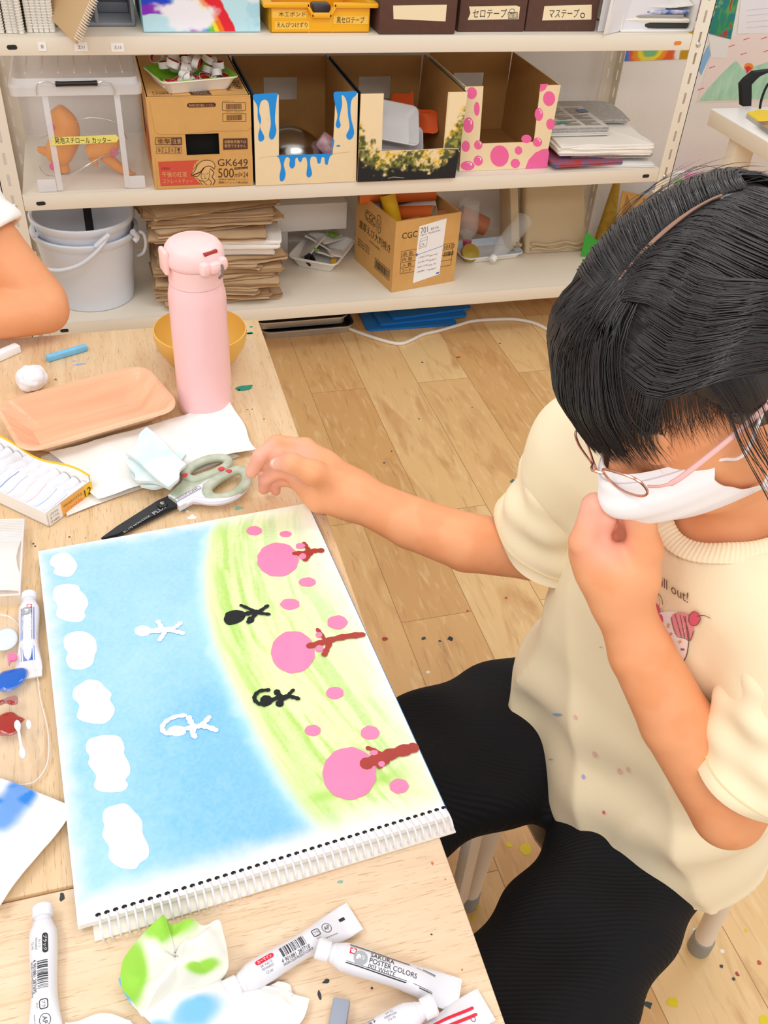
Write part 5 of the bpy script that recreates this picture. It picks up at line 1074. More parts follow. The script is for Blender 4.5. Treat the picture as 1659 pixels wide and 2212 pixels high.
for cx, cy, rx, ry in ((846, 120, 30, 17), (968, 133, 23, 11), (1053, 320, 33, 17), (985, 406, 37, 21), (1170, 477, 39, 26), (1160, 752, 34, 23), (1074, 898, 31, 21), (1297, 907, 36, 26), (1410, 1115, 37, 28)): ell(cx, cy, rx, ry, 2, .0008, .04, 14)
for cx, cy, rx, ry in ((1026, 180, 18, 10), (1035, 221, 14, 11), (1098, 527, 13, 10), (1100, 580, 16, 12), (1312, 986, 16, 10), (1342, 1030, 13, 11)): ell(cx, cy, rx, ry, 2, .0012, .05, 10)
h0, h1 = sp(213, 1974), sp(959, 1743); NR = 45
for k in range(NR):
    x = h0[0]+(h1[0]-h0[0])*k/(NR-1); y = h0[1]+(h1[1]-h0[1])*k/(NR-1)
    mb.flat([(x-.0005+.0022*math.cos(i*PI/5), y-.0005+.0016*math.sin(i*PI/5)) for i in range(10)], 6, None, -.0001)
sbpart(mb, 'page', [M('page_painting', '#ffffff', .6, attr=True), pt_w, pt_p, pt_b, pt_r, pt_v, M('hole_dark', '#1b1a1c', .9)], colfn=pagecol)
# coil rings, one part each
rw = M('coil_lilac_white', '#ebe7f2', .35); r0 = None
Ri = root_of(sb).matrix_basis.inverted()
for k in range(NR):
    x = h0[0]+(h1[0]-h0[0])*k/(NR-1); y = h0[1]+(h1[1]-h0[1])*k/(NR-1)
    Xr = Ri @ XS_ @ Matrix.Translation((x, y, 0))
    if r0 is None:
        pts = [(.0012*(1-math.cos(a))*.3, -.0098+.0098*math.cos(a), -.0048+.0072*math.sin(a)) for a in [PI*2*i/28 for i in range(28)]]
        r0 = MB().tube(pts, .00085, 6, closed=True).build('coil_ring', rw, sb); r0.matrix_basis = Xr
    else:
        c = r0.copy(); COL.objects.link(c); c.parent = sb; c.matrix_basis = Xr
# ================================================================ BOTTLE, BOWL, TRAY
pinkb = M('bottle_pink', '#fac9cb', 0.28, coat=.3); pinkl = M('bottle_lid_pink', '#fbcfcd', 0.42)
bx_, by_ = .0885, 1.092
t = T('water_bottle', 'pale pink vacuum flask with a flip lid standing on the table', 'bottle', (bx_, by_, TZ+.0005))
MB().lathe([(0, 0), (.034, 0), (.0365, .004), (.0368, .01), (.0368, .168), (.0362, .176), (.0345, .184), (.0338, .188), (.0336, .190), (.0, .190)], 56).build('bottle_body', pinkb, t)
MB().lathe([(.0336, .1905), (.0338, .192), (.0338, .212), (.0345, .2145), (.0, .2146)], 56).build('neck_ring', pinkl, t)
lid = MB(); prof = [(.0345, .215), (.0368, .218), (.0376, .223), (.0372, .230), (.0352, .2365), (.0315, .2415), (.0262, .2445), (.0245, .2450), (.0238, .2443), (.0225, .2453), (.0, .2456)]
lid.lathe(prof, 56); lid.build('lid', pinkl, t)
def bpt(px, py, D): p = gy(px, py, D); return Vector((p.x-bx_, p.y-by_, p.z-TZ-.0005))
mb = MB(); Xh = Matrix.Translation((0.0, 0, 0)) @ Matrix.Rotation(math.radians(192), 4, 'Z')
mb.box(.0345, .0415, -.012, .012, .208, .238, .003, 0, Xh); mb.build('hinge_tab', M('lid_tab_pink', '#fbcdc6', .4), t)
Xb = Matrix.Rotation(math.radians(-58), 4, 'Z')
mb = MB(); mb.box(.0300, .0440, -.020, -.0065, .214, .231, .0055, 0, Xb).box(.0300, .0440, .0065, .020, .214, .231, .0055, 0, Xb); mb.box(.0315, .0460, -.009, .009, .215, .229, .005, 0, Xb)
mb.build('latch_button', pinkl, t)
MB().box(.0275, .0325, -.010, .010, .2365, .2405, .0008, 0, Xb @ Matrix.Translation((.0025, 0, 0))).build('latch_slot', M('slot_red', '#a83a34', .5), t)
MB().tube([tuple(Xb @ Vector(p)) for p in [(.0462, .006, .226), (.0468, .0068, .219), (.0455, .0062, .212), (.0410, .005, .207)]], [.0014, .0018, .0020, .0018], 8).build('latch_hook', M('hook_grey', '#85766f', .5), t)
bp = gz(432, 727, TZ)
ambr = M('bowl_amber', '#e6b557', .3, var=.06, vscale=10)
t = T('bowl', 'amber yellow bowl standing behind the pink flask', 'bowl', (.098, 1.207, TZ+.0005))
MB().lathe([(0, 0), (.030, 0), (.034, .002), (.052, .016), (.0635, .036), (.0672, .052), (.0668, .060), (.0650, .0605), (.0652, .052), (.0615, .037), (.050, .018), (.03, .005), (0, .004)], 56).build('bowl_shell', ambr, t)
mb = MB()
for a, zz, s in ((-113, .043, .004), (-120, .030, .0018), (-128, .02, .002), (-108, .024, .0016), (-62, .032, .0014)):
    r_ = .0634 if zz > .04 else (.0600 if zz > .025 else .0535); X = Matrix.Rotation(math.radians(a), 4, 'Z') @ Matrix.Translation((r_+.0018, 0, zz)) @ Matrix.Rotation(PI/2-.35, 4, 'Y')
    mb.lathe([(s, 0), (s*.7, .0006), (0, .0008)], 10, 0, X, sx=1.6)
mb.build('paint_drips', M('drip_yellow', '#f2d713', .3), t)
rz_ = TZ+.034
co = [gz(x, y, rz_) for x, y in [(-12, 872), (312, 783), (393, 882), (42, 979)]]
cen = sum(co, Vector())/4; ax = ((co[1]-co[0])+(co[2]-co[3])).normalized(); Lx = ((co[1]-co[0]).length+(co[2]-co[3]).length)/2; Wy = ((co[0]-co[3]).length+(co[1]-co[2]).length)/2
t = T('foam_tray', 'empty peach coloured foam tray with a wood-grain film on the table', 'tray', (cen.x, cen.y, TZ+.0005), rz=math.atan2(ax.y, ax.x))
peach = M('foam_peach', '#fac19c', .22, col2='#f5ae88', vscale=18, vstretch=(.25, 3, 1), bump=.25, bscale=260, bstretch=(.02, 1, 1)); peach_o = M('foam_peach_out', '#f9d2ae', .45)
foam_tray(Lx-.012, Wy-.012, .034, .012, .006, .004, r=.022, slope=1.0, n=10).build('tray_shell', [peach_o, peach], t)
# ================================================================ PAPERS NEAR THE SCISSORS
def quadsheet(name, label, cat, corners, z, amp, seed, mat, nu=40, nv=30, thick=.0005, colfn=None, wob=.003, group=None, bulge=0.0, liftfn=None):
    C = [gz(x, y, z) for x, y in corners]; ce = sum(C, Vector())/4
    def f(u, v):
        p = (C[0]*(1-u)+C[1]*u)*(1-v)+(C[3]*(1-u)+C[2]*u)*v
        n = float(fbm(np.array([p.x*22+seed, p.y*22]), 3, seed)); n2 = float(fbm(np.array([p.x*60, p.y*60+seed]), 2, seed+3))
        e = min(u, v, 1-u, 1-v)
        zz = z+amp*max(0, n-.25)+amp*.2*n2+bulge*math.sin(PI*u)*math.sin(PI*v)+(liftfn(u, v) if liftfn else 0)
        return (p.x+wob*math.sin(v*7+seed)*(1 if e < .2 else .5), p.y+wob*math.sin(u*6+seed*2), zz)
    mb = MB().grid(f, nu, nv, thick=thick)
    if mb.v[nu+1][2] < mb.v[nu*nv+nu+1][2]: pass
    o = mb.build(name, mat, None, world=Matrix.Translation(ce), colfn=colfn); o.location = ce
    return tag(o, label, cat, group)
kp_ = M('kitchen_paper', '#f1efec', .8, bump=.2, bscale=120)
quadsheet('paper_towel', 'lower white paper towel sheet under the folded wad', 'paper towel', [(88, 988), (330, 925), (520, 985), (148, 1116)], TZ+.0008, .004, 3, kp_)
quadsheet('paper_towel', 'upper white paper towel spread from the pink flask to the scissors', 'paper towel', [(112, 978), (498, 878), (556, 972), (215, 1078)], TZ+.0068, .010, 5, kp_, liftfn=lambda u, v: .010*max(0, u-.75)*4*max(0, .3-v)*3)
tw = M('tissue_tinted', '#e9efeb', .8, col2='#cfe4e8', vscale=20)
for k, (cs, dz, lb) in enumerate([([(272, 1000), (385, 985), (372, 1056), (300, 1058)], .014, 'bottom layer of the pale blue folded tissue wad'), ([(276, 985), (398, 985), (366, 1058), (290, 1040)], .021, 'middle layer of the pale blue folded tissue wad'), ([(318, 930), (403, 1008), (368, 1058), (276, 984)], .028, 'top pointed layer of the pale folded tissue wad')]):
    quadsheet('folded_tissue', lb, 'tissue', cs, TZ+dz, .003, 20+k, tw, 20, 20, .004, group='folded tissue by the scissors')
# ================================================================ SCISSORS
sz = TZ+.013
s_ = lambda x, y, z=sz: gz(x*.3617, 700+y*.3617, z)
sc = T('scissors', 'scissors with black blades and stained white grips beside the sketchbook', 'scissors', tuple(s_(970, 1078, TZ)))
bl_ = M('blade_black', '#3a3b3e', .4, metal=.3, var=.15, vscale=120); gw = M('grip_white', '#e9e6f2', .3); gg = M('grip_green_grey', '#c6cbb8', .4, col2='#a9b39a', vscale=60)
P2 = lambda L, z=sz: [(s_(x, y, z).x, s_(x, y, z).y) for x, y in L]
lz = TZ+.0068
mb = MB().prism(P2([(605, 1285), (700, 1215), (850, 1120), (945, 1060), (1015, 1030), (1062, 1090), (1000, 1110), (860, 1180), (700, 1262), (620, 1284)], lz), .0022, 0, None, lz); part(mb, 'blade', [bl_], sc)
mb = MB().prism(P2([(606, 1287), (700, 1228), (850, 1150), (1000, 1080), (1058, 1092), (980, 1128), (850, 1192), (700, 1268), (625, 1289)], lz), .002, 0, None, lz-.0024); part(mb, 'blade', [bl_], sc)
mb = MB(); pv = s_(970, 1078, TZ+.0105); mb.lathe([(0, .0022), (.004, .002), (.0056, .0008), (.006, -.001)], 20, 0, Matrix.Translation(pv)); pp = part(mb, 'pivot_screw', [M('screw_black', '#1f2022', .3)], sc)
part(MB().lathe([(0, .0031), (.0026, .0029), (.003, .0015)], 14, 0, Matrix.Translation(pv)), 'screw_head', chrome, pp)
def loop(pts, r, name, mats): 
    P = [tuple(s_(x, y, sz)) for x, y in pts]; mb = MB().tube(spl(P, True, 5), [(r, r*.85)]*(len(P)*5), 12, closed=True); return part(mb, name, mats, sc)
loop([(1108, 900), (1150, 850), (1230, 812), (1310, 800), (1358, 812), (1352, 848), (1290, 885), (1210, 915), (1150, 930)], .0062, 'finger_loop', [gg])
loop([(1238, 985), (1290, 935), (1370, 890), (1435, 872), (1472, 905), (1462, 960), (1400, 1015), (1320, 1040), (1258, 1030)], .0068, 'finger_loop', [gg])
mb = MB(); mb.prism(P2([(1003, 1022), (1085, 945), (1095, 900), (1130, 880), (1150, 930), (1220, 915), (1300, 880), (1320, 890), (1250, 940), (1160, 975), (1120, 1010), (1075, 1040), (1058, 1062)]), .0065, 0, None, TZ+.0068); part(mb, 'shank', [gg], sc)
mb = MB(); mb.prism(P2([(1003, 1022), (1058, 1048), (1120, 1000), (1200, 960), (1330, 885), (1340, 872), (1352, 880), (1250, 950), (1130, 1020), (1062, 1062), (1062, 1092), (1075, 1090), (1150, 1048), (1230, 1048), (1270, 1062), (1250, 1030), (1240, 990), (1245, 965), (1330, 900), (1400, 868), (1330, 892), (1240, 950), (1180, 985), (1060, 1075)]) and P2([(1058, 1060), (1120, 1010), (1200, 965), (1245, 960), (1238, 1000), (1262, 1045), (1225, 1055), (1150, 1052), (1070, 1094), (1058, 1080)]), .0075, 0, None, TZ+.0066); part(mb, 'shank', [gw], sc)
mb = MB().tube([tuple(s_(x, y, TZ+.0125)) for x, y in [(1010, 1024), (1060, 1050), (1130, 1005), (1220, 950), (1330, 885)]], .0016, 6); part(mb, 'grip_seam', [gw], sc)
mb = MB(); pe = [tuple(s_(x, y, TZ+.0120)) for x, y in [(1110, 1075), (1160, 1050), (1250, 1062), (1330, 1056), (1410, 1025), (1475, 965), (1488, 915)]]; mb.tube(spl(pe, n=5), [.003+.002*math.sin(PI*i/30) for i in range(31)], 8); part(mb, 'grip_edge', [gw], sc)
pl = fr(s_(1122, 1016, TZ+.0145), s_(1172, 988, TZ+.0145)-s_(1075, 1042, TZ+.0145), (0, 1, 0), (0, 0, 1)); mb = MB().prism(rrect(-.019, -.0028, .019, .0028, .001), .0006, 0, pl); outline(mb, rrect(-.0185, -.0024, .0185, .0024, .001), .0006, 1, pl, .0008); mb.text('FITCUT CURVE', .0026, pl, 1, z=.0009, width=.030); part(mb, 'name_plate', [gw, ink], sc)
pl = fr(s_(905, 1140, lz+.0026), s_(960, 1100, lz)-s_(850, 1170, lz), (0, 1, 0), (0, 0, 1)); mb = MB(); mb.text('PLUS', .0055, pl @ Tr(.012, 0), 0, z=.0002, width=.019); mb.text('SC-175 NON-STICK', .0028, pl @ Tr(-.022, .0005), 0, z=.0002, width=.040); part(mb, 'blade_print', [M('print_silver', '#c9c9cc', .5)], sc)
mb = MB()
for x, y in ((1102, 900), (1365, 876), (1322, 862)):
    p = s_(x, y, TZ+.0185); mb.lathe([(0, .0012), (.003, .0006), (.0034, -.001)], 10, 0, Matrix.Translation(p), sx=1.3)
part(mb, 'red_spots', [M('spot_red', '#e0434f', .4)], sc)
# ================================================================ PASTELS, BOX, CASE
def stick(label, p0, p1, w, h, mat, group=None):
    a, b = gz(*p0, TZ+.0004), gz(*p1, TZ+.0004); d = b-a; X = fr(a, d, (-d.y, d.x, 0)); L = d.length
    MBx = MB().box(0, L, -w/2, w/2, 0, h, .0012); o = MBx.build('pastel_stick', mat); o.matrix_basis = X; return tag(o, label, 'pastel', group)
stick('pale blue pastel stick lying behind the peach tray', (102, 780), (188, 755), .0095, .0085, M('pastel_blue', '#7cc2ea', .75, var=.1, vscale=80))
stick('short white pastel stick at the left edge of the table', (-18, 784), (41, 758), .013, .012, M('pastel_white', '#f6f7fa', .75))
stick('grey pastel stick in front of the paint tubes', (738, 2168), (722, 2260), .0125, .010, M('pastel_grey', '#9aa0b0', .75))
p = gz(68, 815, TZ+.017)
bm = bmesh.new(); bmesh.ops.create_icosphere(bm, subdivisions=5, radius=1)
for v in bm.verts:
    n = float(fbm(np.array(v.co)*1.6+5, 3, 4)); v.co *= .0205*(.84+.36*n); v.co.z *= .86
    if v.co.z < -.0150: v.co.z = -.0150
solo(MB().bm(bm, X=Matrix.Translation((p.x, p.y, TZ+.0158))), 'cotton_ball', M('cotton', '#f1eff4', .95, bump=.6, bscale=90, sheen=.4), (p.x, p.y, TZ+.0005), 'white cotton wool ball beside the pale blue pastel', 'cotton')
a, b, c0 = gz(105, 1138, TZ+.0006), gz(176, 1056, TZ+.0006), gz(0, 1088, TZ+.0006)
uL = (c0-a).normalized(); uW = Vector((-uL.y, uL.x, 0)); uW = uW if uW.dot(b-a) > 0 else -uW; Wb = (b-a).dot(uW)
Xp_ = fr(a, uL, uW, (0, 0, 1 if uL.cross(uW).z > 0 else -1)); sgn_ = 1 if uL.cross(uW).z > 0 else -1
t = T('pastel_box', 'open box of twelve soft pastels with yellow edge at the left', 'box', X=Matrix.Translation(a) @ Matrix.Rotation(math.atan2(uL.y, uL.x), 4, 'Z'))
sy = 1 if (Matrix.Rotation(-math.atan2(uL.y, uL.x), 3, 'Z') @ uW).y > 0 else -1
def yb(y0, y1): return (min(sy*y0, sy*y1), max(sy*y0, sy*y1))
by = M('box_yellow', '#f6c21c', .45); bo = M('box_orange', '#f3b04e', .5); bwh = M('box_white', '#f8f3ee', .6); Lb = .19; Hb = .021
mb = MB(); mb.box(0, Lb, *yb(0, Wb), 0, .0015).box(0, Lb, *yb(0, .0012), 0, Hb).box(0, .0012, *yb(0.0012, Wb), 0, Hb); mb.build('box_tray', [bwh], t)
mb = MB(); n = 34
vv_ = [(Lb*i/n, sy*(Wb-.0004), z) for z in (0, 1) for i in range(n+1)]
vv_ = [(x, y+sy*(.002*math.sin(x*60) if z else 0), (Hb+.004*math.sin(x*40+1)+.004)*z) for x, y, z in vv_]; vv2 = [(x, y-sy*.0012, z) for x, y, z in vv_]; k = len(vv_)
ff = [(i, i+1, n+2+i, n+1+i) for i in range(n)]
mb.add(vv_, ff, 0, True); mb.add(vv2, [f[::-1] for f in ff], 1, True); mb.add([p for i in range(n+1) for p in (vv_[n+1+i], vv2[n+1+i])], [(2*i, 2*i+1, 2*i+3, 2*i+2) for i in range(n)], 0, True)
mb.tube([vv_[n+1+i] for i in range(n+1)], .0014, 6, 0); mb.build('raised_flap', [by, bwh], t)
fe = fr((0, 0, 0), (0, sy, 0), (0, 0, 1)); mb = MB(); zo = -.0007 if (Vector((0, sy, 0)).cross(Vector((0, 0, 1)))).x > 0 else .0007
mb.flat([(.001, .001), (Wb*.30, .001), (Wb*.30, Hb), (.001, Hb)], 2, fe, zo); mb.flat([(Wb*.30, .001), (Wb*.80, .001), (Wb*.80, Hb), (Wb*.30, Hb)], 1, fe, zo); mb.flat([(Wb*.80, .001), (Wb, .001), (Wb, Hb), (Wb*.80, Hb)], 0, fe, zo)
z1_ = zo*1.8
fl = fe @ Matrix.Diagonal((-1 if zo < 0 else 1, 1, 1, 1)) if False else fe
fz = fr((0, 0, 0), (0, -1, 0), (0, 0, 1)); dz_ = abs(z1_)
mb.text('12', .010, fz @ Tr(-sy*Wb*.885, Hb*.5), 3, z=dz_); mb.text('やわらかパステル', .0045, fz @ Tr(-sy*Wb*.55, Hb*.66), 3, z=dz_, width=Wb*.42); mb.text('ソフトパステル', .0050, fz @ Tr(-sy*Wb*.55, Hb*.30), 4, z=dz_, width=Wb*.40)
for k in range(3): mb.text(['12 colors', 'ヌーベル', 'パステル'][k], .0035, fz @ Tr(-sy*Wb*.14, Hb*(.25+.25*k)), 3, z=dz_, width=Wb*.18)
mb.v = [(x-.0009, y, z) for x, y, z in mb.v]; mb.build('end_print', [by, bo, bwh, ink, M('print_red', '#d8313a', .5)], t)
pads = M('foam_insert', '#e6e6ec', .7); mb = MB()
def fi(u, v):
    x = .002+(Lb-.004)*u; y = sy*(.002+(Wb-.004)*v); s = abs(math.sin(x*PI/.0158)); return (x, y, .007+.008*s**.5+.003*sstep(.55, .62, v)-.002*math.sin(v*9))
mb.grid(lambda u, v: fi(u, v), 200, 24); mb.build('foam_insert', [pads], t)
mb = MB(); cs_ = ['#6f95d8', '#a9cdee', '#e39aa4', '#ecd0a0', '#9a9db8']
for k in range(12):
    x = .0079+.0158*k
    if x > Lb-.01: break
    zz = .0105
    mb.tube([(x+.001*math.sin(j+k), sy*(.006+(Wb*.5)*j/6), fi(x/Lb, .1+.08*j)[2]+.0004) for j in range(7)], .00018+.0002*(k % 4 == 1), 5, k % 5)
mb.build('pastel_marks', [M('mark_'+c[1:], c, .8) for c in cs_], t)
case = M('clear_case', '#f4f2f2', .2, alpha=.32); t = T('clear_case', 'clear plastic case lid lying at the left edge of the table', 'case', tuple(gz(0, 1210, TZ+.0006)))
cA, cB, cC = gz(50, 1108, TZ+.014), gz(38, 1290, TZ+.0008), gz(-120, 1120, TZ+.014)
mb = MB(); P_ = [gz(x, y, TZ+.016) for x, y in [(51, 1122), (42, 1284), (-140, 1296), (-130, 1128)]]; Q_ = [gz(x, y, TZ+.001) for x, y in [(51, 1122), (42, 1284), (-140, 1296), (-130, 1128)]]
Q_ = [Vector((p.x, p.y, TZ+.001)) for p in P_]
v = [tuple(p) for p in P_+Q_]; mb.add(v, [(0, 1, 2, 3), (0, 4, 5, 1), (1, 5, 6, 2), (2, 6, 7, 3), (3, 7, 4, 0)], 0, False)
for i in range(4): mb.tube([v[i], v[(i+1) % 4]], .0012, 6, 1)
mb.tube([v[0], v[4]], .0012, 6, 1); mb.tube([v[1], v[5]], .0012, 6, 1)
for k in range(14):
    f = k/14*.32; a_ = P_[0].lerp(P_[1], f); b_ = P_[3].lerp(P_[2], f); mb.tube([tuple(a_), tuple(b_)], .0007, 5, 1)
part(mb, 'case_shell', [case, M('clear_case_edge', '#fbf8f8', .2, alpha=.6)], t)
o = quadsheet('paper_sheet', 'white card lying inside the clear plastic case', 'card', [(-120, 1160), (44, 1150), (38, 1278), (-130, 1285)], TZ+.0035, .0003, 8, paperw, 8, 8)
# ================================================================ PAINT TUBES
tbw = M('tube_white', '#e6e5ec', 0.28, coat=.2); capw = M('cap_white', '#ecebf0', .4); crimp_m = M('tube_crimp', '#eeeef2', .35, bump=.5, bscale=900)
t_blk = M('tube_ink', '#26252a', .5); t_gry = M('tube_grey_ink', '#86858c', .5); t_red = M('tube_red', '#e02441', .4); t_blue = M('tube_blue', '#2f62c4', .4); t_sil = M('seal_silver', '#b9bcc0', .25, metal=.5); t_wht = M('tube_print_white', '#ffffff', .4)
TM = [tbw, t_blk, t_gry, t_red, t_blue, t_sil, t_wht]
LB = .092
def tube_sec(x, L=LB):
    f = max(0., min(1., x/L)); s = float(sstep(.62, 1.0, f)); sh = float(sstep(-.02, .10, f))
    hw = (.0098+.0027*s)*(.72+.28*sh)+.0006*math.sin(f*9); hh = (.0098*(1-s)+.0011*s)*(.72+.28*sh); return hw, hh
def paint_tube(label, cap_px, end_px, zc, ze, deco, roll=0.0, bend=0.0):
    A, B = gz(*cap_px, TZ+.011+zc), gz(*end_px, TZ+.006+ze); d = (B-A); d0 = d.normalized()
    side = Vector((-d0.y, d0.x, 0)).normalized(); up = d0.cross(side).normalized()
    if up.z < 0: side = -side; up = -up
    X = Matrix((d0, side, up)).transposed().to_4x4(); X.translation = A
    t = T('paint_tube', label, 'paint tube', X=X, group='tubes of poster colour on the tables')
    n = 40; seg = 28; v = []; f = []; x0 = .0135
    for i in range(n+1):
        x = LB*i/n; hw, hh = tube_sec(x); zoff = bend*math.sin(PI*x/LB)
        for k in range(seg):
            a = 2*PI*k/seg; ex = .8 if i > n*.6 else 1.0
            v.append((x0+x, hw*math.cos(a), hh*math.copysign(abs(math.sin(a))**ex, math.sin(a))+zoff))
    for i in range(n):
        for k in range(seg): f.append((i*seg+k, i*seg+(k+1) % seg, (i+1)*seg+(k+1) % seg, (i+1)*seg+k))
    f.append(tuple(range(seg-1, -1, -1))); f.append(tuple(n*seg+k for k in range(seg)))
    mb = MB().add(v, f, 0, True)
    d2 = MB(); deco(d2); out = []
    for (x, y, z) in d2.v:
        hw, hh = tube_sec(x); yy = max(-.97, min(.97, y/hw)); out.append((x0+x, y, hh*math.sqrt(1-yy*yy)*(1.0)+bend*math.sin(PI*x/LB)+.00035+z*.5))
    mb.add(out, d2.f, 0, False); mb.m[-len(d2.f):] = d2.m if d2.f else []
    mb.build('tube_body', TM, t)
    mb = MB().box(x0+LB-.0015, x0+LB+.0075, -.0126, .0126, -.0011, .0011, .0004); mb.build('crimp', crimp_m, t)
    mb = MB(); rib = 40
    for (xa, xb, ra, rb) in ((0.0, .0015, .0068, .0078), (.0015, .0098, .0078, .0075)):
        va = [(xx, r*(1+.025*(k % 2))*math.cos(2*PI*k/rib), r*(1+.025*(k % 2))*math.sin(2*PI*k/rib)) for xx, r in ((xa, ra), (xb, rb)) for k in range(rib)]
        mb.add(va, [(k, (k+1) % rib, rib+(k+1) % rib, rib+k) for k in range(rib)], 0, True)
    mb.add([(0, .0068*math.cos(2*PI*k/rib), .0068*math.sin(2*PI*k/rib)) for k in range(rib)], [tuple(range(rib))[::-1]], 0, False)
    mb.add([(.0098, .0075*math.cos(2*PI*k/rib), .0075*math.sin(2*PI*k/rib)) for k in range(rib)], [tuple(range(rib))], 0, False)
    mb.build('cap', capw, t); MB().tube([(.0095, 0, 0), (.0112, 0, 0), (.014, 0, 0)], [.0062, .0062, .0078], 24).build('neck', tbw, t)
    return t
def line(m, x0, x1, y, w, mi): m.stroke([(x0+(x1-x0)*i/14, y) for i in range(15)], w, mi, None, 0)
def bars2(m, x0, x1, y0, y1, mi, seed, across=True):
    r = random.Random(seed); x = x0
    while x < x1:
        b = r.choice([.0003, .0003, .0006, .0009]); m.stroke([(x, y0+(y1-y0)*i/6) for i in range(7)], b, mi, None, 0, cap=False); x += b+r.choice([.0004, .0006, .0009])
def back_deco(name, colm, code, sr, pew):
    def deco(m):
        R = Matrix.Rotation
        m.flat([(x, y) for x, y in rrect(.0125, .0008, .0275, .0048, .0019)], colm, None, 0); m.text(name, .0026, Tr(.020, .0028), 6, z=.0002, width=.0115)
        for k, s in enumerate((sr, pew, '12 ml')): m.text(s, .0018, Tr(.0195, -.0012-.0026*k), 2, z=0)
        bars2(m, .033, .053, -.0032, .0042, 1, hash(code) % 99 if False else len(code)*7+int(code[-2:]))
        m.text('4 '+code, .0024, Tr(.0425, -.0052), 1, z=0, width=.024); m.text('SAKURA COLOR PRODUCTS CORPORATION', .0013, Tr(.046, -.0074), 1, z=0, width=.030)
        outline(m, rrect(.0605, -.002, .0665, .0035, .0014), .0006, 1, None, 0); m.text('プラ', .0024, Tr(.0635, .0008), 1, z=0, width=.0042); m.text('PE,M', .0014, Tr(.0635, -.004), 2, z=0)
        outline(m, [(.0735+.0038*math.cos(2*PI*k/20), .001+.0038*math.sin(2*PI*k/20)) for k in range(20)], .0004, 1, None, 0); m.text('AP', .0032, Tr(.0735, .001), 1, z=0, width=.0046); m.text('MADE IN JAPAN', .0012, Tr(.074, -.0062), 1, z=0, width=.011)
        m.flat([(.086, .001), (.091, .001), (.091, .0035), (.086, .0035)], 1, None, 0)
    return deco
def front_deco(lines, accent, title, blue=False):
    def deco(m):
        if blue:
            for a in range(12):
                x = .014+a*.0055; m.flat([(x, -.0046), (x+.0056, -.0046), (x+.0056, .0046), (x, .0046)], 4, None, -.0002)
            line(m, .014, .08, .0062, .0006, 4); line(m, .014, .08, -.0062, .0006, 4)
        else:
            line(m, .010, .078, .0068, .0006, 1); line(m, .010, .078, .0058, .0003, 1); line(m, .010, .078, -.0068, .0006, 1); line(m, .010, .078, -.0058, .0003, 1)
        m.flat([(.0105, -.0004), (.0155, -.0004), (.0155, .0044), (.0105, .0044)], 3, None, .0002)
        for k in range(5): m.flat([(.013+.0011*math.cos(2*PI*k/5+PI/2)+.0009*math.cos(j*PI/3), .002+.0011*math.sin(2*PI*k/5+PI/2)+.0009*math.sin(j*PI/3)) for j in range(6)], 6, None, .0004+.00002*k)
        m.flat([(.0195+.0052*math.cos(2*PI*k/24), -.0012+.0052*math.sin(2*PI*k/24)) for k in range(24)], 5, None, .0006); m.text('JIS', .0034, Tr(.0195, -.0012), 6, z=.0008, width=.006)
        for k, s in enumerate(lines):
            h = (.0036, .0036, .0026)[k]; w = (.0185, .037, .021)[k]; m.text(s, h, Tr(.0265+w/2, (.0036, -.0008, -.0046)[k]), 6 if blue else 1, z=.0002, width=w)
    return deco
SPC = ['SAKURA', 'POSTER COLORS']
paint_tube('carmine paint tube printed with a red name pill and barcode, beside green tissue', (487, 2143), (748, 1990), 0, 0, back_deco('カーマイン', 3, '901881 287718', 'SR 4.6/15', 'PEW#023'))
paint_tube('white poster paint tube lettered 003 WHITE, its cap on the carmine tube', (684, 2047), (948, 2137), .013, .002, front_deco(SPC+['003 WHITE'], 1, ''), bend=.001)
paint_tube('upturned white paint tube whose cap rests on the lettered tube', (940, 2168), (700, 2290), .013, .003, back_deco('ホワイト', 6, '901881 287602', 'N 9.5', 'PEW#003'))
paint_tube('red striped paint tube at the bottom edge, half out of view', (760, 2330), (1003, 2196), 0, 0, lambda m: [line(m, .04, .088, y, .0022, 3) for y in (-.003, .002)]+[outline(m, [(.084+.0018*math.cos(k*.63), -.005+.0018*math.sin(k*.63)) for k in range(10)], .0004, 1, None, 0)])
paint_tube('black paint tube standing out alone at the lower left corner', (92, 1957), (98, 2242), 0, 0, back_deco('ブラック', 1, '901881 287695', 'N 1.3', 'PEW#037'))
paint_tube('blue labelled paint tube under the clear palette at the left', (63, 1283), (62, 1447), 0, 0, front_deco(SPC+['043 COBALT'], 4, '', True))
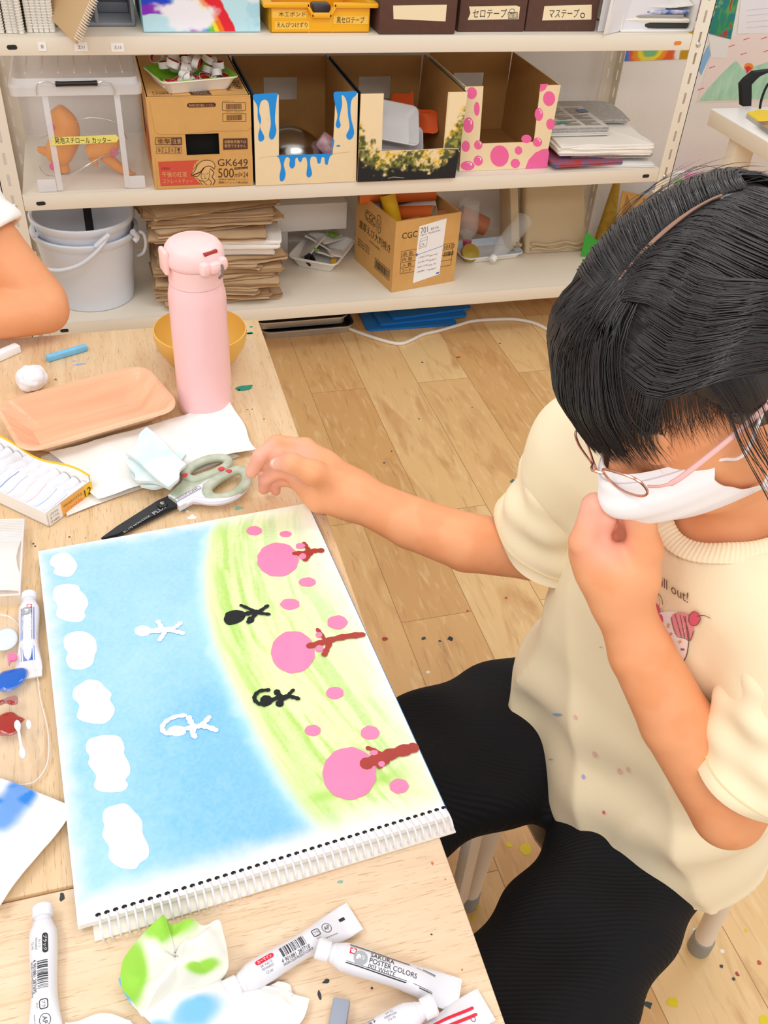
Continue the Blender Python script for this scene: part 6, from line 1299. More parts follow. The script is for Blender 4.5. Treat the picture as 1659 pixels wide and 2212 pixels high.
# ================================================================ CLEAR PALETTE WITH PAINT
film = M('palette_film', '#f8f4ee', .12, alpha=.16); pw_ = gz(30, 1500, TZ+.012)
t = T('paint_palette', 'clear plastic egg-carton palette with blue, pink and brown red paint', 'palette', (pw_.x, pw_.y, TZ+.0005)); PX = Matrix.Translation((pw_.x, pw_.y, TZ+.0005))
ol = [(-70, 1330), (-10, 1318), (30, 1330), (55, 1380), (78, 1450), (85, 1500), (100, 1560), (104, 1610), (98, 1650), (70, 1685), (20, 1690), (-70, 1690)]
PO = [p[:2] for p in spl([tuple(gz(x, y, TZ+.010)) for x, y in ol], True, 5)]; pc_ = np.array(PO).mean(0)
cups = [gz(x, y, TZ+.006) for x, y in [(28, 1467), (25, 1375), (22, 1565), (-40, 1420), (-45, 1510), (40, 1640)]]
def pal(u, v):
    i = u*(len(PO)); k = int(i) % len(PO); f = i-int(i); a = np.array(PO[k])*(1-f)+np.array(PO[(k+1) % len(PO)])*f; p = pc_+(a-pc_)*v
    z = .0165+.002*float(fbm(np.array([p[0]*60, p[1]*60]), 2, 3))
    for c in cups: z -= .0125*math.exp(-((p[0]-c.x)**2+(p[1]-c.y)**2)/(.016**2))
    if v > .93: z = z*(1-(v-.93)/.07)+.001
    return (p[0], p[1], TZ+max(z, .0012))
mb = MB().grid(pal, 90, 26, cu=True); part(mb, 'palette_shell', [film], t)
pe = MB().tube([tuple(pal(i/60, .985)) for i in range(60)], .0007, 5, closed=True); part(pe, 'palette_rim', [M('palette_rim', '#ffffff', .15, alpha=.5)], t)
def paint_blob(name, pts, col, z, rough=.12, par=None, lb=None):
    C = [p[:2] for p in spl([tuple(gz(x, y, TZ+z)) for x, y in pts], True, 4)]; c = np.array(C).mean(0); n = len(C)
    mb = MB(); rings = ((1.0, 0), (.93, .0014), (.75, .0024), (.4, .0029))
    v = [tuple(c+(np.array(p)-c)*s)+(TZ+z+h,) for s, h in rings for p in C]; f = [(i*n+k, i*n+(k+1) % n, (i+1)*n+(k+1) % n, (i+1)*n+k) for i in range(3) for k in range(n)]+[tuple(3*n+k for k in range(n))]
    ar = sum(C[i][0]*C[(i+1) % n][1]-C[(i+1) % n][0]*C[i][1] for i in range(n))
    mb.add(v, f if ar > 0 else [q_[::-1] for q_ in f], 0, True); o = part(mb, name, [M('wet_'+col[1:], col, rough, coat=.4)], t)
    if lb: o['label'] = lb
paint_blob('paint_blob', [(0, 1455), (25, 1447), (50, 1443), (60, 1450), (52, 1472), (30, 1490), (5, 1495), (-12, 1480)], '#0f5fc4', .0095, lb='wet cobalt blue paint')
paint_blob('paint_blob', [(-5, 1365), (20, 1357), (36, 1368), (36, 1388), (20, 1402), (-5, 1404), (-15, 1385)], '#dbeaf5', .0095, .3, lb='white paint streaked blue')
paint_blob('paint_blob', [(17, 1414), (30, 1410), (38, 1418), (34, 1428), (24, 1430), (20, 1440), (17, 1430)], '#f07aa6', .014, lb='pink paint')
paint_blob('paint_blob', [(8, 1512), (24, 1505), (38, 1505), (38, 1520), (25, 1524), (12, 1520), (0, 1524), (-8, 1518)], '#9c2a1c', .012, lb='brown red paint')
paint_blob('paint_blob', [(0, 1545), (25, 1538), (42, 1548), (54, 1554), (44, 1565), (38, 1582), (18, 1590), (-8, 1586), (-14, 1565)], '#a3261a', .0095, lb='wet brown red paint')
paint_blob('paint_blob', [(60, 1556), (68, 1560), (68, 1572), (60, 1575), (56, 1566)], '#f3f1f0', .013, .4, lb='white paint smear')
a_, b_ = gz(36, 1556, TZ+.020), gz(51, 1638, TZ+.022)
o = T('cotton_swab', 'white cotton swab lying across the brown red paint', 'cotton swab', tuple((a_+b_)/2)); d = (b_-a_); L_s = d.length; dn = d/L_s
part(MB().tube([tuple(a_+dn*.003), tuple(b_-dn*.004)], .0012, 8), 'stick', [M('swab_stick', '#f6f4f2', .5)], o)
for e, s in ((a_, 1), (b_, -1)): part(MB().tube([tuple(e+dn*s*k*.0022) for k in range(7)], [.0006, .0022, .0028, .0029, .0026, .002, .0012], 12), 'cotton_tip', [M('cotton')], o)
# ================================================================ STAINED TISSUES
stain = M('tissue_stained', '#ffffff', .8, attr=True, bump=.15, bscale=140)
def blue_stain(P):
    n = fbm(np.stack([P[:, 0]*30, P[:, 1]*30], 1), 4, 5); n2 = fbm(np.stack([P[:, 0]*16+n*2.2, P[:, 1]*16], 1), 4, 9); a = gz(20, 1790, TZ); b = gz(55, 1705, TZ); dd_ = np.hypot(P[:, 0]-a.x, (P[:, 1]-a.y))
    ab = np.array([b.x-a.x, b.y-a.y]); tt = np.clip(((P[:, 0]-a.x)*ab[0]+(P[:, 1]-a.y)*ab[1])/(ab@ab), 0, 1); ds = np.hypot(P[:, 0]-a.x-ab[0]*tt, P[:, 1]-a.y-ab[1]*tt)
    s = np.clip(sstep(.075, .0, dd_)*sstep(.32, .58, n2)*1.1+sstep(.020, .006, ds+(n-.5)*.012)*.75, 0, 1); c = np.tile(np.array(lin('#efedea')), (len(P), 1)); return mix(c, mix(lin('#b9daf5'), lin('#2f83dd'), np.clip(s*1.1, 0, 1)), np.clip(s*1.25, 0, 1))
quadsheet('paint_tissue', 'white tissue soaked with blue paint at the left edge', 'tissue', [(-150, 1640), (164, 1742), (-4, 1968), (-200, 1900)], TZ+.006, .008, 31, stain, 60, 60, .0012, colfn=blue_stain, wob=.002, bulge=.006)
def green_stain(P):
    n = fbm(np.stack([P[:, 0]*40, P[:, 1]*40], 1), 4, 15); c = np.tile(np.array(lin('#ecebe1')), (len(P), 1)); s = np.zeros(len(P))
    for x, y, rx, ry, k in ((375, 2010, .026, .016, 1), (440, 2095, .016, .004, .8), (285, 2100, .014, .024, 1), (425, 1995, .010, .008, .8)):
        p = gz(x, y, TZ+.02); s = np.maximum(s, k*np.exp(-(((P[:, 0]-p.x)/rx)**2+((P[:, 1]-p.y)/ry)**2)))
    s = sstep(.22, .62, s+(n-.5)*.3); return mix(c, mix(lin('#cde78a'), lin('#9bd54a'), s), s)
def bl2(P):
    n = fbm(np.stack([P[:, 0]*40, P[:, 1]*40], 1), 4, 25); c = np.tile(np.array(lin('#efede8')), (len(P), 1)); s = np.zeros(len(P))
    for x, y, rx, ry in ((420, 2190, .022, .014), (262, 2140, .012, .016), (330, 2235, .02, .012)):
        p = gz(x, y, TZ+.01); s = np.maximum(s, np.exp(-(((P[:, 0]-p.x)/rx)**2+((P[:, 1]-p.y)/ry)**2)))
    s = sstep(.25, .8, s+(n-.5)*.5); return mix(c, lin('#7cbdf0'), s)
quadsheet('paint_tissue', 'white tissue blotted with blue lying under the green stained one', 'tissue', [(258, 2120), (470, 2120), (640, 2150), (400, 2330)], TZ+.004, .008, 41, stain, 50, 50, .001, colfn=bl2, bulge=.006)
quadsheet('paint_tissue', 'plain white tissue fold at the bottom edge beside the black tube', 'tissue', [(150, 2203), (290, 2200), (320, 2330), (130, 2330)], TZ+.003, .006, 43, kp_, 24, 24, .001, bulge=.006)
quadsheet('paint_tissue', 'rounded plain white tissue edge under the carmine tube cap', 'tissue', [(470, 2150), (600, 2120), (662, 2160), (610, 2290)], TZ+.003, .006, 44, kp_, 24, 24, .001, bulge=.008)
# the green crumpled tissue: a standing cone of folds
gc = gz(385, 2110, TZ); C_out = [(265, 2075), (300, 2030), (345, 1985), (356, 1981), (372, 2000), (405, 1985), (422, 1988), (440, 2000), (472, 1988), (482, 2015), (492, 2060), (488, 2100), (440, 2130), (375, 2160), (320, 2190), (305, 2195), (285, 2160), (262, 2130)]
HT = [.020, .030, .036, .042, .034, .040, .040, .034, .036, .032, .026, .018, .010, .006, .006, .006, .010, .012]
ring_ = spl([tuple(gz(x, y, TZ+h)) for (x, y), h in zip(C_out, HT)], True, 5); nR = len(ring_); ctr = gz(385, 2085, TZ+.030)
def gfun(u, v):
    i = u*nR; k = int(i) % nR; f = i-int(i); a = np.array(ring_[k])*(1-f)+np.array(ring_[(k+1) % nR])*f; p = np.array(ctr)*(1-v)+a*v
    n = float(fbm(np.array([p[0]*45, p[1]*45]), 3, 51))-.5; cr = abs(math.sin(math.atan2(p[1]-gc.y, p[0]-gc.x)*2.5+v*2))
    return (p[0], p[1], max(TZ+.004, p[2]+n*.016*(1-.5*v)+.007*cr*math.sin(PI*v)))
mb = MB().grid(gfun, 110, 34, cu=True)
base = [(p[0]*.9+gc.x*.1, p[1]*.9+gc.y*.1, TZ+.0012) for p in [gfun(i/110, 1.0) for i in range(110)]]; k0 = 33*110; b0 = len(mb.v)
mb.v += base; mb.f += [(k0+i, k0+(i+1) % 110, b0+(i+1) % 110, b0+i) for i in range(110)]; mb.m += [0]*110; mb.s += [True]*110
o = mb.build('green_tissue', stain, None, world=Matrix.Translation((gc.x, gc.y, TZ)), colfn=green_stain, recalc=True); o.location = (gc.x, gc.y, TZ); tag(o, 'crumpled tissue stained lime green in front of the sketchbook', 'tissue')
# ================================================================ IMPLICIT SURFACES FOR THE PEOPLE
class SDF:
    def __init__(s): s.ops = []
    def add(s, fn, c, rad, k=0.01, sub=False): s.ops.append((fn, np.array(c, np.float32), rad, k, sub)); return s
    def cap(s, a, b, r1, r2, k=0.01, sub=False):
        a = np.array(a, np.float32); b = np.array(b, np.float32); ab = b-a; L2 = float(ab@ab)+1e-12
        def f(P):
            t = np.clip(((P-a)@ab)/L2, 0, 1); return np.linalg.norm(P-a-t[..., None]*ab, axis=-1)-(r1+(r2-r1)*t)
        return s.add(f, (a+b)/2, math.sqrt(L2)/2+max(r1, r2), k, sub)
    def chain(s, pts, rs, k=0.006):
        for i in range(len(pts)-1): s.cap(pts[i], pts[i+1], rs[i], rs[i+1], k)
        return s
    def ell(s, c, rad, Rt=None, k=0.01, sub=False):
        c = np.array(c, np.float32); rad = np.array(rad, np.float32); Rt = np.array(Rt, np.float32) if Rt is not None else np.eye(3, dtype=np.float32)
        def f(P):
            q = (P-c)@Rt; k0 = np.linalg.norm(q/rad, axis=-1); k1 = np.linalg.norm(q/(rad*rad), axis=-1)+1e-9; return k0*(k0-1)/k1
        return s.add(f, c, float(rad.max()), k, sub)
    def ev(s, P, bc, br):
        d = np.full(P.shape[:-1], 0.5, np.float32)
        for fn, c, rad, k, sub in s.ops:
            sel = np.nonzero(np.linalg.norm(bc-c, axis=-1) < rad+br+k+0.01)[0]
            if not len(sel): continue
            v = fn(P[sel]).astype(np.float32); a = d[sel]
            if sub:
                v = -v; h = np.clip(0.5-0.5*(a-v)/max(k, 1e-6), 0, 1); d[sel] = a*(1-h)+v*h+k*h*(1-h)
            else:
                h = np.clip(0.5+0.5*(a-v)/max(k, 1e-6), 0, 1); d[sel] = a*(1-h)+v*h-k*h*(1-h)
        return d
def polygonize(S_, lo, hi, h, post=None, B=12):
    lo = np.array(lo, np.float32); hi = np.array(hi, np.float32); nb = np.ceil((hi-lo)/(h*B)).astype(int); N = nb*B
    I = np.stack(np.meshgrid(*[np.arange(n) for n in nb], indexing='ij'), -1).reshape(-1, 3)
    bc = lo+(I+0.5).astype(np.float32)*h*B; br = h*B*0.87
    dc = S_.ev(bc[:, None, :], bc, 0.0+br)[:, 0]
    if post: dc = post(bc[:, None, :], dc[:, None])[:, 0]
    G = np.repeat(np.repeat(np.repeat(np.where(dc < 0, -1, 1).astype(np.float32).reshape(nb), B, 0), B, 1), B, 2)
    act = np.nonzero(np.abs(dc) < br*1.35+0.008)[0]
    g = np.stack(np.meshgrid(*[np.arange(B)]*3, indexing='ij'), -1).reshape(-1, 3)
    for c0 in range(0, len(act), 400):
        A = act[c0:c0+400]; gi = I[A][:, None, :]*B+g[None]; P = lo+gi.astype(np.float32)*h
        d = S_.ev(P, bc[A], br)
        if post: d = post(P, d)
        G[gi[..., 0], gi[..., 1], gi[..., 2]] = d
    G[0] = G[-1] = 1; G[:, 0] = G[:, -1] = 1; G[:, :, 0] = G[:, :, -1] = 1
    ins = G < 0; corners = [(0, 0, 0), (1, 0, 0), (0, 1, 0), (1, 1, 0), (0, 0, 1), (1, 0, 1), (0, 1, 1), (1, 1, 1)]
    sh = tuple(n-1 for n in G.shape); cnt = np.zeros(sh, np.int8)
    def sl(A_, c): return A_[c[0]:c[0]+sh[0], c[1]:c[1]+sh[1], c[2]:c[2]+sh[2]]
    for c in corners: cnt += sl(ins, c)
    cell = np.argwhere((cnt > 0) & (cnt < 8)); idx = np.full(sh, -1, np.int32); idx[cell[:, 0], cell[:, 1], cell[:, 2]] = np.arange(len(cell))
    V = np.zeros((len(cell), 3), np.float32); W_ = np.zeros(len(cell), np.float32)
    cv = [G[cell[:, 0]+c[0], cell[:, 1]+c[1], cell[:, 2]+c[2]] for c in corners]
    for a in range(8):
        for b in range(a+1, 8):
            df = [corners[b][k]-corners[a][k] for k in range(3)]
            if sum(map(abs, df)) != 1: continue
            m = (cv[a] < 0) != (cv[b] < 0); t = np.where(m, cv[a]/np.where(m, cv[a]-cv[b], 1), 0)
            p = np.array(corners[a], np.float32)+t[:, None]*np.array(df, np.float32); V[m] += p[m]; W_[m] += 1
    V = lo+(cell+V/W_[:, None])*h; F = []
    for ax in range(3):
        u, v = (ax+1) % 3, (ax+2) % 3; s0 = [slice(None)]*3; s1 = [slice(None)]*3; s0[ax] = slice(0, -1); s1[ax] = slice(1, None)
        A_, B_ = ins[tuple(s0)], ins[tuple(s1)]; e = np.argwhere(A_ != B_); e = e[(e[:, u] > 0) & (e[:, v] > 0) & (e[:, u] < sh[u]) & (e[:, v] < sh[v]) & (e[:, ax] < sh[ax])]
        flip = A_[e[:, 0], e[:, 1], e[:, 2]]; q_ = []
        for du, dv in ((1, 1), (0, 1), (0, 0), (1, 0)):
            c = e.copy(); c[:, u] -= du; c[:, v] -= dv; q_.append(idx[c[:, 0], c[:, 1], c[:, 2]])
        Q_ = np.stack(q_, 1); Q_[~flip] = Q_[~flip][:, ::-1]; F.append(Q_[(Q_ >= 0).all(1)])
    return V, np.concatenate(F)
def npmesh(name, V, F, mats, parent=None, attr=None, mi=None):
    me = bpy.data.meshes.new(name); k = F.shape[1]
    me.vertices.add(len(V)); me.vertices.foreach_set('co', np.asarray(V, np.float32).ravel()); me.loops.add(F.size); me.loops.foreach_set('vertex_index', F.astype(np.int32).ravel())
    me.polygons.add(len(F)); me.polygons.foreach_set('loop_start', np.arange(0, F.size, k, dtype=np.int32)); me.polygons.foreach_set('loop_total', np.full(len(F), k, np.int32))
    me.polygons.foreach_set('use_smooth', np.ones(len(F), bool))
    for m in (mats if isinstance(mats, (list, tuple)) else [mats]): me.materials.append(m)
    if mi is not None: me.polygons.foreach_set('material_index', mi.astype(np.int32))
    me.update(); me.validate()
    if attr is not None:
        c = np.ones((len(V), 4), np.float32); c[:, :3] = attr; at = me.color_attributes.new('Col', 'FLOAT_COLOR', 'POINT'); at.data.foreach_set('color', c.ravel())
    o = bpy.data.objects.new(name, me); COL.objects.link(o); o.parent = parent; return o
def relax(V, F, n=2, lam=.5):
    E_ = np.concatenate([F[:, [0, 1]], F[:, [1, 2]], F[:, [2, 3]], F[:, [3, 0]]])
    for _ in range(n):
        s = np.zeros_like(V); c = np.zeros(len(V), np.float32)
        for k in range(3): s[:, k] = np.bincount(E_[:, 0], V[E_[:, 1], k], len(V))+np.bincount(E_[:, 1], V[E_[:, 0], k], len(V))
        c = np.bincount(E_[:, 0], minlength=len(V))+np.bincount(E_[:, 1], minlength=len(V)); V = V+lam*(s/np.maximum(c, 1)[:, None]-V)
    return V.astype(np.float32)
A3 = lambda v: np.array(v[:] if isinstance(v, Vector) else v, np.float32)
skin = M('skin_warm', '#eba374', 0.45, sss=.10, var=.05, vscale=35, spec=.35)
# ================================================================ THE GIRL
def head_axes(yaw, pitch, roll):
    y, p, r = map(math.radians, (yaw, pitch, roll)); f = Vector((-math.cos(p)*math.cos(y), -math.cos(p)*math.sin(y), -math.sin(p))); l = Vector((math.sin(y), -math.cos(y), 0)); u = f.cross(l)
    return f, l*math.cos(r)+u*math.sin(r), u*math.cos(r)-l*math.sin(r)
HF, HL, HU = head_axes(9, 35, 15); HC = gd(1512, 752, .705); HS = 1.03
HX = Matrix((HF, HL, HU)).transposed().to_4x4() @ Matrix.Scale(HS, 4); HX.translation = HC
HR = np.array(Matrix((HF, HL, HU)).transposed())          # columns f, l, u
hp = lambda x, y, z: A3(HX @ Vector((x, y, z)))
girl = T('person', 'seated person in cream T-shirt and black wide trousers, white mask and glasses, hand at chin', 'person', (.56, .58, 0))
GI = Matrix.Translation((-.56, -.58, 0))
B_ = SDF()
he = lambda c, r, k=.02, sub=False: B_.ell(hp(*c), np.array(r)*HS, HR, k, sub)
hc = lambda a, b, r1, r2, k=.015, sub=False: B_.cap(hp(*a), hp(*b), r1*HS, r2*HS, k, sub)
NK = A3(gd(1592, 1085, .825)); SHR = A3(gz(1270, 968, .88)); SHL = A3(gd(1775, 1425, .77))
# torso and legs first (under the clothes), then neck, head
PEL = np.array((.575, .60, .47), np.float32); HPR = np.array((.535, .70, .40), np.float32); HPL = np.array((.555, .500, .382), np.float32)
CH = NK*.6+PEL*.4; up0 = (NK-PEL)/np.linalg.norm(NK-PEL)
B_.cap(NK+(CH-NK)*.5, CH, .062, .072, .02).cap(CH, PEL, .072, .085, .02).cap(SHR, SHL, .036, .036, .02)
KNR = np.array((.235, .615, .42), np.float32); KNL = np.array((.262, .300, .392), np.float32)
B_.cap(HPR, KNR, .058, .048, .03).cap(HPL, KNL, .056, .048, .03).cap(KNR, (.20, .62, .08), .048, .032, .02).cap(KNL, (.27, .27, .08), .048, .032, .02)
for fx, fy in ((.20, .62), (.27, .27)): B_.cap((fx, fy, .05), (fx-.14, fy+.01, .025), .030, .022, .02)
he((-.006, 0, .012), (.092, .073, .088), .01)
he((.028, 0, -.042), (.060, .060, .068), .03); hc((.050, 0, -.094), (.054, 0, -.096), .021, .021, .03)
for s in (-1, 1): hc((-.004, s*.050, -.060), (.046, s*.016, -.100), .018, .016, .03)
hc((.088, 0, -.026), (.102, 0, -.052), .007, .0115, .012); 
for s in (-1, 1):
    he((.097, s*.010, -.054), (.007, .006, .006), .006); he((.090, s*.033, -.022), (.013, .018, .010), .016, True); he((.0745, s*.033, -.022), (.0125, .0155, .0115), .006); hc((.086, s*.016, -.006), (.072, s*.048, -.006), .006, .005, .014)
    he((-.010, s*.075, -.030), (.017, .0065, .028), .006); he((-.008, s*.083, -.028), (.010, .005, .019), .004, True); hc((-.006, s*.076, -.052), (-.002, s*.072, -.058), .006, .004, .005)
hc((.083, -.016, -.079), (.083, .016, -.079), .006, .006, .008); hc((.080, -.014, -.086), (.080, .014, -.086), .0065, .0065, .008); hc((.094, -.022, -.0825), (.094, .022, -.0825), .0025, .0025, .004, True)
B_.cap(hp(-.022, 0, -.070), NK, .050, .054, .03); B_.cap(NK-up0*.01, SHR*.6+NK*.4-up0*.012, .040, .036, .03).cap(NK-up0*.01, SHL*.6+NK*.4-up0*.012, .040, .036, .03)
# ---- right arm (at the table edge, relaxed curled hand near the scissors)
ELR = A3(gz(1150, 1190, .70)); z_ = lambda x, y, z: A3(gz(x, y, z))
f1 = z_(1010, 1172, .712); f2 = z_(890, 1130, .722); WR = z_(758, 1068, .737)
B_.cap(SHR, ELR, .042, .0345, .006); B_.chain([ELR, f1, f2, WR], [.0345, .0345, .0310, .0260], .004)
pal_ = [z_(702, 1005, .765), z_(692, 1030, .752), z_(684, 1052, .738), z_(690, 1078, .731)]
kn = [z_(660, 966, .776), z_(650, 990, .768), z_(640, 1022, .748), z_(645, 1042, .734)]
B_.cap(WR, z_(700, 1040, .750), .0250, .0215, .02); B_.cap(WR, pal_[0], .021, .0150, .02).cap(WR, pal_[3], .021, .0150, .015)
for a, b, r in zip(pal_, kn, (.0145, .0145, .0135, .0125)): B_.cap(a, b, r, r*.82, .014)
fk = .0035
B_.chain([kn[0], z_(598, 957, .785), z_(562, 985, .774), z_(543, 1021, .748)], [.0108, .0098, .0088, .0076], fk)
B_.chain([kn[1], z_(604, 980, .776), z_(580, 998, .758), z_(568, 1016, .740)], [.0108, .0100, .0088, .0076], fk)
B_.chain([kn[2], z_(600, 1018, .746), z_(573, 1034, .733), z_(570, 1056, .716)], [.0100, .0092, .0082, .0072], fk)
B_.chain([kn[3], z_(612, 1036, .730), z_(592, 1044, .721), z_(596, 1060, .711)], [.0088, .0080, .0072, .0064], fk)
B_.chain([z_(722, 1040, .757), z_(676, 1020, .778), z_(630, 1000, .790), z_(596, 1002, .780)], [.0165, .0135, .0105, .0078], .008)
# ---- left arm (elbow out, loose fist under the chin)
ELL = A3(gd(1572, 1752, .87)); WL = A3(gd(1337, 1285, .805)); m1 = A3(gd(1462, 1560, .845)); m2 = A3(gd(1385, 1410, .825))
B_.cap(SHL, ELL, .042, .0340, .006); B_.chain([ELL, m1, m2, WL], [.0345, .0338, .0290, .0228], .004)
g_ = lambda x, y, D: A3(gd(x, y, D+.032))
K0 = [g_(1262, 1170, .748), g_(1268, 1184, .768), g_(1280, 1198, .787), g_(1292, 1212, .803)]
B_.cap(WL, g_(1318, 1228, .762), .0235, .0235, .02); B_.cap(g_(1368, 1242, .757), g_(1300, 1222, .765), .0215, .021, .02)
for p, r in zip(K0, (.0138, .0135, .013, .012)): B_.cap(g_(1322, 1232, .768), p, .020, r, .015)
pips = [g_(1284, 1092, .735), g_(1292, 1108, .756), g_(1300, 1126, .775), g_(1308, 1145, .790)]
dips = [g_(1306, 1118, .738), g_(1312, 1134, .754), g_(1316, 1150, .772), g_(1320, 1165, .786)]
tips = [g_(1304, 1158, .748), g_(1308, 1172, .762), g_(1312, 1184, .776), g_(1316, 1196, .788)]
for a, b, c, d, s in zip(K0, pips, dips, tips, (1, 1, .95, .86)): B_.chain([a, b, c, d], [.0122*s, .0108*s, .0098*s, .0090*s], .0025)
B_.chain([g_(1376, 1246, .757), g_(1392, 1188, .742), g_(1384, 1126, .730), g_(1356, 1088, .722)], [.0200, .0150, .0120, .0095], .005)
B_.cap(g_(1335, 1140, .800), g_(1340, 1200, .795), .017, .020, .004); B_.cap(g_(1336, 1122, .70), g_(1338, 1176, .712), .0050, .0060, .004, True); B_.cap(g_(1336, 1150, .70), g_(1334, 1160, .765), .0060, .0050, .004, True)
def gpart(mb, name, mats, par=None, **k): return mb.build(name, mats, par or girl, world=girl.matrix_basis, **k)
FINGERS = [z_(562, 985, .774), z_(543, 1021, .748), z_(580, 998, .758), z_(568, 1016, .740), z_(573, 1034, .733), z_(570, 1056, .716), z_(592, 1044, .721), z_(596, 1060, .711), z_(596, 1002, .780), z_(645, 1000, .765)]+pips+dips+tips
NA = [z_(640, 1002, .788), z_(598, 1000, .782), z_(580, 998, .760), z_(567, 1016, .742)]
Vb, Fb = polygonize(B_, (.02, .19, .0), (.78, .99, 1.23), .0028)
Vb = relax(Vb, Fb, 1, .35)
pk_ = np.full(len(Vb), 9., np.float32)
for p in [fpt for fpt in FINGERS]: pk_ = np.minimum(pk_, np.linalg.norm(Vb-p, axis=1))
nb_ = fbm(Vb*40, 3, 5).astype(np.float32); cb_ = mix(np.array(lin('#efa87a')), np.array(lin('#e79767')), sstep(.4, .7, nb_)*.5); cb_ = mix(cb_, np.array(lin('#f6b3a2')), sstep(.040, .008, pk_)*.75)
body = npmesh('body', Vb+np.array((-.56, -.58, 0), np.float32), Fb, M('skin_painted', '#eba374', .45, sss=.10, spec=.35, attr=True), girl, attr=cb_)
# nails
nailm = M('nail_pink', '#f7c9bd', .25)
for a, b, r in ((NA[0], NA[1], .0052), (NA[2], NA[3], .0056)):
    d = (b-a)/np.linalg.norm(b-a); tc = np.array((0, 0, CAMZ))-b; n = tc-d*(tc@d); n /= np.linalg.norm(n); X = fr(b+n*r*1.18, d, np.cross(n, d), n)
    gpart(MB().lathe([(0, .0010), (r*.7, .0006), (r*.85, -.0004)], 14, 0, X, sx=1.2, sy=.9), 'fingernail', [nailm])
# ---- shirt
def npv(*a): return np.array(a, np.float32)
Sh = SDF(); up = NK-PEL; up /= np.linalg.norm(up); ws = SHR-SHL; ws -= up*(ws@up); ws /= np.linalg.norm(ws); fd = np.cross(ws, up); fd /= np.linalg.norm(fd)
if fd[0] > 0: fd = -fd
Lt = float((NK-PEL)@up)
T_S = npv(-.12, -.03, .06, .16, .27, .36, .42, .455, .475); W_S = npv(.215, .208, .190, .170, .160, .152, .130, .085, .060); D_S = npv(.136, .134, .124, .112, .102, .094, .080, .062, .052); C_F = npv(.030, .030, .026, .020, .010, .004, .0, .0, .004); C_W = npv(-.040, -.036, -.024, -.010, 0, 0, 0, 0, 0)
def shirt_body(P, off=0.0):
    q_ = P-PEL; t = q_@up; w = q_@ws; d = q_@fd
    W_ = np.interp(t, T_S, W_S)-off; Dp = np.interp(t, T_S, D_S)-off; cf = np.interp(t, T_S, C_F); cw = np.interp(t, T_S, C_W); w = w-cw; d = d-cf
    # hanging folds of the loose cloth, stronger towards the hem
    low = np.clip((.30-t)/.32, 0, 1); fo = .0065*low*np.sin(w*46+t*9+d*10)+.005*low*np.sin(w*26-t*16+2)+.006*np.clip(1-np.abs(t-.10)/.12, 0, 1)*np.sin((t+.5*w)*48)
    pw = 2.35; rho = (np.abs(w/W_)**pw+np.abs(d/Dp)**pw)**(1/pw)
    rdg = lambda x: (1-np.abs(np.sin(x)))**2; fo = fo+.013*np.clip((.34-t)/.30, 0, 1)*(rdg(w*15+t*3.2+1.0)-.4)+.008*np.clip((.40-t)/.25, 0, 1)*(rdg(w*21-t*8+d*6)-.4)
    s = (rho-1)*np.minimum(W_, Dp)*.9-fo
    hem = -.040+.052*np.clip(w/.19, 0, 1)**1.0+.006*np.clip(-w/.19, 0, 1)-t
    return np.maximum(np.maximum(s, hem*.9), t-.468)
Sh.add(lambda P: shirt_body(P), PEL+up*.19, .40, .001)
for a_, b_, r_ in ((SHR, ELR, .056), (SHL, ELL, .058)): Sh.cap(NK*.80+a_*.20-up*.012, a_, .054, .054, .04); Sh.cap(a_, a_+(b_-a_)*.22, .054, r_, .03)
NHW, NHD, NHO = .066, .060, .012
def shirt_post(P, d):
    q_ = P-NK; t = q_@up; w = q_@ws; dd_ = q_@fd
    nh = (np.sqrt((w/NHW)**2+((dd_-NHO)/NHD)**2)-1)*.055; return np.maximum(d, -np.maximum(nh, -(t+.12)))
Vs, Fs = polygonize(Sh, (.22, .18, .30), (.82, .92, 1.02), .0036, post=shirt_post)
Vs = relax(Vs, Fs, 3, .5)
shirtm = M('shirt_cream', '#fbecc9', .85, bump=.12, bscale=420, sheen=.15)
shirt = npmesh('t_shirt', Vs+np.array((-.56, -.58, 0), np.float32), Fs, [shirtm], girl)
def sh_eval(P):
    P = np.asarray(P, np.float32)[None]; return Sh.ev(P, P.mean(1), .6)[0]
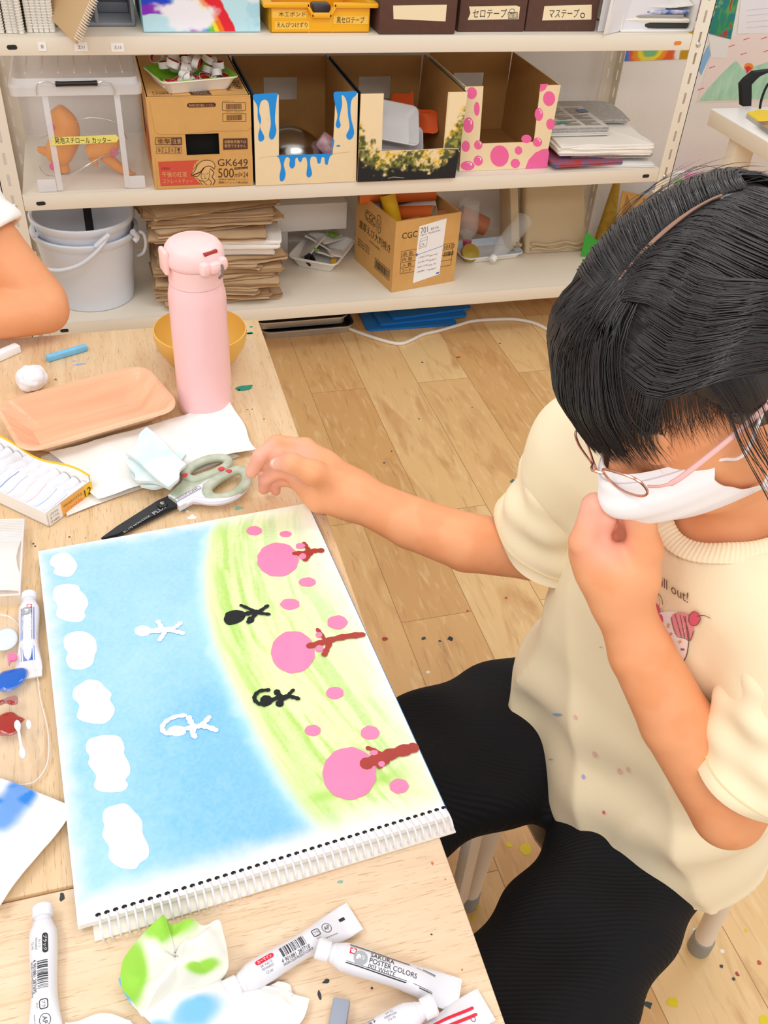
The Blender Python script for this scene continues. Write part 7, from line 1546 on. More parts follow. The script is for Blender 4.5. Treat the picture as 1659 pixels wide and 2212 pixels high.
def sleeve(a, b, t0, t1, r0, r1, seed, flat=.90):
    n = (b-a)/np.linalg.norm(b-a); sd = np.cross(n, (0, 0, 1)); sd /= np.linalg.norm(sd); vt = np.cross(sd, n)
    def f(u, v):
        t = t0+(t1-t0)*v; an = 2*PI*u; c = a+(b-a)*t; r = r0+(r1-r0)*v**.8
        wr = .0035*math.sin(an*3+v*7+seed)*v+.0028*math.sin(an*5-v*11+seed*2)*(1-v*.5)+.002*math.sin(v*22+an*2+seed)
        sag = -.010*v
        return tuple(c+sd*math.cos(an)*(r*flat+wr)+vt*(math.sin(an)*(r+wr)+sag)+n*.006*math.sin(an*2+seed)*v)
    mb = MB().grid(f, 64, 40, cu=True); m2_ = MB().grid(lambda u, v: tuple(np.array(f(u, .72+.28*v))*.955+(a+(b-a)*(t0+(t1-t0)*(.72+.28*v)))*.045), 64, 12, cu=True)
    k = len(mb.v); mb.add(m2_.v, [q[::-1] for q in m2_.f]); mb.f += [(39*64+i, 39*64+(i+1) % 64, k+11*64+(i+1) % 64, k+11*64+i) for i in range(64)]; mb.m += [0]*64; mb.s += [True]*64
    if seed == 1.0:
        sv = np.array(mb.v[:40*64]); qv_ = (sv-np.array((0, 0, CAMZ)))@np.array(CR); zz_ = -qv_[:, 2]; px_ = 829.5+FPX*qv_[:, 0]/zz_; py_ = 1106-FPX*qv_[:, 1]/zz_
        dd_ = np.hypot(px_-1177, py_-1085); cand = np.nonzero(dd_ < 16)[0]; ib = cand[np.argmin(zz_[cand])] if len(cand) else int(np.argmin(dd_)); pb = sv[ib]; vb = np.array((0, 0, CAMZ))-pb; vb /= np.linalg.norm(vb)
        Xb_ = fr(pb+vb*.0022, np.cross(vb, (0, 0, 1)), (0, 0, 1), vb); mb.prism([p[:2] for p in spl([(-.0016, .0045, 0), (.0018, .0048, 0), (.0026, .001, 0), (.0018, -.004, 0), (.0038, -.0052, 0), (-.0002, -.0062, 0), (-.0022, -.002, 0)], True, 4)], .0008, 1, Xb_)
    o = gpart(mb, 'sleeve', [shirtm, M('speck_cornflower', '#86aef0', .7)], shirt)
    gpart(MB().tube([tuple(np.array(f(i/48, .90))+.0006*(np.array(f(i/48, .9))-(a+(b-a)*(t0+(t1-t0)*.9)))/.06) for i in range(48)], .0009, 5, closed=True), 'hem_seam', [M('seam_cream', '#ecd9b0', .9)], o)
sleeve(SHR+up*.0, ELR, .02, .80, .056, .066, 1.0); sleeve(SHL, ELL, .02, .72, .060, .070, 2.4)
ringp = []
for i in range(60):
    an = 2*PI*i/60; base_ = NK+ws*(math.cos(an)*NHW*1.0)+fd*(NHO+math.sin(an)*NHD*1.0); ts = np.arange(-.16, .07, .002); d_ = sh_eval(np.array([base_+up*t for t in ts])); ok = np.nonzero(d_ < 0)[0]
    ringp.append(base_+up*(ts[ok[-1]] if len(ok) else -.05))
rg = np.array(ringp); rg = (np.roll(rg, 1, 0)+rg*2+np.roll(rg, -1, 0))/4; rg = (np.roll(rg, 1, 0)+rg*2+np.roll(rg, -1, 0))/4
cen_ = rg.mean(0); mb = MB(); nn_ = 240
def colf(u, v):
    i = u*60; k = int(i) % 60; f = i-int(i); p = rg[k]*(1-f)+rg[(k+1) % 60]*f; out_ = p-cen_; out_ -= up*(out_@up); out_ /= np.linalg.norm(out_); an = PI*(v-.5)*1.25
    rb_ = .0004*math.sin(u*2*PI*110)
    return tuple(p+out_*(.0085*math.sin(an)+.0005)+up*(.0042*math.cos(an)-.0015-.004*math.sin(an)+rb_))
gpart(MB().grid(colf, 480, 9, cu=True), 'collar', [shirtm], shirt)
# ---- printed drawing and paint specks on the shirt front
def sh_pt(w, t, off=.0012):
    base_ = PEL+up*t+ws*w; ds = np.arange(0, .20, .003); v = sh_eval(np.array([base_+fd*d for d in ds])); ok = np.nonzero(v < 0)[0]
    if not len(ok): return base_
    i = ok[-1]; d = ds[i]+(.003*(-v[i])/(v[i+1]-v[i]) if i+1 < len(ds) else 0); return base_+fd*(d+off)
GW = np.linspace(-.16, .16, 65); GT = np.linspace(-.05, .47, 105); SG = np.zeros((65, 105, 3), np.float32)
for i_, w in enumerate(GW):
    for j_, t in enumerate(GT): SG[i_, j_] = sh_pt(w, t)
def sg(w, t):
    x = np.clip((w+.16)/.32*64, 0, 63.999); y = np.clip((t+.05)/.52*104, 0, 103.999); i = int(x); j = int(y); a = x-i; b = y-j
    return SG[i, j]*(1-a)*(1-b)+SG[i+1, j]*a*(1-b)+SG[i, j+1]*(1-a)*b+SG[i+1, j+1]*a*b
CRi = np.array(CR.transposed()); qv = (SG-np.array((0, 0, CAMZ)))@CRi.T; PXG = np.stack([829.5-FPX*qv[..., 0]/qv[..., 2], 1106+FPX*qv[..., 1]/qv[..., 2]], -1)
def sfind(x, y):
    k = np.argmin(((PXG-np.array((x, y)))**2).sum(-1)); i, j = np.unravel_index(k, PXG.shape[:2]); i = min(max(i, 1), 63); j = min(max(j, 1), 103)
    J_ = np.stack([(PXG[i+1, j]-PXG[i-1, j])/(GW[2]-GW[0]), (PXG[i, j+1]-PXG[i, j-1])/(GT[2]-GT[0])], 1); dl = np.linalg.lstsq(J_, np.array((x, y))-PXG[i, j], rcond=None)[0]
    return GW[i]+float(np.clip(dl[0], -.004, .004)), GT[j]+float(np.clip(dl[1], -.004, .004))
def flow(d2, lay=.0): return [tuple(sg(x, y)+fd*(z)) for x, y, z in d2]
def place(mb): mb.v = flow(mb.v); return mb
pc1 = M('print_line', '#7a5a4c', .8); PRM = [pc1, M('print_pink', '#ef9aa4', .8), M('print_rose', '#e2657c', .8), M('print_cream', '#fbe6c0', .8), M('print_white', '#fdf6f2', .8), M('print_tan', '#e9b27a', .8), M('print_mint', '#a8d8b0', .8), M('print_brownish', '#a8735c', .8)]
def P2s(pts): return [sfind(x, y) for x, y in pts]
pr = MB()
def pfill(pts, m, z): 
    Q = P2s(pts); Q = [p[:2] for p in spl([(*p, 0) for p in Q], True, 3)]; c = np.mean(Q, 0); n = len(Q); pr.add([(x, y, z) for x, y in Q]+[((x+c[0])/2, (y+c[1])/2, z) for x, y in Q]+[(c[0], c[1], z)], [(i, (i+1) % n, n+(i+1) % n, n+i) for i in range(n)]+[(n+i, n+(i+1) % n, 2*n) for i in range(n)], m, False)
def pline(pts, m=0, w=.0009, z=.0010, closed=False):
    Q = P2s(pts+(pts[:1] if closed else [])); Q = [p[:2] for p in spl([(*p, 0) for p in Q], n=4)]; pr.stroke(Q, w, m, None, z, cap=False)
# lettering "Chill out!" along a falling line
a0 = sfind(1408, 1252); a1 = sfind(1487, 1302); an = math.atan2(a1[1]-a0[1], a1[0]-a0[0]); ln = math.hypot(a1[0]-a0[0], a1[1]-a0[1])
bu = np.array(sfind(1450, 1258))-np.array(sfind(1450, 1282)); bu = bu/np.linalg.norm(bu)*1.0
tv, tf, mn_, mx_ = text_geo('Chill out!'); sc_ = ln*1.06/(mx_[0]-mn_[0]); ca_, sa_ = math.cos(an), math.sin(an)
tp_ = [((p[0]-mn_[0])*sc_-ln*.06, (p[1]-mn_[1])*sc_*1.15) for p in tv]; pr.add([(a0[0]+x*ca_+y*bu[0], a0[1]+x*sa_+y*bu[1], .0008) for x, y in tp_], tf, 0, False)
# a plain sundae: cone-shaped cup, whipped cream, cherry, sprinkles
pfill([(1399, 1340), (1420, 1325), (1450, 1320), (1478, 1330), (1489, 1365), (1488, 1400), (1480, 1425), (1462, 1444), (1445, 1448), (1432, 1430), (1415, 1390)], 4, .0004)
pline([(1478, 1330), (1489, 1365), (1488, 1400), (1480, 1425), (1462, 1444), (1446, 1448)])
pfill([(1452, 1330), (1466, 1322), (1484, 1325), (1494, 1340), (1500, 1362), (1492, 1382), (1478, 1375), (1465, 1372), (1455, 1352)], 1, .0007)
for k in range(3): pline([(1460+k*11, 1325+k*2), (1466+k*9, 1345), (1474+k*7, 1374+k*2)], 0, .0007, .0012)
pline([(1452, 1332), (1456, 1352), (1465, 1373), (1480, 1377), (1493, 1382), (1500, 1362)], 0, .0007, .0012)
pfill([(1491, 1328), (1500, 1320), (1510, 1324), (1515, 1336), (1508, 1348), (1497, 1350), (1490, 1341)], 2, .0009); pline([(1508, 1330), (1522, 1328), (1537, 1334)], 0, .0007, .0013); pline([(1491, 1328), (1500, 1320), (1510, 1324), (1515, 1336), (1508, 1348), (1497, 1350), (1490, 1341)], 0, .0006, .0013, True)
pfill([(1399, 1298), (1406, 1284), (1418, 1279), (1430, 1288), (1434, 1305), (1425, 1315), (1408, 1312), (1398, 1310)], 3, .0005); pline([(1399, 1298), (1406, 1284), (1418, 1279), (1430, 1288), (1434, 1305)], 0, .0007, .0012); [pline([(1408+k*8, 1284), (1411+k*8, 1300), (1410+k*8, 1312)], 5, .0006, .0011) for k in range(3)]
pfill([(1402, 1316), (1412, 1302), (1424, 1306), (1428, 1320), (1418, 1330), (1406, 1328)], 2, .0009); pfill([(1418, 1330), (1430, 1326), (1434, 1340), (1428, 1352), (1418, 1346)], 2, .0009)
for (x, y, dx, dy, m) in ((1444, 1355, 3, -9, 5), (1448, 1372, 5, -6, 1), (1454, 1386, 1, 8, 6), (1468, 1388, 5, -5, 5), (1472, 1402, 8, 0, 7), (1440, 1392, 6, -8, 5), (1458, 1408, -5, 6, 1)): pline([(x, y), (x+dx/2, y+dy/2), (x+dx, y+dy)], m, .0022, .0009)
pfill([(1434, 1425), (1441, 1410), (1452, 1402), (1456, 1408), (1450, 1425), (1440, 1436)], 5, .0007); pline([(1434, 1425), (1441, 1410), (1452, 1402), (1456, 1408), (1450, 1425)], 0, .0006, .0012)
for x, y, m, r_ in ((1204, 1543, 'b', 6), (1243, 1549, 'p', 5), (1286, 1630, 'p', 6), (1340, 1667, 'p', 6), (1358, 1663, 'p', 5), (1261, 1678, 'v', 5), (1190, 1640, 'b', 3), (1298, 1398, 'b', 2), (1305, 1755, 'r', 4)):
    k = {'b': 8, 'p': 9, 'v': 10, 'r': 11}[m]; pfill([(x+r_*(1.8 if m == 'b' else .8)*math.cos(a), y+r_*(.35 if m == 'b' else 1)*math.sin(a)) for a in [2*PI*i/8 for i in range(8)]], k, .0004)
place(pr); PRM += [M('speck_blue', '#8fb8ee', .8), M('speck_pink', '#f4c6bb', .8), M('speck_violet', '#b9b4ea', .8), M('speck_rose', '#e8688c', .8)]
bm = bmesh.new(); bm.from_mesh(shirt.data)
for m in PRM: shirt.data.materials.append(m)
nv_ = [bm.verts.new((p[0]-.56, p[1]-.58, p[2])) for p in pr.v]
for f, mi_ in zip(pr.f, pr.m):
    try: fc = bm.faces.new([nv_[i] for i in f]); fc.material_index = mi_+1; fc.smooth = False
    except ValueError: pass
bm.to_mesh(shirt.data); bm.free()
# ---- trousers
Pt = SDF()
Pt.ell(PEL+npv(.01, 0, -.075), (.12, .165, .065), None, .04)
kR2 = npv(.20, .612, .42); kL2 = npv(.245, .285, .392)
def leg(a, b, off, r0, r1):
    n = (b-a)/np.linalg.norm(b-a); sd = np.cross(n, (0, 0, 1)); sd /= np.linalg.norm(sd)
    for s_ in (-1, 0, 1): Pt.cap(a+sd*off*s_, b+sd*off*s_, r0, r1, .03)
leg(npv(.545, .70, .392), kR2, .036, .070, .068); leg(npv(.552, .505, .380), kL2, .033, .062, .064)
Pt.cap(npv(.52, .60, .385), npv(.475, .585, .385), .062, .050, .02); Pt.cap(kR2, (.165, .62, .14), .085, .105, .05); Pt.cap(kL2, (.245, .235, .12), .095, .115, .05)
def pant_post(P, d):
    x, y, z = P[..., 0], P[..., 1], P[..., 2]
    return d-.004*np.sin(x*38+y*52+z*20)-.0035*np.sin(x*30-y*60+4)+np.maximum(0, .10-z)
Vp, Fp = polygonize(Pt, (.0, .05, .06), (.78, .95, .60), .0048, post=pant_post)
# keep the cloth below the table top where the knees tuck under it
m_ = (Vp[:, 0] < .235) & (Vp[:, 2] > .605); Vp[m_, 2] = .605
Vp = relax(Vp, Fp, 2, .5)
pm = bpy.data.materials.new('rib_black'); pm.use_nodes = True; n_ = pm.node_tree.nodes; l_ = pm.node_tree.links; b_n = n_['Principled BSDF']
b_n.inputs['Base Color'].default_value = (*lin('#141519'), 1); b_n.inputs['Roughness'].default_value = .8; b_n.inputs['Specular IOR Level'].default_value = .25
tcn = n_.new('ShaderNodeTexCoord'); mpn = n_.new('ShaderNodeMapping'); mpn.inputs['Rotation'].default_value = (0, 0, .22); l_.new(tcn.outputs['Object'], mpn.inputs[0]); wv = n_.new('ShaderNodeTexWave'); wv.bands_direction = 'Y'; wv.inputs['Scale'].default_value = 62; wv.inputs['Distortion'].default_value = .6; wv.inputs['Detail'].default_value = 1; l_.new(mpn.outputs[0], wv.inputs['Vector'])
bpn = n_.new('ShaderNodeBump'); bpn.inputs['Strength'].default_value = .55; bpn.inputs['Distance'].default_value = .002; l_.new(wv.outputs[0], bpn.inputs['Height']); l_.new(bpn.outputs[0], b_n.inputs['Normal'])
trousers = npmesh('trousers', Vp+np.array((-.56, -.58, 0), np.float32), Fp, pm, girl)
# ---- mask
mw = M('mask_white', '#fbf8fb', .8, bump=.1, bscale=500)
def maskp(u, v):
    y = (u-.5)*.112; z = -.034-.080*v; prof = np.interp(v, [0, .12, .3, .5, .75, 1.0], [.107, .116, .126, .125, .110, .086]); k = np.interp(v, [0, .5, 1], [20.5, 23.5, 21.0])
    x = prof-k*y*y+.0016*math.sin(v*PI*6)*(1-abs(u-.5)*1.4); return tuple(hp(x, y, z-.012*abs(u-.5)*(1-v)+.014*abs(u-.5)*2*v**2))
mask = gpart(MB().grid(maskp, 40, 30, thick=-.0012), 'face_mask', [mw])
for s in (0, 1):
    e = 1 if s else -1
    for v0, z1 in ((.08, -.010), (.93, -.052)):
        a = maskp(s, v0); P_ = [a, tuple(np.array(a)+A3(HL)*e*.006-A3(HF)*.004), tuple(hp(.034, e*.0785, -.5*.034-.5*.114+(.0 if v0 > .5 else .036))), tuple(hp(.004, e*.0805, z1)), tuple(hp(-.018, e*.083, z1+(.012 if v0 < .5 else -.002)))]
        gpart(MB().tube(spl(P_, n=6), .0013, 6), 'ear_loop', [mw], mask)
for v0 in (.06, .94):
    gpart(MB().tube([tuple(np.array(maskp(.03+.94*i/20, v0))+A3(HF)*.0008) for i in range(21)], .0005, 4), 'stitched_seam', [M('mask_seam', '#e6d9dd', .8)], mask)
# ---- glasses
gr = M('frame_rose_gold', '#d9a18f', .22, metal=.9); gt = M('temple_pink', '#e7b0ab', .35); gl = M('lens_glass', '#ffffff', .03, alpha=.10)
glasses = T('glasses', None, None, tuple(GI @ Vector(hp(.10, 0, -.03)))); glasses.parent = girl
del_keys = [k for k in ('label', 'category') if k in glasses.keys()]
def gg_(mb, name, m): return part(mb, name, m, glasses)
for s in (-1, 1):
    rim = []; n = 40
    for i in range(n):
        a = 2*PI*i/n; y = s*(.0305+.0195*math.copysign(abs(math.cos(a))**.8, math.cos(a))); z = -.031+.0135*math.copysign(abs(math.sin(a))**.85, math.sin(a)); rim.append(tuple(hp(.1125-5.2*y*y+.05*(-.034-z)*-1, y, z)))
    mb = MB().tube(rim, .0011, 6, closed=True); mb.v = [tuple(GI @ Vector(p)) for p in mb.v]; mb.build('rim', [gr], girl)
    mb = MB(); c = np.mean(np.array(rim), 0); mb.add(rim+[tuple(c)], [(i, (i+1) % n, n) for i in range(n)], 0, True); mb.v = [tuple(GI @ Vector(p)) for p in mb.v]; mb.build('lens', [gl], girl)
    tp = [hp(.0985-0*.01, s*.0545, -.028), hp(.092, s*.066, -.026), hp(.080, s*.072, -.025), hp(.04, s*.0785, -.019), hp(.0, s*.0835, -.012), hp(-.02, s*.0835, -.018), hp(-.035, s*.080, -.034)]
    mb = MB().tube(spl([tuple(p) for p in tp], n=5), [(.0012, .0012)]*8+[(.0012, .0022)]*22+[(.0012, .0022)], 8); mb.v = [tuple(GI @ Vector(p)) for p in mb.v]; mb.build('temple', [gt], girl)
mb = MB().tube(spl([tuple(hp(*p)) for p in [(.1115, -.0095, -.030), (.1165, 0, -.027), (.1115, .0095, -.030)]], n=5), .0012, 6); mb.v = [tuple(GI @ Vector(p)) for p in mb.v]; mb.build('bridge', [gr], girl)
bpy.data.objects.remove(glasses)
# ---- hair: a close cap, then many fine locks
hairm = bpy.data.materials.new('hair_black'); hairm.use_nodes = True; hb = hairm.node_tree.nodes['Principled BSDF']
hb.inputs['Base Color'].default_value = (*lin('#262122'), 1); hb.inputs['Roughness'].default_value = .33; hb.inputs['Specular IOR Level'].default_value = .55
Hs = SDF(); He = lambda c, r, k=.02, sub=False: Hs.ell(hp(*c), np.array(r)*HS, HR, k, sub)
He((-.010, 0, .016), (.102, .0865, .098), .01); He((-.045, 0, -.020), (.062, .076, .062), .03)
He((.118, -.004, -.052), (.082, .088, .098), .012, True)
He((.088, .050, -.020), (.062, .056, .066), .01, True); He((.050, .098, -.064), (.062, .040, .060), .01, True); He((.060, -.098, -.070), (.055, .035, .050), .01, True); He((-.010, .092, -.036), (.022, .018, .034), .008, True); He((-.010, -.092, -.036), (.022, .018, .034), .008, True)
Hs.cap(hp(-.095, 0, .005), hp(-.135, 0, -.055), .026*HS, .016*HS, .02)
def hair_post(P, d):
    q_ = (P-A3(HC))@HR/HS; y, z, x = q_[..., 1], q_[..., 2], q_[..., 0]; ang = np.arctan2(y-.02, z+.03)
    return d+.0009*np.sin(ang*95+x*60)+.0007*np.sin(ang*51-x*90)
bb0 = A3(HC)-.21; bb1 = A3(HC)+.21
Vh, Fh = polygonize(Hs, bb0, bb1, .003, post=hair_post); Vh = relax(Vh, Fh, 4, .5)
hair = npmesh('hair', Vh+np.array((-.56, -.58, 0), np.float32), Fh, hairm, girl)
rh = np.random.RandomState(5)
def on_scalp(x, y, z, off):
    v = np.array((x+.010, y, z-.016)); n = np.sqrt((v[0]/.102)**2+(v[1]/.0865)**2+(v[2]/.098)**2); return v/n*(1+off/.095)+np.array((-.010, 0, .016))
def locks(curves, r0, seg=4):
    Vv = []; Ff = []; base = 0
    for C, r in curves:
        C = np.asarray(C, float); n = len(C); t = np.gradient(C, axis=0); t /= np.linalg.norm(t, axis=1, keepdims=True)+1e-9
        ref = np.array((0.3, .2, 1.)); u = np.cross(t, ref); u /= np.linalg.norm(u, axis=1, keepdims=True)+1e-9; w = np.cross(t, u)
        rr_ = r*np.clip(np.minimum((np.arange(n)+.6)/2.0, (n-np.arange(n)-.6)/(n*.45)), .12, 1)
        a = np.arange(seg)*2*PI/seg
        ring = C[:, None, :]+(u[:, None, :]*np.cos(a)[None, :, None]+w[:, None, :]*np.sin(a)[None, :, None])*rr_[:, None, None]
        Vv.append(ring.reshape(-1, 3)); i, k = np.meshgrid(np.arange(n-1), np.arange(seg), indexing='ij'); k2 = (k+1) % seg
        Ff.append(np.stack([i*seg+k, i*seg+k2, (i+1)*seg+k2, (i+1)*seg+k], -1).reshape(-1, 4)+base); base += n*seg
    V = np.concatenate(Vv); F = np.concatenate(Ff); return V, F
def bez(keys, n=14):
    K = np.array(keys, float); m = len(K); tt = np.linspace(0, m-1, n); out = []
    for t in tt:
        i = min(int(t), m-2); f = t-i; a, b, c, d = K[max(i-1, 0)], K[i], K[i+1], K[min(i+2, m-1)]
        out.append(.5*((2*b)+(c-a)*f+(2*a-5*b+4*c-d)*f*f+(3*b-a-3*c+d)*f**3))
    return np.array(out)
cv = []; PY = .026
def W3(C): return np.array([hp(*p) for p in C])-np.array((.56, .58, 0))
# swept back from the parting and the hairline to the tie behind
for i in range(2600):
    side = 1 if rh.rand() < .52 else -1; x0 = rh.uniform(-.085, .062); u0 = rh.rand()
    y0 = PY+side*(.002+.010*u0*rh.rand()); z0 = .11
    lat = .10+.90*np.clip(.80*(x0+.085)/.147+.20*rh.rand(), 0, 1)
    if side > 0: mid = (x0*.55-.025-.02*lat, PY+.065*lat**.8, .10-.095*lat); m2 = (-.062-.010*lat, .060*lat+.014, .050-.065*lat)
    else: mid = (x0*.55-.025-.02*lat, PY-.115*lat**.8, .10-.095*lat); m2 = (-.062-.010*lat, -.060*lat+.006, .050-.065*lat)
    o_ = rh.uniform(.0, .0035); p = [on_scalp(x0, y0, z0, o_*.4), on_scalp(x0*.62+mid[0]*.38, y0*.6+mid[1]*.4, .112-.022*lat, o_+.002), on_scalp(*mid, o_+.004), on_scalp(*m2, o_+.003), np.array((-.112+rh.uniform(-.008, .008), rh.uniform(-.016, .016), -.002+rh.uniform(-.014, .014)))]
    cv.append((W3(bez(p)), rh.uniform(.0004, .0009)))
# side hair over the temples towards the ear (her left), leaving the cheek free
for i in range(700):
    s = rh.rand(); x0 = .078-.07*s; z0 = .058+.045*s; y0 = .030+.03*rh.rand()
    p = [on_scalp(x0, y0-.012, z0+.02, .003), on_scalp(x0-.012, y0+.028, z0-.020, .006), on_scalp(x0-.045, .085, z0*.5+.006, .008+.004*rh.rand()), on_scalp(-.055, .08, .004-.02*rh.rand(), .006), np.array((-.105, .03*rh.rand(), -.004))]
    cv.append((W3(bez(p)), rh.uniform(.0004, .0008)))
# fringe: falls forward from the crown to the brows, thick on her right, thin on her left
for i in range(2300):
    s = rh.beta(1.05, 1.15); yr = .062-.138*s+rh.normal(0, .004)            # across the forehead, + = her left
    x0 = rh.uniform(.000, .058); y0 = PY+.012-.052*s*rh.rand(); st = on_scalp(x0, y0, .105, .001)
    drop = -.010-.012*rh.rand()-.022*np.clip((s-.42)*1.8, 0, 1); out = .004+.010*rh.rand()
    m1_ = on_scalp(.062+.01*rh.rand(), y0*.45+yr*.55, .083, .005+out*.5); m2_ = on_scalp(.094, yr, .040, .006+out*.6)
    fx = .1005-6.0*yr*yr*(1 if abs(yr) < .06 else 1.05)
    e1_ = np.array((fx+out*.55, yr*1.02, .008+.004*rh.normal())); e2_ = np.array((fx-.001+out*.5, yr*1.03+rh.normal(0, .004), drop))
    thin = yr > -.012
    if thin and rh.rand() < (.62 if yr < .040 else .93): continue
    cv.append((W3(bez([st, m1_, m2_, e1_, e2_], 16)), rh.uniform(.00045, .0010)*(.5 if thin else 1)))
for i in range(260):
    s = rh.rand()**.8; yr = -.016+.080*s; st = on_scalp(.060-.02*s, yr+.012, .085, .003); k1 = on_scalp(.090-.03*s*s, yr+.004, .045-.010*s, .005); fx = .1005-6.0*yr*yr
    p = [st, k1, np.array((fx+.002, yr+rh.normal(0, .003), .012)), np.array((fx+.002+rh.normal(0, .002), yr-.004+rh.normal(0, .006), -.006-.016*rh.rand()))]
    cv.append((W3(bez(p, 12)), rh.uniform(.00018, .0004)))
yt_ = lambda x: .0765*math.sqrt(max(.04, 1-((x+.006)/.096)**2))+.0045
for i in range(230):
    x1 = rh.uniform(.018, .080); x2 = x1+.006+rh.normal(0, .004); p = [on_scalp(x1-.012, yt_(x1-.012), .062, .004), np.array((x1-.004, yt_(x1)+.004, .034)), np.array((x1+.002, yt_(x1+.002)+.001, .010)), np.array((x2, yt_(x2)+.001+.002*rh.rand(), -.002-.022*rh.rand()**1.5))]
    cv.append((W3(bez(p, 12)), rh.uniform(.0002, .0004)))
# right-hand side curtain in front of the right ear
for i in range(420):
    s = rh.rand(); yr = -.058-.022*s; x0 = .045-.05*s; st = on_scalp(x0, -.03, .10, .002)
    zend = -.040-.016*rh.rand(); p = [st, on_scalp(x0+.012, -.062, .066, .008), on_scalp(x0+.008, -.088, .020, .010), np.array((.058-.055*s, -.074-.014*rh.rand()-.004*s, -.020)), np.array((.058-.055*s+rh.normal(0, .004), -.070-.012*rh.rand(), zend))]
    cv.append((W3(bez(p, 15)), rh.uniform(.0005, .001)))
# loose strands before the left ear
for i in range(26):
    x0 = rh.uniform(.006, .034); L0 = rh.uniform(.07, .135); st = on_scalp(x0, .072, .040, .004); sw = rh.normal(0, .008)
    p = [st, on_scalp(x0+.002, .085, .006, .006), np.array((x0+.004, .0845, -.030)), np.array((x0+.006+sw*.5, .083+.006*rh.rand(), -.030-L0*.55)), np.array((x0+.010+sw+.010*math.sin(i), .076+.010*rh.rand(), -.030-L0))]
    cv.append((W3(bez(p, 15)), rh.uniform(.0002, .00042)))
# flyaways on the crown
for i in range(60):
    a = rh.uniform(-1.2, 1.2); x0 = rh.uniform(-.08, .02); st = on_scalp(x0, math.sin(a)*.08, math.cos(a)*.1, .002); d_ = on_scalp(x0-.035, math.sin(a+.15)*.08, math.cos(a+.15)*.1, .006+.006*rh.rand()); e_ = on_scalp(x0-.065, math.sin(a+.25)*.08, math.cos(a+.25)*.1, .004+.012*rh.rand())
    cv.append((W3(bez([st, d_, e_], 9)), .00022))
Vl, Fl = locks(cv, .001)
npmesh('hair_strand_layer', Vl, Fl, hairm, hair)
# parting: a line of scalp skin
npt = MB().grid(lambda u, v: tuple(hp(*on_scalp(.050-.105*u, PY-.0013+.0026*v*(1-.3*math.sin(u*9)), .112, .0022))), 30, 4, thick=-.0008)
gpart(npt, 'hair_parting', [M('scalp', '#8f6b58', .6)])
# ================================================================ STOOL
t = T('stool', 'cream steel stool under the girl, with grey rubber feet', 'stool', (.57, .567, 0)); cs = M('stool_cream', '#eee0cd', .35); rub = M('rubber_grey', '#9a9892', .6); zs_ = .295
c0_ = np.array((.57, .567)); a1_ = np.array((.405, .646))-c0_; b1_ = np.array((a1_[1]*.55, -a1_[0]*.55))
part(MB().lathe([(0, zs_-.012), (.15, zs_-.012), (.16, zs_-.006), (.16, zs_), (.15, zs_+.004), (0, zs_+.004)], 40, 0, Matrix.Translation((.60, .60, 0))), 'seat', [M('seat_wood', '#d9b58a', .5)], t)
for d_ in (a1_, -a1_, b1_, -b1_):
    f_ = c0_+d_; tp_ = c0_+d_*.92
    lg = part(MB().tube([(f_[0], f_[1], .030), (f_[0]*.7+tp_[0]*.3, f_[1]*.7+tp_[1]*.3, .12), (tp_[0], tp_[1], zs_-.013)], .0148, 16), 'leg', [cs], t)
    part(MB().lathe([(0, 0.0005), (.0165, 0.0005), (.0175, .004), (.0172, .034), (.0150, .036), (0, .036)], 18, 0, Matrix.Translation((f_[0], f_[1], 0))), 'rubber_foot', [rub], lg)
u_ = -a1_/np.linalg.norm(a1_)
pa = c0_+a1_; mb = MB().box(-.055, -.018, -.009, .009, .05, zs_-.02, .006, 0, Matrix.Translation((pa[0], pa[1], 0)) @ Matrix.Rotation(math.radians(35), 4, 'Z')); part(mb, 'side_brace', [cs], t)
# ================================================================ CHILD AT THE LEFT EDGE
kid = T('person', 'second person at the left edge, bare bent arm resting on the table, white sleeve', 'person', (-.36, 1.42, 0)); KO = npv(-.36, -1.42, 0)*npv(-1, 1, 1)
KO = npv(.36, -1.42, 0); K_ = SDF()
E2 = npv(-.123, 1.345, .744); W2 = npv(-.33, 1.285, .739); S2 = E2+npv(-.112, .080, .165); N2 = S2+npv(-.14, .06, .055); Hc2 = N2+npv(.0, -.03, .16); P2_ = npv(-.42, 1.56, .42)
K_.chain([E2+npv(.004, -.012, 0), E2*.5+W2*.5+npv(0, 0, .002), W2], [.036, .034, .025], .006); K_.chain([E2+npv(0, .006, .006), E2*.5+S2*.5, S2], [.038, .042, .046], .006)
S3 = N2+npv(-.13, .07, -.05); E3 = S3+npv(-.05, -.10, -.19)
K_.cap(S2, S3, .045, .045, .03).cap(N2, P2_, .075, .10, .03).cap(N2, Hc2, .045, .045, .02).cap(S3, E3, .044, .036, .01).cap(E3, npv(-.55, 1.27, .741), .036, .025, .006)
K_.ell(Hc2, (.08, .092, .105), None, .02).ell(Hc2+npv(.02, -.06, -.055), (.055, .05, .06), None, .02)
for s_ in (0, 1):
    w_ = W2 if s_ == 0 else npv(-.55, 1.27, .741); K_.cap(w_, w_+npv(-.07 if s_ == 0 else .05, -.015, -.003), .024, .022, .01)
    for j in range(4): p0_ = w_+npv(-.07 if s_ == 0 else .05, -.028+.016*j, -.006); p1_ = p0_+npv((-.045 if s_ == 0 else .045)*(1, 1.1, 1.05, .8)[j], .0, -.004); K_.cap(p0_, p1_, .0095, .0075, .004)
    K_.cap(w_+npv(-.03 if s_ == 0 else .02, -.02, 0), w_+npv(-.055 if s_ == 0 else .045, -.05, -.006), .011, .008, .008)
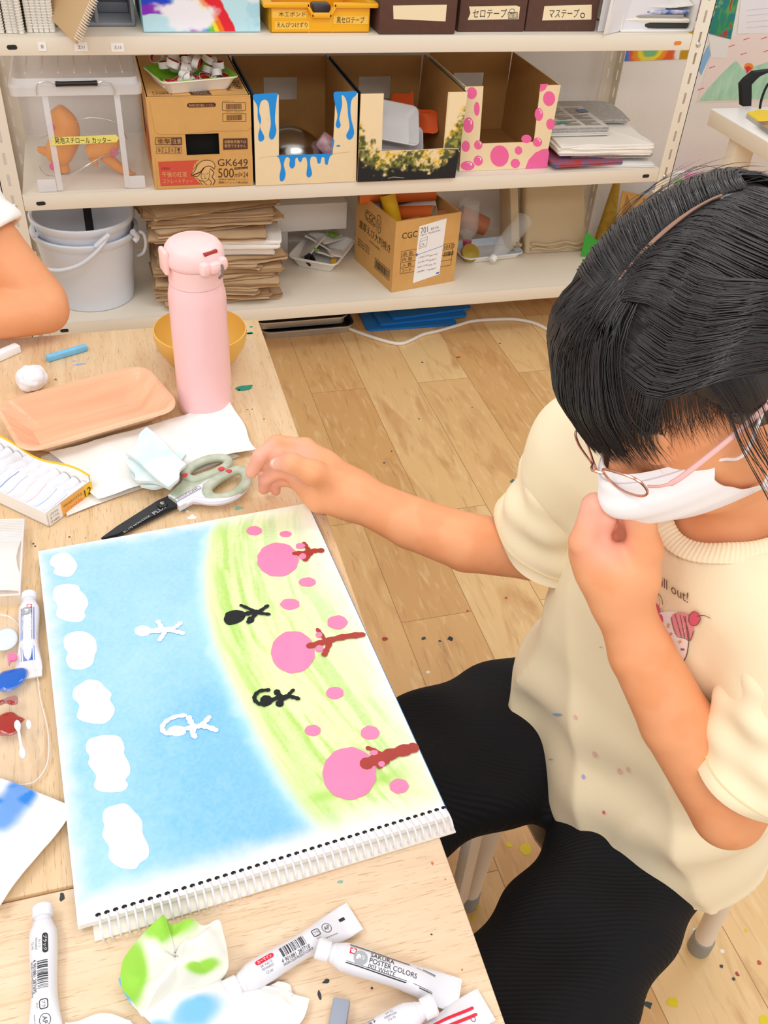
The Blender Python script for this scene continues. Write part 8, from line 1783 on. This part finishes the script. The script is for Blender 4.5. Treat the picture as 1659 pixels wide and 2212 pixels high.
K_.cap(P2_+npv(.0, -.08, 0), npv(-.37, 1.32, .42), .07, .055, .03).cap(P2_+npv(-.14, -.08, 0), npv(-.50, 1.32, .42), .07, .055, .03).cap(npv(-.37, 1.32, .42), npv(-.37, 1.36, .03), .05, .035, .02).cap(npv(-.50, 1.32, .42), npv(-.50, 1.36, .03), .05, .035, .02)
Vk, Fk = polygonize(K_, (-.78, 1.10, 0), (-.05, 1.75, 1.32), .0042); Vk = relax(Vk, Fk, 2, .4); npmesh('body', Vk+KO, Fk, skin, kid)
C_ = SDF(); C_.cap(S2, S3, .056, .056, .03).cap(N2-npv(0, 0, .02), P2_+npv(0, 0, .02), .10, .125, .04).cap(S2, S2+(E2-S2)*.46, .056, .062, .02).cap(S3, S3+(E3-S3)*.45, .056, .06, .02)
def kpost(P, d):
    n = (E2-S2)/np.linalg.norm(E2-S2); q_ = P-(S2+(E2-S2)*.47); t = q_@n; r_ = np.linalg.norm(q_-t[..., None]*n, axis=-1); d = np.where(r_ < .12, np.maximum(d, t), d); d = np.where(r_ < .12, np.maximum(d, -np.maximum(r_-.052, -(t+.03))), d); d = d+.002*np.sin(t*150)*(r_ < .12)
    q_ = P-N2; return np.maximum(d, -np.maximum(np.linalg.norm(q_[..., :2], axis=-1)-.06, -(q_[..., 2]+.05)))
Vk, Fk = polygonize(C_, (-.78, 1.15, .28), (-.05, 1.75, 1.1), .004, post=kpost); Vk = relax(Vk, Fk, 2, .5); npmesh('white_shirt', Vk+KO, Fk, M('shirt_white', '#fbf8f4', .8), kid)
H2 = SDF(); H2.ell(Hc2+npv(0, .012, .014), (.092, .100, .112), None, .01).ell(Hc2+npv(.03, -.10, -.05), (.075, .07, .085), None, .01, True); Vk, Fk = polygonize(H2, Hc2-.16, Hc2+.16, .005); npmesh('hair', Vk+KO, Fk, hairm, kid)
J_ = SDF(); J_.cap(P2_+npv(.0, -.05, -.02), npv(-.37, 1.32, .42), .085, .07, .03).cap(P2_+npv(-.14, -.05, -.02), npv(-.50, 1.32, .42), .085, .07, .03).cap(npv(-.37, 1.32, .42), npv(-.37, 1.36, .12), .065, .055, .02).cap(npv(-.50, 1.32, .42), npv(-.50, 1.36, .12), .065, .055, .02); J_.ell(P2_+npv(-.05, 0, -.02), (.15, .11, .09), None, .03)
Vk, Fk = polygonize(J_, (-.78, 1.15, .05), (-.2, 1.75, .6), .006); npmesh('trousers', Vk+KO, Fk, pm, kid)
